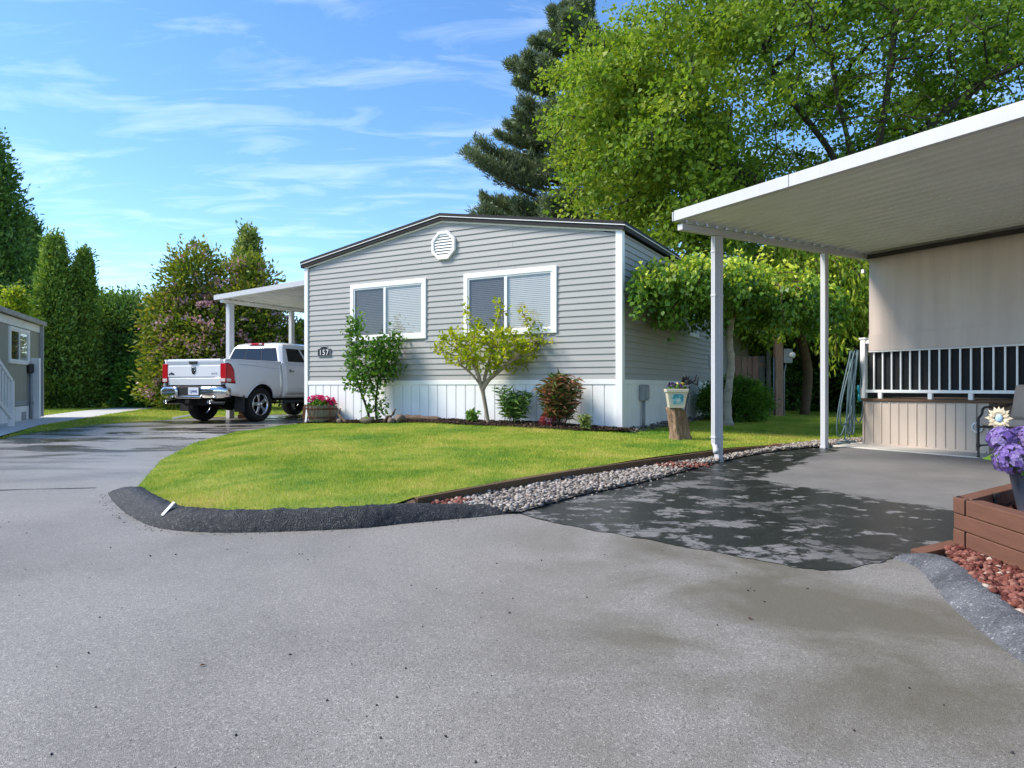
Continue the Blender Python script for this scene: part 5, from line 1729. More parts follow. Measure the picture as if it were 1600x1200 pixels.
# dark hedge at the back of the garden
for i, (px, Y, h, w, lb) in enumerate(((1195, 21.5, 2.9, 1.5, 'dark back garden hedge shrub behind the wooden fence'), (1262, 22.5, 3.2, 1.8, 'dark back garden hedge shrub behind the utility post'), (1325, 21.0, 3.0, 1.6, 'dark back garden hedge shrub behind the hanging hose'), (1405, 20.0, 3.0, 1.8, 'dark back garden hedge shrub hidden mostly behind the porch'), (1125, 26, 3.4, 2.2, 'dark tall shrub beyond the far end of the house'))):
    bush('hedge_shrub', lb, (GL(px, Y), Y, .05), [((0, 0, h * .5), (w, 1.0, h * .52)), ((.4, -.2, h * .4), (w * .8, .9, h * .42))], M['l_dark'], 310 + i, 330, 50, .2, .13, .075, stems=4, group=None) if False else bush('hedge_shrub', lb, (GL(px, Y), Y, .05), [((0, 0, h * .5), (w, 1.0, h * .52)), ((.4, -.2, h * .4), (w * .8, .9, h * .42))], M['l_dark'], 310 + i, 330, 50, .2, .13, .075, stems=4)

# ---- plants along the house front
def front_pt(px, out):
    """point out metres before the house front, seen at column px"""
    q = (px - 800) / F
    b = HP - HV * out
    u = (b.x - q * b.y) / (q * HU.y - HU.x)
    p = b + HU * u
    return Vector((p.x, p.y, bed_z(p.x, p.y) - .01))


def stem_shrub(name, label, base, stems, m, bark, seed, L, W, per, spread, rt=.007, cat='shrub', att=None, natt=160, step=.09, infl=.9, kill=.13, tb=0., axis=(0, 0, .2), trange=.9, rmax=None, upright=0., rthr=2.2, expo=2.5):
    rng = np.random.default_rng(seed)
    t = thing(name, label, cat, base)
    seeds_ = []
    cnt = 0
    for st in stems:
        pts_ = [tuple(v) for v in smooth_line(st, 4)]
        seeds_.append((pts_, -1)) ; cnt += len(pts_)
    a_, _ = ell_points(natt, att, rng, .25)
    nd, pr = colonize(seeds_, a_, step, infl, kill, 60, upright, .25, rng)
    wo_, rd_, kd_ = wood('trunk' if cat == 'tree' else 'stems', nd, pr, M[bark], t, rt, expo, rmax=rmax)
    e = nd[[i for i in range(len(nd)) if rd_[i] < rt * rthr]]
    kk = np.repeat(np.arange(len(e)), per)
    o = rng.normal(0, spread, (len(kk), 3))
    ct = rng.uniform(0, 1, len(e))
    leaves('crown' if cat == 'tree' else 'foliage', e[kk] + o, unit(o) * .6 + np.array(axis), L, W, M[m], t, rng, tb + trange * (.45 * ct[kk] + .55 * rng.uniform(0, 1, len(kk))), .5, .15)
    return t


p = front_pt(582, .45)
stem_shrub('leafy_shrub', 'tall leafy green shrub in front of the left window', p,
           [[(.08, 0, 0), (.06, 0, .35), (.1, .0, .8), (.02, 0, 1.35)], [(-.04, 0, 0), (-.14, 0, .35), (-.28, 0, .75), (-.38, .0, 1.3), (-.42, 0, 1.9)]],
           'l_green', 'bark', 401, .085, .055, 12, .055, att=[((.0, 0, 1.15), (.62, .34, .42)), ((-.32, 0, 1.62), (.20, .18, .36)), ((.22, 0, 1.38), (.40, .3, .32)), ((.08, .0, .32), (.18, .18, .28)), ((-.1, 0, .75), (.45, .3, .2))], natt=240, axis=(0, 0, .0), tb=.05)
p = front_pt(761, .50)
stem_shrub('golden_tree', 'small golden leaved tree with pale trunk before the right window', p,
           [[(.02, 0, 0), (-.02, 0, .25), (-.07, 0, .52), (-.10, 0, .62), (-.16, 0, .85), (-.30, 0, 1.1), (-.5, 0, 1.3)], [(-.08, 0, .56), (.02, 0, .72), (.20, -.05, .88), (.42, -.08, 1.05), (.66, -.1, 1.25)],
            [(-.08, 0, .58), (-.02, .05, .85), (.05, .08, 1.1), (.10, .1, 1.4)], [(-.11, 0, .64), (-.25, -.05, .82), (-.46, -.1, 1.0)]],
           'l_gold', 'bark_pale', 402, .080, .05, 6, .032, rt=.0075, cat='tree',
           att=[((.02, 0, 1.22), (.92, .42, .40)), ((-.72, 0, 1.52), (.28, .15, .10)), ((.82, 0, 1.42), (.26, .2, .24)), ((-.38, 0, 1.78), (.07, .07, .24)), ((-.1, .05, 1.84), (.07, .07, .24)), ((.12, 0, 1.95), (.08, .07, .26)), ((.34, -.04, 1.9), (.07, .07, .26)), ((.58, 0, 1.78), (.07, .07, .24)), ((-.62, 0, 1.6), (.07, .07, .18))], natt=250, step=.075, infl=.8, kill=.10, tb=.05, axis=(0, 0, .35), rmax=.058, upright=.42, rthr=1.9, expo=2.05)
def lily(name, label, px, out, n, h, lf, m, seed, wide=.2, leafL=.16, leafW=.03):
    rng = np.random.default_rng(seed)
    b = front_pt(px, out)
    t = thing(name, label, 'plant', b)
    mb = MB(); lp, la, lt = [], [], []
    for k in range(n):
        a = rng.uniform(0, 6.28); rr_ = rng.uniform(0, wide)
        base = np.array([rr_ * .4 * math.cos(a), rr_ * .4 * math.sin(a), 0])
        hh = h * rng.uniform(.6, 1.0)
        top = np.array([rr_ * 1.3 * math.cos(a), rr_ * 1.0 * math.sin(a), hh])
        mb.tube([tuple(base), tuple((base + top) / 2 + np.array([0, 0, .02])), tuple(top)], [.006, .005, .003], 5, cap=False)
        for t_ in np.arange(.22, 1.0, lf):
            q = base + (top - base) * t_
            aa = rng.uniform(0, 6.28)
            for j in range(3):
                lp.append(q); la.append((math.cos(aa + j * 2.1), math.sin(aa + j * 2.1), .25)); lt.append(rng.uniform(0, 1))
    mb.build('stems', M['twig'], t, smooth=True, fix=False)
    leaves('foliage', np.array(lp), np.array(la), leafL, leafW, M[m], t, rng, np.array(lt), .22, .35)
    return t


lily('lily_plant', 'bushy dark green lily clump on the white skirting', 803, .42, 17, .58, .045, 'l_dark', 403, .22, .15, .028)
lily('nandina_shrub', 'red bronze and green leaved shrub near the house corner', 873, .45, 34, .84, .042, 'l_red', 404, .27, .15, .032)
lily('lily_plant', 'small pale green seedling at the bed edge near the corner', 917, .62, 7, .26, .09, 'l_pale', 405, .12, .08, .024)
lily('peony_plant', 'small broad leaved peony left of the golden tree trunk', 737, .45, 6, .24, .16, 'l_green', 406, .14, .10, .05)
# pink azalea tuft at the foot of the red shrub
rng = np.random.default_rng(407)
az = thing('azalea', 'low pinkish red leaf tuft at the foot of the bronze shrub', 'plant', front_pt(856, .55))
c, d = ell_points(220, [((0, 0, .10), (.12, .1, .10))], rng, .4)
M['l_pinkred'] = leaf_mat('pinkish_leaf', [(0, (0.22, 0.02, 0.04)), (1, (0.50, 0.10, 0.13))], .3)
leaves('foliage', c, d, .06, .025, M['l_pinkred'], az, rng)

# half barrel of geraniums with a ring of brown stems
M['tub'] = mat('weathered_tub', (0.20, 0.175, 0.14), 0.8, 0.25, 7, 0.2, bscale=30, bstr=.4, stretch=(6, 6, 1))
M['rust'] = mat('rusty_iron', (0.115, 0.05, 0.032), 0.85, 0.3, 12, 0.2, bscale=60, bstr=.4)
tbp = front_pt(503, .34)
tub = thing('barrel_tub', 'weathered half barrel tub at the left house corner', 'tub', tbp)
for k in range(16):
    a0, a1 = 2 * math.pi * k / 16 + .012, 2 * math.pi * (k + 1) / 16 - .012
    mb = MB(); vs = []
    for (r_, h_) in ((.235, 0), (.285, .17), (.30, .31)):
        for rr_ in (r_, r_ - .025):
            for a in (a0, a1): vs.append((rr_ * math.cos(a), rr_ * math.sin(a), h_))
    fs = []
    for i in range(2):
        b = i * 4; fs += [(b, b + 1, b + 5, b + 4), (b + 2, b + 6, b + 7, b + 3), (b, b + 4, b + 6, b + 2), (b + 1, b + 3, b + 7, b + 5)]
    fs += [(8, 9, 11, 10), (0, 2, 3, 1)]
    mb.add(vs, fs); mb.build('stave', M['tub'], tub)
for (r_, h_) in ((.262, .08), (.297, .25)):
    mb = MB(); mb.lathe([(r_, h_ - .016), (r_ + .008, h_ - .016), (r_ + .010, h_ + .016), (r_ + .002, h_ + .016)], 32, cap=False); mb.build('hoop', M['rust'], tub, smooth=False)
mb = MB(); mb.add([(.26 * math.cos(t), .26 * math.sin(t), .27) for t in np.linspace(0, 6.283, 17)[:-1]], [tuple(range(16))]); mb.build('soil', M['mulch'], tub, fix=False)
rng = np.random.default_rng(408)
ger = thing('geranium', 'magenta geraniums growing in the half barrel tub', 'flowers', tbp + Vector((0, 0, .27)))
c, d = ell_points(260, [((0, 0, .05), (.24, .2, .08))], rng, .3)
leaves('foliage', c, d + np.array([0, 0, .3]), .07, .065, M['l_green'], ger, rng)
hp, hd = [], []
for (hx, hy, hz) in ((-.02, .0, .19), (-.2, -.05, .17), (.18, .02, .14), (-.12, .12, .20), (.1, -.1, .17), (.24, -.05, .10)):
    q, e = ell_points(60, [((hx, hy, hz), (.06, .06, .045))], rng, .7); hp.append(q); hd.append(e)
leaves('blossom', np.concatenate(hp), np.concatenate(hd), .045, .045, M['f_mag'], ger, rng)
mb = MB()
for hx, hy, hz in ((-.02, .0, .19), (-.2, -.05, .17), (.18, .02, .14), (-.12, .12, .20), (.1, -.1, .17)): mb.tube([(hx * .5, hy * .5, 0), (hx, hy, hz)], .005, 5)
mb.build('stems', M['l_green'], ger)
rw = thing('rusty_wreath', 'tangle of rusty brown dried stems draped over the tub', 'wreath', tbp)
mb = MB(); rr = random.Random(9)
for k in range(16):
    a = -math.pi / 2 - .9 + rr.uniform(-.5, .45) if k < 11 else rr.uniform(-math.pi, 0)
    mb.tube(smooth_line([(.24 * math.cos(a), .24 * math.sin(a), .29), (.33 * math.cos(a), .33 * math.sin(a), .33), (.36 * math.cos(a + .05), .36 * math.sin(a + .05), .2), (.36 * math.cos(a - .06), .36 * math.sin(a - .06), .02)], 4), .006, 5)
mb.build('dried_stems', M['rust'], rw, smooth=True)

# driftwood and rocks in the bed
M['drift'] = mat('driftwood', (0.13, 0.088, 0.06), 0.85, 0.3, 6, 0.2, bscale=20, bstr=.6, stretch=(1, 4, 4))
M['rock'] = mat('field_rock', (0.17, 0.13, 0.10), 0.85, 0.25, 7, 0.2, bscale=14, bstr=.5, bdist=.02)
def rock(label, px, out, r, seed, m='rock', dz=.0):
    rng = np.random.default_rng(seed); bv, bf = ico(3)
    v = bv * np.array(r) * (1 + .13 * np.sin(bv[:, :1] * 3.1 + seed) * np.cos(bv[:, 1:2] * 4.3 + bv[:, 2:3] * 2) + .03 * rng.normal(0, 1, (len(bv), 1)))
    o = np_mesh('rock', v, bf, M[m], None, None, True); b = front_pt(px, out); o.location = b + Vector((0, 0, r[2] * .55 + dz)); o.rotation_euler = (0, 0, rng.uniform(0, 3))
    return tag(o, label, 'rock')
rock('brown boulder at the foot of the leafy shrub', 573, .55, (.13, .10, .07), 3)
rock('round brown boulder lying on the driftwood between shrub and golden tree', 626, .48, (.14, .11, .085), 4)
rock('small pale brown stone in the mulch beside the boulder', 612, .62, (.09, .07, .06), 5)
rock('small grey stone between the tub and the boulder', 531, .5, (.07, .06, .05), 8)
def log(label, pts, rad):
    b = Vector(pts[0]); t = thing('driftwood', label, 'driftwood', b)
    mb = MB(); l_ = smooth_line([Vector(q) - b for q in pts], 5)
    k = len(l_); mb.tube(l_, [rad[0] + (rad[1] - rad[0]) * i / k + .008 * math.sin(i * 1.7) for i in range(k)], 9); mb.build('log', M['drift'], t, smooth=True)
    return t
def fp(px, out, h): return front_pt(px, out) + Vector((0, 0, h))
lg = log('long low driftwood log lying on the mulch below the skirting', [fp(634, .42, .05), fp(655, .42, .05), fp(688, .42, .03)], (.06, .035))
lg = log('thin curved driftwood stub beside the round boulder', [fp(600, .5, .0), fp(606, .5, .09), fp(612, .46, .10), fp(618, .44, .22)], (.03, .015))
lg = log('forked driftwood piece right of the barrel tub', [fp(541, .5, .0), fp(531, .48, .12), fp(529, .46, .16), fp(532, .44, .26)], (.028, .014))

# ================================================================== STUMP WITH CERAMIC PLANTER, METAL ORNAMENT
M['stump'] = mat('rotten_stump', (0.30, 0.195, 0.125), 0.9, 0.45, 14, 0.15, bscale=26, bstr=1.0, bdist=.05, stretch=(1, 1, .3), dirt=((0.08, 0.05, 0.035), 11, .8))
M['ceramic'] = mat('cream_ceramic', (0.56, 0.50, 0.39), 0.45, 0.07, 6, 0.4)
def ceramic_paint():
    m, n, l, p = new_mat('painted_ceramic')
    f = noise(n, l, 14, 5, .7)
    col = ramp(n, l, f, [(.38, (0.02, 0.20, 0.28)), (.50, (0.10, 0.36, 0.42)), (.60, (0.50, 0.52, 0.46))])
    l.new(col, p.inputs['Base Color']); p.inputs['Roughness'].default_value = .4
    return m
M['paint'] = ceramic_paint()
sp_ = G(1063, 690, .125); sp_.z = lawn_z(sp_.x, sp_.y) - .03
stump = thing('tree_stump', 'split weathered tree stump standing on the lawn', 'stump', sp_)
def stump_half(cx, ph, r0, r1, lean, h):
    mb = MB(); n = 36; rows = 14
    for i in range(rows):
        t = i / (rows - 1)
        for j in range(n):
            a = 2 * math.pi * j / n
            r_ = (r0 + (r1 - r0) * t) * (1 + .16 * math.sin(3 * a + ph + t) + .10 * math.sin(7 * a + 2 * ph + 1.5 * t) + .05 * math.sin(11 * a + 6 * t)) + .05 * max(0, .18 - t) * 3
            r_ *= 1 + .30 * mnoise.noise(Vector((math.cos(a) * 2.2 + ph, math.sin(a) * 2.2, t * 1.6))) + .16 * mnoise.noise(Vector((math.cos(a) * 6 + ph, math.sin(a) * 6, t * 5)))
            mb.v.append((cx + lean[0] * t + r_ * math.cos(a), lean[1] * t + r_ * .85 * math.sin(a), h * t + (.02 * math.sin(5 * a + ph) if i == rows - 1 else 0)))
    for i in range(rows - 1):
        for j in range(n): mb.f.append((i * n + j, i * n + (j + 1) % n, (i + 1) * n + (j + 1) % n, (i + 1) * n + j)); mb.mi.append(0)
    mb.f.append(tuple((rows - 1) * n + j for j in range(n))); mb.mi.append(0)
    return mb
stump_half(-.015, .4, .105, .095, (-.075, 0), .47).build('stump_half', M['stump'], stump, smooth=True)
stump_half(.098, 2.1, .062, .060, (-.085, .03), .44).build('stump_half', M['stump'], stump, smooth=True)
pp_ = sp_ + Vector((-.062, -.01, .475))
cer = thing('ceramic_planter', 'cream square ceramic planter with teal picture on the stump', 'planter', pp_, R(-6))
mb = MB()
def ring(w, h): return [(-w, -w, h), (w, -w, h), (w, w, h), (-w, w, h)]
vs = ring(.105, 0) + ring(.135, .215) + ring(.150, .22) + ring(.155, .265) + ring(.135, .265) + ring(.125, .215)
mb.add(vs, [(3, 2, 1, 0)] + [(4 * i + j, 4 * i + (j + 1) % 4, 4 * i + 4 + (j + 1) % 4, 4 * i + 4 + j) for i in range(5) for j in range(4)] + [(20, 21, 22, 23)])
mb.build('pot_wall', M['ceramic'], cer, bevel=.006)
mb = MB(); q = lambda x, z_: (x, -(.105 + .03 * z_ / .215) - .0025, z_)
mb.add([q(-.075, .055), q(.075, .055), q(.09, .195), q(-.09, .195)], [(0, 1, 2, 3)]); mb.build('painted_panel', M['paint'], cer, fix=False)
rng = np.random.default_rng(501)
pan = thing('pansies', 'purple and yellow pansies in the ceramic planter', 'flowers', pp_ + Vector((0, 0, .22)))
c, d = ell_points(130, [((0, 0, .05), (.13, .12, .05))], rng, .3); leaves('foliage', c, d + np.array([0, 0, .4]), .05, .03, M['l_green'], pan, rng)
fl = []; ft = []
for k in range(16):
    q_ = np.array([rng.uniform(-.13, .13), rng.uniform(-.12, .08), rng.uniform(.06, .13)]); tt = rng.uniform(0, .6) if q_[0] < .04 else rng.uniform(.5, 1)
    for j in range(6): fl.append(q_ + rng.normal(0, .006, 3)); ft.append(tt)
leaves('blossom', np.array(fl), rng.normal(0, .6, (len(fl), 3)) + np.array([0, -.5, .4]), .036, .034, M['f_purple'], pan, rng, np.array(ft))

orn_p = sp_ + Vector((.13, .22, 0))
orn = thing('garden_ornament', 'dark metal garden windmill ornament on a stake behind the stump', 'ornament', orn_p)
mb = MB(); mb.tube([(0, 0, 0), (.0, 0, .5), (.03, 0, .62), (.06, 0, .78)], .011, 8); mb.build('stake', M['black'], orn, smooth=True)
for k in range(8):
    a = k * math.pi / 4; mb = MB()
    c0 = Vector((-.01, -.04, .86)); d0 = Vector((math.cos(a), .25 * math.sin(a + .5), math.sin(a)))
    mb.tube([c0 + d0 * .012, c0 + d0 * .05, c0 + d0 * .085], [.006, .022, .008], 7); mb.build('blade', M['black'], orn, smooth=True)
mb = MB(); mb.tube([(-.02, -.04, .83), (.06, 0, .82), (.13, .02, .86), (.17, .02, .95)], [.012, .018, .02, .008], 8); mb.build('tail', M['black'], orn, smooth=True)
mb = MB(); mb.tube([(.10, .0, .84), (.16, -.02, .80), (.18, -.02, .90)], [.02, .026, .01], 8); mb.build('leaf', M['black'], orn, smooth=True)

# ================================================================== HYDRANGEA AND GLASS FLOWER
rng = np.random.default_rng(511)
hyd = thing('hydrangea', 'purple hydrangea with large round flower heads in the slate pot', 'flowers', POT + Vector((-.02, 0, .215)))
heads = [((-.195, -.07, .085), .088), ((-.165, .05, .185), .066), ((-.02, -.02, .20), .085), ((.13, .03, .17), .085), ((.02, .15, .17), .08), ((.16, -.1, .10), .08)]
mb = MB()
for (c0, r_) in heads:
    mb.tube([(c0[0] * .2, c0[1] * .2, -.02), (c0[0] * .6, c0[1] * .6, c0[2] * .7), (c0[0], c0[1], c0[2] - r_ * .3)], .006, 6)
mb.build('stems', M['l_green'], hyd)
mb_v, mb_t = [], []
for hi, (c0, r_) in enumerate(heads):
    # florets: four rounded petals each
    k = 95
    idx = np.arange(k) + .5
    ph = np.arccos(1 - 1.75 * idx / k); th = np.pi * (1 + 5 ** .5) * idx
    dirs = np.stack([np.cos(th) * np.sin(ph), np.sin(th) * np.sin(ph), np.cos(ph)], 1)
    dirs = unit(dirs + rng.normal(0, .10, dirs.shape))
    pos, ax, tt = [], [], []
    for dv in dirs:
        cpos_ = np.array(c0) + dv * r_ * rng.uniform(.86, 1.04) * np.array([1, 1, .92])
        s_ = unit(np.cross(dv, rng.normal(0, 1, 3))); q_ = np.cross(dv, s_)
        tv = rng.uniform(0, 1)
        for j in range(4):
            a = j * math.pi / 2
            e = s_ * math.cos(a) + q_ * math.sin(a); f_ = np.cross(dv, e)
            L_ = .0215
            mb_v += [cpos_, cpos_ + e * L_ * .55 + f_ * L_ * .46 + dv * .003, cpos_ + e * L_ + dv * .0015 + dv * rng.normal(.002, .003), cpos_ + e * L_ * .55 - f_ * L_ * .46 + dv * .003]
            mb_t += [min(1, tv * .75 + .25)] + [tv * .8] * 3
np_mesh('blossom', np.array(mb_v), np.arange(len(mb_v)).reshape(-1, 4), M['f_violet'], hyd, np.array(mb_t), n=4)
lp, la = [], []
for k in range(34):
    a = rng.uniform(0, 6.28); lp.append((.08 * math.cos(a), .08 * math.sin(a), rng.uniform(.0, .14))); la.append((math.cos(a), math.sin(a), rng.uniform(-.1, .5)))
leaves('foliage', np.array(lp), np.array(la), .15, .09, M['l_green'], hyd, rng, None, .2, .12)

M['petal_glass'] = mat('cream_glass', (0.78, 0.62, 0.40), 0.25, 0.12, 12, 0.5)
M['blue_glass'] = mat('pale_blue_glass', (0.42, 0.58, 0.68), 0.15, 0.08, 9, 0.5)
gf = thing('glass_sunflower', 'cream petalled glass sunflower stake with pale blue centre above the hydrangea', 'ornament', POT + Vector((-.055, .12, .15)))
mb = MB(); mb.tube([(0, 0, -.02), (.0, .0, .20), (-.06, .02, .36)], .004, 6); mb.build('stake', M['black'], gf, smooth=True)
fc = Vector((-.085, .015, .36)); fx_ = Vector((.62, -.55, 0)).normalized(); fz_ = Vector((0, 0, 1)); fn = Vector((-.50, -.86, 0))
for ringk, (n_, r0, r1, w_, dz_) in enumerate(((12, .022, .066, .020, 0), (12, .020, .052, .018, .006))):
    for k in range(n_):
        a = 2 * math.pi * (k + .5 * ringk) / n_
        e = fx_ * math.cos(a) * .62 + fz_ * math.sin(a); e.normalize(); f_ = fn.cross(e).normalized()
        mb = MB()
        b0 = fc + e * r0 + fn * dz_; m1 = fc + e * (r0 + r1) / 2 + fn * (dz_ + .006); t1 = fc + e * r1 + fn * (dz_ + .002)
        mb.add([b0 + f_ * w_ * .25, b0 - f_ * w_ * .25, m1 - f_ * w_ * .5, t1, m1 + f_ * w_ * .5, b0 - fn * .004, m1 - fn * .004], [(0, 1, 2, 4), (4, 2, 3), (0, 4, 6, 5), (1, 5, 6, 2), (4, 3, 6), (2, 6, 3), (0, 5, 1)])
        mb.build('petal', M['petal_glass'], gf)
mb = MB()
for i, (rr_, h_) in enumerate(((.021, .002), (.019, .006), (.011, .009), (.002, .010))):
    for j in range(16):
        a = 2 * math.pi * j / 16; mb.v.append(tuple(fc + (fx_ * math.cos(a) * .8 + fz_ * math.sin(a) * 1.1) * rr_ + fn * (h_ + .008)))
for i in range(3):
    for j in range(16): mb.f.append((i * 16 + j, i * 16 + (j + 1) % 16, (i + 1) * 16 + (j + 1) % 16, (i + 1) * 16 + j)); mb.mi.append(0)
mb.build('flower_centre', M['blue_glass'], gf, smooth=True)

# ================================================================== BACK GARDEN FENCE AND UTILITY POST
M['fence'] = mat('cedar_fence', (0.34, 0.20, 0.135), 0.8, 0.25, 4, 0.2, bscale=18, bstr=.4, stretch=(6, 6, 1))
M['fence_grey'] = mat('silvered_fence', (0.20, 0.19, 0.15), 0.85, 0.25, 4, 0.2, bscale=18, bstr=.4, stretch=(6, 6, 1))
fence = thing('board_fence', 'cedar board fence beyond the far corner of the house', 'fence', (5.75, 17.7, .08), R(-6))
x = 0
rr = random.Random(3)
for k in range(6):
    w_ = rr.uniform(.12, .15); yy = 0 if k % 2 == 0 else .045
    mb = MB(); mb.box(x, x + w_, yy, yy + .02, .02, 1.62 + rr.uniform(-.02, .02)); mb.build('board', M['fence'] if k < 5 else M['fence_grey'], fence, bevel=.003)
    x += w_ + rr.uniform(-.03, .05) if k % 2 else w_ - .0 + .02
for zz in (.35, 1.35):
    mb = MB(); mb.box(-.05, x, .022, .044, zz, zz + .09); mb.build('rail', M['fence'], fence)
mb = MB(); mb.box(x + .02, x + .12, -.03, .07, 0, 1.75); mb.build('fence_post', M['fence_grey'], fence, bevel=.006)
up_ = Vector((GL(1216, 17.2), 17.2, .08))
ut = thing('utility_post', 'brown timber utility post with grey box in the back garden', 'post', up_)
mb = MB(); mb.box(-.10, .10, -.08, .08, 0, 2.15); mb.build('timber_post', M['fence'], ut, bevel=.01)
mb = MB(); mb.box(.11, .33, -.10, .08, 1.42, 1.78); mb.build('box', M['grey_metal'], ut, bevel=.012)
mb = MB(); mb.tube([(.20, -.0, 1.42), (.18, 0, 1.3), (.15, 0, 1.2), (.15, 0, 0)], .02, 8); mb.build('conduit', M['grey_metal'], ut, smooth=True)
mb = MB(); mb.tube([(-.125, -.03, 0), (-.125, -.03, 1.55)], .016, 8); mb.build('conduit', M['grey_metal'], ut, smooth=True)
mb = MB(); mb.lathe([(.075, -.10), (.08, -.12), (.05, -.16)], 14, (.32, 0, 1.62), 'y'); mb.build('meter_glass', M['vinyl'], ut, smooth=True)

# ================================================================== OLIVE BUILDING (far left)
M['olive'] = mat('olive_panel', (0.300, 0.295, 0.235), 0.6, 0.06, 2, 0.3, dirt=((0.21, 0.205, 0.155), 1.5, .35))
M['shed_roof'] = mat('old_roof_edge', (0.36, 0.34, 0.30), 0.7, 0.25, 5, 0.25)
OC = Vector((GL(61, 17.9), 17.9)); OD = Vector((.39, -.92)).normalized()     # runs from the far corner towards the viewer
OANG = math.atan2(OD.y, OD.x)
ob = thing('olive_building', 'olive panelled mobile home with white trim at the left picture edge', 'house', (OC.x, OC.y, 0), OANG)
# local x towards the viewer, y to the right of the run is negative = into the building ; face at y = 0
OLN = 7.0
mb = MB(); mb.box(.03, OLN, -4.0, -.03, .25, 2.50); mb.build('wall', M['olive'], ob)
x = 0.02
while x < OLN:
    mb = MB(); mb.box(x + .003, min(x + .30, OLN) - .003, -.029, .0, .62, 2.32); 
    WX = (1.06, 2.72)
    if x + .3 > WX[0] + .05 and x < WX[1] - .05:
        mb = MB(); mb.box(x + .003, x + .297, -.029, 0, .62, 1.50); mb.build('panel', M['olive'], ob, bevel=.003)
        mb = MB(); mb.box(x + .003, x + .297, -.029, 0, 2.28, 2.32)
    mb.build('panel', M['olive'], ob, bevel=.003)
    x += .30
mb = MB(); mb.box(-.02, OLN, -.03, .02, 2.33, 2.52); mb.build('white_band', M['white'], ob, bevel=.004)
mb = MB(); mb.box(-.10, OLN + .1, -4.1, .10, 2.545, 2.60); mb.build('roof', M['shed_roof'], ob)
mb = MB(); mb.box(-.12, OLN + .1, .101, .155, 2.52, 2.63); mb.build('gutter', M['shed_roof'], ob, bevel=.008)
mb = MB(); mb.box(-.02, .10, -.02, .012, .25, 2.33); mb.build('corner_trim', M['olive'], ob)
w_ = window(ob, 0, 1.66, 1.44, 2.30, (1.06, .0, 0), 0, fr=.075, slats=False)
for k in range(3):
    mb = MB(); mb.box(.02, OLN, -.03, .004 + .004 * k, .44 + .06 * (2 - k), .498 + .06 * (2 - k)); mb.build('skirt_board', M['grey_metal'] if k else M['olive'], ob, bevel=.003)
for k in range(6):
    mb = MB(); mb.box(.05 + k * 1.1, 1.12 + k * 1.1, -.03, .02, .07, .42); mb.build('skirt_panel', M['white_skirt'], ob, bevel=.003)
mb = MB(); mb.box(1.35, 1.75, .021, .03, .08, .28); mb.build('access_hatch', M['grey_metal'], ob)
mb = MB(); mb.box(-.06, .03, .015, .10, .10, 2.53); mb.build('downspout', M['grey_metal'], ob, bevel=.008)
ped = thing('power_pedestal', 'white board pedestal with black meter box and conduits by the olive building', 'pedestal', (GL(52, 17.0), 17.0, 0), R(180))
mb = MB(); mb.box(-.17, .17, -.03, .03, .03, 1.62); mb.build('board', M['white'], ped, bevel=.004)
mb = MB(); mb.box(-.05, .17, .031, .20, 1.24, 1.47); mb.build('meter_box', M['black'], ped, bevel=.02)
for xx in (.0, .07, .13):
    mb = MB(); mb.tube([(xx, .07, 1.22), (xx, .07, .1)], .024, 8); mb.build('conduit', M['grey_metal'], ped, smooth=True)
mb = MB(); mb.box(-.03, .16, .031, .05, .45, .52); mb.build('strap', M['grey_metal'], ped)
rl = thing('stair_rail', 'white stair railing cut by the left picture edge', 'railing', (OC + OD * 4.35 + Vector((.92, .39)) * .45).to_3d(), OANG)
mb = MB(); mb.box(-.05, .05, -.05, .05, .03, 1.02); mb.build('newel_post', M['white'], rl, bevel=.006)
mb = MB(); mb.bar((0, 0, 1.02), (1.1, 0, 1.5), .06, .09); mb.build('handrail', M['white'], rl)
mb = MB(); mb.bar((0, 0, .25), (1.1, 0, .7), .04, .09); mb.build('handrail', M['white'], rl)
mb = MB(); mb.box(1.05, 1.15, -.05, .05, .03, 1.55); mb.build('newel_post', M['white'], rl, bevel=.006)
for k in range(5):
    mb = MB(); mb.box(.17 + k * .19, .20 + k * .19, -.015, .015, .36 + k * .085, 1.06 + k * .085); mb.build('baluster', M['white'], rl)

# pale house seen past the flowering tree
nh = thing('neighbour_house', 'pale house with brown roof edge glimpsed behind the left carport', 'house', (GL(458, 31), 31, 0), R(12))
mb = MB(); mb.box(0, 7, 0, 5, 0, 3.6); mb.build('wall', M['white_skirt'], nh)
mb = MB(); mb.prism([(-.3, 3.6), (3.5, 4.3), (7.3, 3.6), (7.3, 3.75), (3.5, 4.45), (-.3, 3.75)], -.3, 5.3, 'y'); mb.build('roof', M['dark_beam'], nh)
mb = MB(); mb.box(1.2, 2.4, -.02, 0.01, 1.4, 2.4); mb.build('window', M['dark_gap'], nh)

# bits lying by the left carport
wp = thing('white_plank', 'short white painted plank lying on the grass behind the truck', 'plank', Vector((-8.72, 17.75, .09)))
mb = MB(); mb.bar((-.22, -.05, -.02), (.24, .10, .06), .08, .04); mb.build('plank', M['white'], wp, bevel=.004)
br = thing('brick_block', 'small reddish block at the foot of the carport post', 'block', Vector((-7.35, 18.6, .03)))
for k in range(2):
    mb = MB(); mb.box(-.2 + .02 * k, .2, -.1, .1, .0 + .11 * k, .10 + .11 * k); mb.build('brick', M['rust'], br, bevel=.006)
lf = thing('fallen_leaf', 'tiny rust red leaf lying on the grey road', 'leaf', G(1172, 967, .003))
mb = MB(); mb.add([(-.006, -.006, 0), (.008, -.002, .004), (.010, .008, .001), (-.004, .006, .006)], [(0, 1, 2, 3)]); mb.build('blade', M['rust'], lf)
lf = thing('fallen_leaf', 'tiny orange brown leaf on the road at lower left', 'leaf', G(315, 1040, .003))
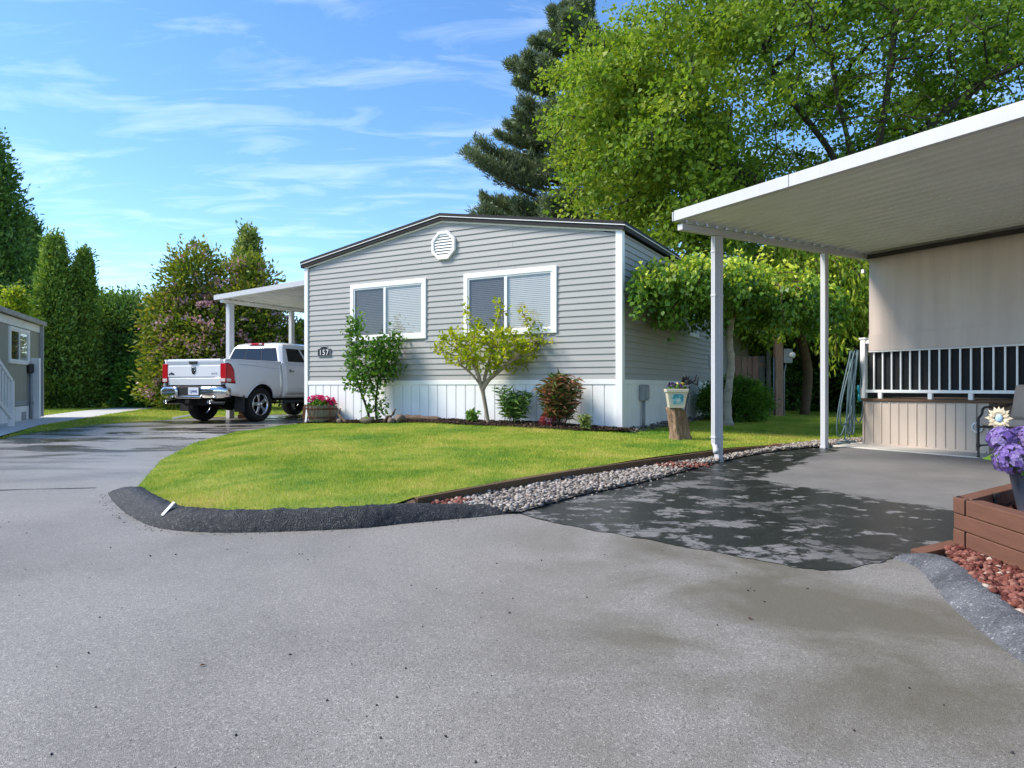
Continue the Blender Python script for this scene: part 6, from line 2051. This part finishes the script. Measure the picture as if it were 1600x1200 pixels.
mb = MB(); mb.add([(-.005, -.004, 0), (.008, -.002, .004), (.012, .006, .001), (-.002, .005, .005)], [(0, 1, 2, 3)]); mb.build('blade', M['rust'], lf)

# ================================================================== PICKUP TRUCK
def paint_mat(name, c):
    m, n, l, p = new_mat(name)
    f = noise(n, l, 1.4, 4)
    l.new(ramp(n, l, f, [(.3, tuple(x * .96 for x in c)), (.7, c)]), p.inputs['Base Color'])
    p.inputs['Roughness'].default_value = .28
    p.inputs['Coat Weight'].default_value = .8; p.inputs['Coat Roughness'].default_value = .05
    return m
M['car'] = paint_mat('white_car_paint', (0.82, 0.83, 0.84))
M['chrome'] = mat('chrome', (0.72, 0.71, 0.69), 0.10, 0.05, 4, 0.5, metal=1.0)
M['wheel_alloy'] = mat('polished_alloy', (0.62, 0.62, 0.63), 0.22, 0.05, 6, 0.5, metal=1.0)
M['tyre'] = mat('tyre_rubber', (0.020, 0.020, 0.021), 0.8, 0.2, 12, 0.25, bscale=60, bstr=.2)
M['trim_black'] = mat('black_plastic', (0.024, 0.025, 0.028), 0.55, 0.15, 8, 0.35)
M['truck_glass'] = mat('tinted_glass', (0.012, 0.014, 0.017), 0.04, 0.1, 3, 0.6)
M['lens_red'] = mat('red_lens', (0.50, 0.010, 0.018), 0.15, 0.12, 9, 0.5)
M['lens_clear'] = mat('clear_lens', (0.70, 0.62, 0.58), 0.15, 0.05, 9, 0.5)
M['under'] = mat('underbody', (0.015, 0.014, 0.013), 0.8, 0.3, 6, 0.2)
M['plate'] = mat('plate_white', (0.72, 0.75, 0.80), 0.4, 0.03, 9, 0.4)
M['plate_blue'] = mat('plate_blue', (0.05, 0.09, 0.30), 0.4, 0.05, 9, 0.4)
TO = Vector((-7.12, 16.94, .032))
truck = thing('pickup_truck', 'white four wheel drive pickup parked under the left carport', 'truck', TO, R(-20))
# local x right, y forward, origin on the ground below the rear axle
HWD = 1.0
WB, RW = 3.56, .425


def side_x(y, z):
    x = HWD - .05 * ss(1.15, 1.52, z) - .07 * (1 - ss(.5, .85, z)) - .012 * math.sin((z - .9) * 5)
    x += .022 * (math.exp(-(y / .55) ** 2) + math.exp(-((y - WB) / .55) ** 2)) * ss(.6, .9, z) * (1 - ss(1.1, 1.4, z))
    x -= .05 * ss(-.92, -1.14, y) + .16 * ss(4.15, 4.62, y) ** 2
    return x


def arch(cy, r, a0, a1, n=14): return [(cy + r * math.cos(t), .44 + r * math.sin(t)) for t in np.linspace(a0, a1, n)]


def skin(name, outline, sgn, m, parent, sp=.09, dx=0., thick=.03):
    v, f = fill(outline, sp)
    me = bpy.data.meshes.new(name)
    vs = [(sgn * (side_x(p.x, p.y) + dx), p.x, p.y) for p in v]
    fs = []
    for t in f:
        a, b, c = (v[i] for i in t[:3]); ccw = (b - a).cross(c - a) > 0
        fs.append(tuple(t) if ccw == (sgn > 0) else tuple(reversed(t)))
    me.from_pydata(vs, [], fs); me.materials.append(m)
    me.polygons.foreach_set('use_smooth', [True] * len(me.polygons)); me.update()
    o = link(name, me, None, parent)
    if thick:
        md = o.modifiers.new('thick', 'SOLIDIFY'); md.thickness = thick; md.offset = -1
    return o


bed = [(-1.13, 1.50), (-1.13, .92), (-1.12, .80), (-.98, .66), (-.47, .60)] + arch(0, .50, math.pi - .34, .34) + [(.50, .58), (.795, .58), (.795, 1.50)]
cabl = [(.815, 1.50), (.815, .58), (3.02, .56)] + arch(WB, .50, math.pi - .28, .30) + [(4.30, .56), (4.55, .62), (4.58, 1.05), (4.45, 1.24), (3.3, 1.36), (3.05, 1.50)]
doors = [[(.90, 1.47), (.90, .66), (1.80, .66), (1.80, 1.47)], [(1.815, 1.47), (1.815, .66), (2.95, .66), (3.0, 1.47)]]
for sg in (-1, 1):
    skin('bed_side', bed, sg, M['car'], truck)
    skin('cab_side', cabl, sg, M['car'], truck)
    for dd in doors:
        d_ = skin('door', dd, sg, M['car'], truck, dx=.008, thick=.008)
        hy = dd[0][0] + .12
        hb = MB(); hx = sg * (side_x(hy, 1.27) + .035); hb.box(hx - .018, hx + .018, hy, hy + .20, 1.255, 1.29); hb.build('handle', M['chrome'], d_, bevel=.012)
        rb = MB(); hx2 = sg * (side_x(hy, 1.27) + .009); rb.lathe([(.055, 0), (.05, .002 * sg)], 14, (hx2, hy + .08, 1.265), 'x'); rb.build('handle_cup', M['trim_black'], d_)
    # arch lips and mudflaps
    for cy in (0, WB):
        mb = MB(); mb.tube([(sg * (side_x(p[0], p[1]) + .004), p[0], p[1]) for p in arch(cy, .503, math.pi - .3, .3, 18)], .013, 6); mb.build('arch_lip', M['car'], truck, smooth=True)
        mb = MB()
        ap = arch(cy, .50, math.pi - .25, .25, 14)
        for q in ap: mb.v += [(sg * (side_x(q[0], q[1]) - .02), q[0], q[1]), (sg * .55, q[0], q[1])]
        for i in range(13): mb.f.append((2 * i, 2 * i + 1, 2 * i + 3, 2 * i + 2)); mb.mi.append(0)
        mb.build('wheel_well', M['under'], truck, smooth=True)
    mb = MB(); mb.box(sg * .70 if sg > 0 else -.99, sg * .99 if sg > 0 else -.70, -.60, -.575, .26, .66); mb.build('mudflap', M['trim_black'], truck, bevel=.01)
    # crease along the bed rail
    mb = MB(); mb.tube([(sg * (side_x(y, 1.40 - .05 * ss(-.9, .7, y)) + .0015), y, 1.40 - .075 * ss(-.9, .75, y)) for y in np.linspace(-.75, .78, 12)], .006, 4); mb.build('crease', M['grey_metal'], truck)
    # bed rail top
    mb = MB(); mb.box(min(sg * .86, sg * .955), max(sg * .86, sg * .955), -1.12, .79, 1.488, 1.512); mb.build('bed_rail', M['trim_black'] if 0 else M['car'], truck, bevel=.012)
    mb = MB(); mb.box(min(sg * .80, sg * .86), max(sg * .80, sg * .86), -1.08, .78, .92, 1.50); mb.build('bed_inner', M['car'], truck)
    # tail lights
    tl = bpy.data.objects.new('tail_light', None); COL.objects.link(tl); tl.parent = truck
    ol_ = [(-1.145, 1.40), (-1.145, .97), (-.905, .955), (-.93, 1.24), (-.99, 1.37), (-1.05, 1.405)]
    skin('lens', ol_, sg, M['lens_red'], tl, sp=.05, dx=.012, thick=.02)
    skin('reverse_lens', [(-1.13, 1.06), (-1.13, .985), (-1.02, .98), (-1.02, 1.055)], sg, M['lens_clear'], tl, sp=.05, dx=.019, thick=.008)
    skin('lens_frame', [(-1.15, 1.415), (-1.15, .955), (-.89, .935), (-.915, 1.25), (-.98, 1.39), (-1.045, 1.425)], sg, M['trim_black'], tl, sp=.06, dx=.005, thick=.012)
    mb = MB(); mb.box(min(sg * .80, sg * .962), max(sg * .80, sg * .962), -1.158, -1.12, .965, 1.405); mb.build('rear_lens', M['lens_red'], tl, bevel=.008)
    mb = MB(); mb.box(min(sg * .815, sg * .945), max(sg * .815, sg * .945), -1.162, -1.159, .985, 1.06); mb.build('reverse_lens', M['lens_clear'], tl)
    # headlight, mirror, running board
    mb = MB(); mb.box(min(sg * .62, sg * .86), max(sg * .62, sg * .86), 4.50, 4.60, .92, 1.12); mb.build('headlight', M['lens_clear'], truck, bevel=.03)
    mr = MB(); mr.box(min(sg * 1.02, sg * 1.24), max(sg * 1.02, sg * 1.24), 2.78, 2.90, 1.42, 1.66); mr.box(min(sg * .93, sg * 1.03), max(sg * .93, sg * 1.03), 2.82, 2.88, 1.46, 1.52); mr.build('mirror', M['trim_black'], truck, bevel=.03)
    mb = MB(); mb.tube([(sg * .98, .85, .47), (sg * 1.0, 2.95, .47)], .045, 8); mb.build('running_board', M['trim_black'], truck, smooth=True)

# tailgate with a folded upper edge, handle, emblem and lettering
mb = MB()
tg = [(-.798, .90), (.798, .90), (.798, 1.50), (-.798, 1.50)]
prof_t = [(-1.13, .90), (-1.140, 1.06), (-1.132, 1.075), (-1.150, 1.10), (-1.150, 1.35), (-1.142, 1.37), (-1.165, 1.455), (-1.165, 1.50), (-1.14, 1.515), (-1.06, 1.512), (-1.06, .90)]
mb.prism(prof_t, -.797, .797, 'x'); tgo = mb.build('tailgate', M['car'], truck, bevel=.008)
hm = MB(); hm.prism([(-.14, 1.465), (.14, 1.465), (.105, 1.395), (-.105, 1.395)], -1.172, -1.145, 'y'); hm.build('handle', M['trim_black'], tgo, bevel=.005)
ln = MB(); ln.box(-.79, .79, -1.153, -1.128, .885, .899); ln.build('seam', M['trim_black'], tgo)
em = MB(); em.prism([(-.065, 1.335), (.065, 1.335), (.068, 1.24), (.045, 1.18), (0, 1.15), (-.045, 1.18), (-.068, 1.24)], -1.159, -1.150, 'y'); emo = em.build('emblem', M['black'], tgo, bevel=.003)
for sg in (-1, 1):
    hn = MB(); hn.tube([(sg * .008, -1.161, 1.31), (sg * .040, -1.161, 1.318), (sg * .052, -1.161, 1.285), (sg * .040, -1.161, 1.24), (sg * .022, -1.161, 1.255)], [.010, .011, .010, .008, .004], 6); hn.build('horn', M['chrome'], emo, smooth=True)
fm_ = MB(); fm_.prism([(-.016, 1.30), (.016, 1.30), (.012, 1.20), (-.012, 1.20)], -1.164, -1.159, 'y'); fm_.build('face', M['chrome'], emo)
text_mesh('lettering', '4X4', .085, M['grey_metal'], tgo, (.62, -1.1525, 1.17), (R(90), 0, 0), .002, (1.25, .75, 1))
text_mesh('lettering', 'BIG HORN', .038, M['black'], tgo, (-.68, -1.1525, 1.155), (R(90), 0, 0), .002, (1, 1, 1))
mn = MB(); mn.prism([(-.76, 1.172), (-.70, 1.195), (-.67, 1.215), (-.64, 1.19), (-.60, 1.185), (-.59, 1.172)], -1.156, -1.150, 'y'); mn.build('badge', M['black'], tgo)

# bumper
bu = bpy.data.objects.new('rear_bumper', None); COL.objects.link(bu); bu.parent = truck
def bump_y(x): return -1.30 + .16 * (abs(x) / 1.0) ** 3
xs = [-1.0, -.96, -.88, -.74, -.58, -.42, -.36]
def bump_piece(xl):
    mb = MB(); pr = [(.10, .865), (.0, .865), (-.03, .85), (-.045, .78), (-.035, .70), (.0, .62), (.04, .585), (.10, .585)]
    k = len(pr)
    for x in xl:
        q = .74 if abs(x) > .95 else 1
        for (a, b) in pr: mb.v.append((x, bump_y(x) + a, .72 + (b - .72) * q))
    for i in range(len(xl) - 1):
        for j in range(k - 1): mb.f.append((i * k + j, i * k + j + 1, (i + 1) * k + j + 1, (i + 1) * k + j)); mb.mi.append(0)
    mb.f.append(tuple(range(k))); mb.f.append(tuple((len(xl) - 1) * k + j for j in range(k))); mb.mi += [0, 0]
    return mb
bump_piece(xs).build('chrome_end', M['chrome'], bu, smooth=True)
bump_piece([-x for x in reversed(xs)]).build('chrome_end', M['chrome'], bu, smooth=True)
mb = MB(); mb.box(-.36, .36, -1.315, -1.20, .585, .655); mb.build('chrome_bar', M['chrome'], bu, bevel=.02)
mb = MB(); mb.box(-.358, .358, -1.285, -1.20, .657, .862); mb.build('step_pad', M['trim_black'], bu, bevel=.008)
mb = MB(); mb.box(-.95, .95, -1.20, -1.06, .83, .872); mb.build('step_top', M['trim_black'], bu, bevel=.005)
pt = MB(); pt.box(-.02, .29, -1.296, -1.287, .672, .845); pto = pt.build('licence_plate', M['plate'], bu, bevel=.004)
text_mesh('lettering', 'CJ4440', .085, M['plate_blue'], pto, (.135, -1.2985, .752), (R(90), 0, 0), .001, (.85, 1.15, 1))
for sg in (-1, 1):
    mb = MB(); mb.tube([(sg * .66, -.9, .50), (sg * .66, -1.22, .50), (sg * .66, -1.36, .515)], [.05, .052, .056], 14, cap=False); mb.tube([(sg * .66, -1.345, .513), (sg * .66, -1.20, .50)], [.045, .04], 14); mb.build('exhaust_tip', M['chrome'], truck, smooth=True)

# cab greenhouse
gh = MB()
def ring8(z, hw, y0, y1, ch):
    return [(-hw + ch, y0, z), (hw - ch, y0, z), (hw, y0 + ch, z), (hw, y1 - ch, z), (hw - ch, y1, z), (-hw + ch, y1, z), (-hw, y1 - ch, z), (-hw, y0 + ch, z)]
levels = [(1.44, .955, .80, 3.42, .06), (1.50, .94, .815, 3.36, .07), (1.90, .80, .93, 2.72, .09), (1.985, .745, .985, 2.58, .12), (2.03, .62, 1.12, 2.40, .14), (2.045, .40, 1.3, 2.2, .10)]
for L_ in levels: gh.v += ring8(*L_)
for i in range(len(levels) - 1):
    for j in range(8): gh.f.append((i * 8 + j, i * 8 + (j + 1) % 8, (i + 1) * 8 + (j + 1) % 8, (i + 1) * 8 + j)); gh.mi.append(0)
gh.f.append(tuple(40 + j for j in range(8))); gh.mi.append(0)
cab = gh.build('cab', M['car'], truck, smooth=True, bevel=.02, seg=3)
def on_face(levels_, face, s, t):
    """point on the greenhouse between the 1.50 and 1.90 rings; s along the face, t up"""
    a, b = ring8(*levels[1]), ring8(*levels[2])
    P0 = Vector(a[face[0]]).lerp(Vector(a[face[1]]), s); P1 = Vector(b[face[0]]).lerp(Vector(b[face[1]]), s)
    return P0.lerp(P1, t)
def pane(name, face, s0, s1, t0, t1, off, m, parent):
    mb = MB()
    q = [on_face(0, face, s0, t0), on_face(0, face, s1, t0), on_face(0, face, s1, t1), on_face(0, face, s0, t1)]
    nr = (q[1] - q[0]).cross(q[3] - q[0]).normalized()
    cen = sum(q, Vector()) / 4
    if nr.dot(cen - Vector((0, 2.0, 1.7))) < 0: nr = -nr
    mb.add([p + nr * off for p in q] + [p - nr * .01 for p in q], [(0, 1, 2, 3), (0, 4, 5, 1), (1, 5, 6, 2), (2, 6, 7, 3), (3, 7, 4, 0)])
    return mb.build(name, m, parent, bevel=.004)
rw_ = pane('rear_window', (0, 1), .03, .97, .04, .96, .008, M['truck_glass'], cab)
for s in (.335, .665):
    pane('slider_frame', (0, 1), s - .006, s + .006, .06, .94, .012, M['trim_black'], rw_)
pane('windscreen', (5, 4), .03, .97, .03, .97, .006, M['truck_glass'], cab)
for fc_ in ((2, 3), (7, 6)):
    pane('side_window', fc_, .075, .375, .05, .93, .006, M['truck_glass'], cab)
    pane('side_window', fc_, .42, .82, .05, .93, .006, M['truck_glass'], cab)
bl = MB(); bl.box(-.24, .24, .925, 1.0, 1.965, 2.02); blo = bl.build('brake_light', M['lens_red'], cab, bevel=.012)
for sg in (-1, 1):
    mb = MB(); mb.box(sg * .17 - .05, sg * .17 + .05, .918, .93, 1.975, 2.01); mb.build('cargo_lens', M['lens_clear'], blo)
# hood, front, floor, bed floor
mb = MB(); mb.prism([(3.0, 1.44), (3.38, 1.46), (4.3, 1.36), (4.55, 1.24), (4.55, .6), (3.0, .6)], -.90, .90, 'x'); mb.build('hood', M['car'], truck, bevel=.05, seg=3)
mb = MB(); mb.box(-.60, .60, 4.54, 4.62, .80, 1.18); mb.build('grille', M['chrome'], truck, bevel=.03)
mb = MB(); mb.box(-.95, .95, 4.52, 4.72, .52, .78); mb.build('front_bumper', M['chrome'], truck, bevel=.05)
mb = MB(); mb.box(-.86, .86, -1.06, .80, .86, .92); mb.build('bed_floor', M['trim_black'], truck)
mb = MB(); mb.box(-.93, .93, .79, .83, .62, 1.49); mb.build('cab_back', M['car'], truck, bevel=.01)
mb = MB(); mb.box(-.55, -.40, -1.15, 4.4, .50, .66); mb.build('frame_rail', M['under'], truck)
mb = MB(); mb.box(.40, .55, -1.15, 4.4, .50, .66); mb.build('frame_rail', M['under'], truck)
mb = MB(); mb.box(-.88, .88, .62, 3.0, .52, .64); mb.box(-.34, .34, -1.1, -.62, .42, .60); mb.build('underbody', M['under'], truck)
mb = MB(); mb.tube([(-.75, 0, .42), (.75, 0, .42)], .06, 10); mb.lathe([(.05, -.16), (.15, -.06), (.15, .06), (.05, .16)], 14, (0, 0, .42), 'y'); mb.build('rear_axle', M['under'], truck, smooth=True)
mb = MB(); mb.box(-.06, .06, -1.34, -1.0, .47, .56); mb.box(-.4, .4, -1.12, -1.02, .46, .56); mb.build('tow_hitch', M['under'], truck)

def wheel_proto():
    w = bpy.data.objects.new('wheel', None); COL.objects.link(w)
    mb = MB()
    tp = [(.275, -.10), (.34, -.135), (.40, -.130), (.418, -.105), (RW, -.05), (RW, .05), (.418, .105), (.40, .130), (.34, .135), (.275, .10)]
    mb.lathe(tp, 40, (0, 0, 0), 'x', cap=False); ty = mb.build('tyre', M['tyre'], w, smooth=True)
    rm = MB(); rm.lathe([(.268, -.11), (.280, .112), (.272, .125), (.258, .118), (.250, .06), (.245, -.05)], 40, (0, 0, 0), 'x', cap=False); rm.build('rim', M['wheel_alloy'], w, smooth=True)
    dk = MB(); dk.lathe([(.245, .0), (.05, .01), (.002, .01)], 30, (0, 0, 0), 'x', cap=False); dk.build('brake_disc', M['under'], w, smooth=True)
    for k in range(5):
        a = 2 * math.pi * k / 5 + math.pi / 2
        sp2 = MB()
        e = Vector((0, math.cos(a), math.sin(a))); s = Vector((0, -math.sin(a), math.cos(a))); o = Vector((1, 0, 0))
        for t, hw_, out, dp in ((.03, .045, .095, .05), (.12, .040, .105, .045), (.20, .046, .108, .045), (.262, .068, .100, .04)):
            c0 = e * t + o * out
            sp2.v += [tuple(c0 - s * hw_ - o * .012), tuple(c0 - s * hw_ * .55), tuple(c0 + s * hw_ * .55), tuple(c0 + s * hw_ - o * .012), tuple(c0 + s * hw_ - o * dp), tuple(c0 - s * hw_ - o * dp)]
        for i in range(3):
            for j in range(6): sp2.f.append((i * 6 + j, i * 6 + (j + 1) % 6, (i + 1) * 6 + (j + 1) % 6, (i + 1) * 6 + j)); sp2.mi.append(0)
        sp2.build('spoke', M['wheel_alloy'], w, smooth=False, bevel=.006)
    hb = MB(); hb.lathe([(.07, .07), (.068, .108), (.045, .118), (.002, .12)], 20, (0, 0, 0), 'x'); hb.build('hub_cap', M['wheel_alloy'], w, smooth=True)
    return w
wp0 = wheel_proto()
def place_wheel(w, x, y, flip):
    w.parent = truck; w.location = (x, y, RW); w.rotation_euler = (R(11 * (1 + y)), 0, R(180) if flip else 0)
first = True
for (x, y, fl_) in ((.845, 0, False), (-.845, 0, True), (.845, WB, False), (-.845, WB, True)):
    if first: w = wp0; first = False
    else:
        w = wp0.copy(); COL.objects.link(w)
        for ch in wp0.children:
            c_ = ch.copy(); COL.objects.link(c_); c_.parent = w
    place_wheel(w, x, y, fl_)
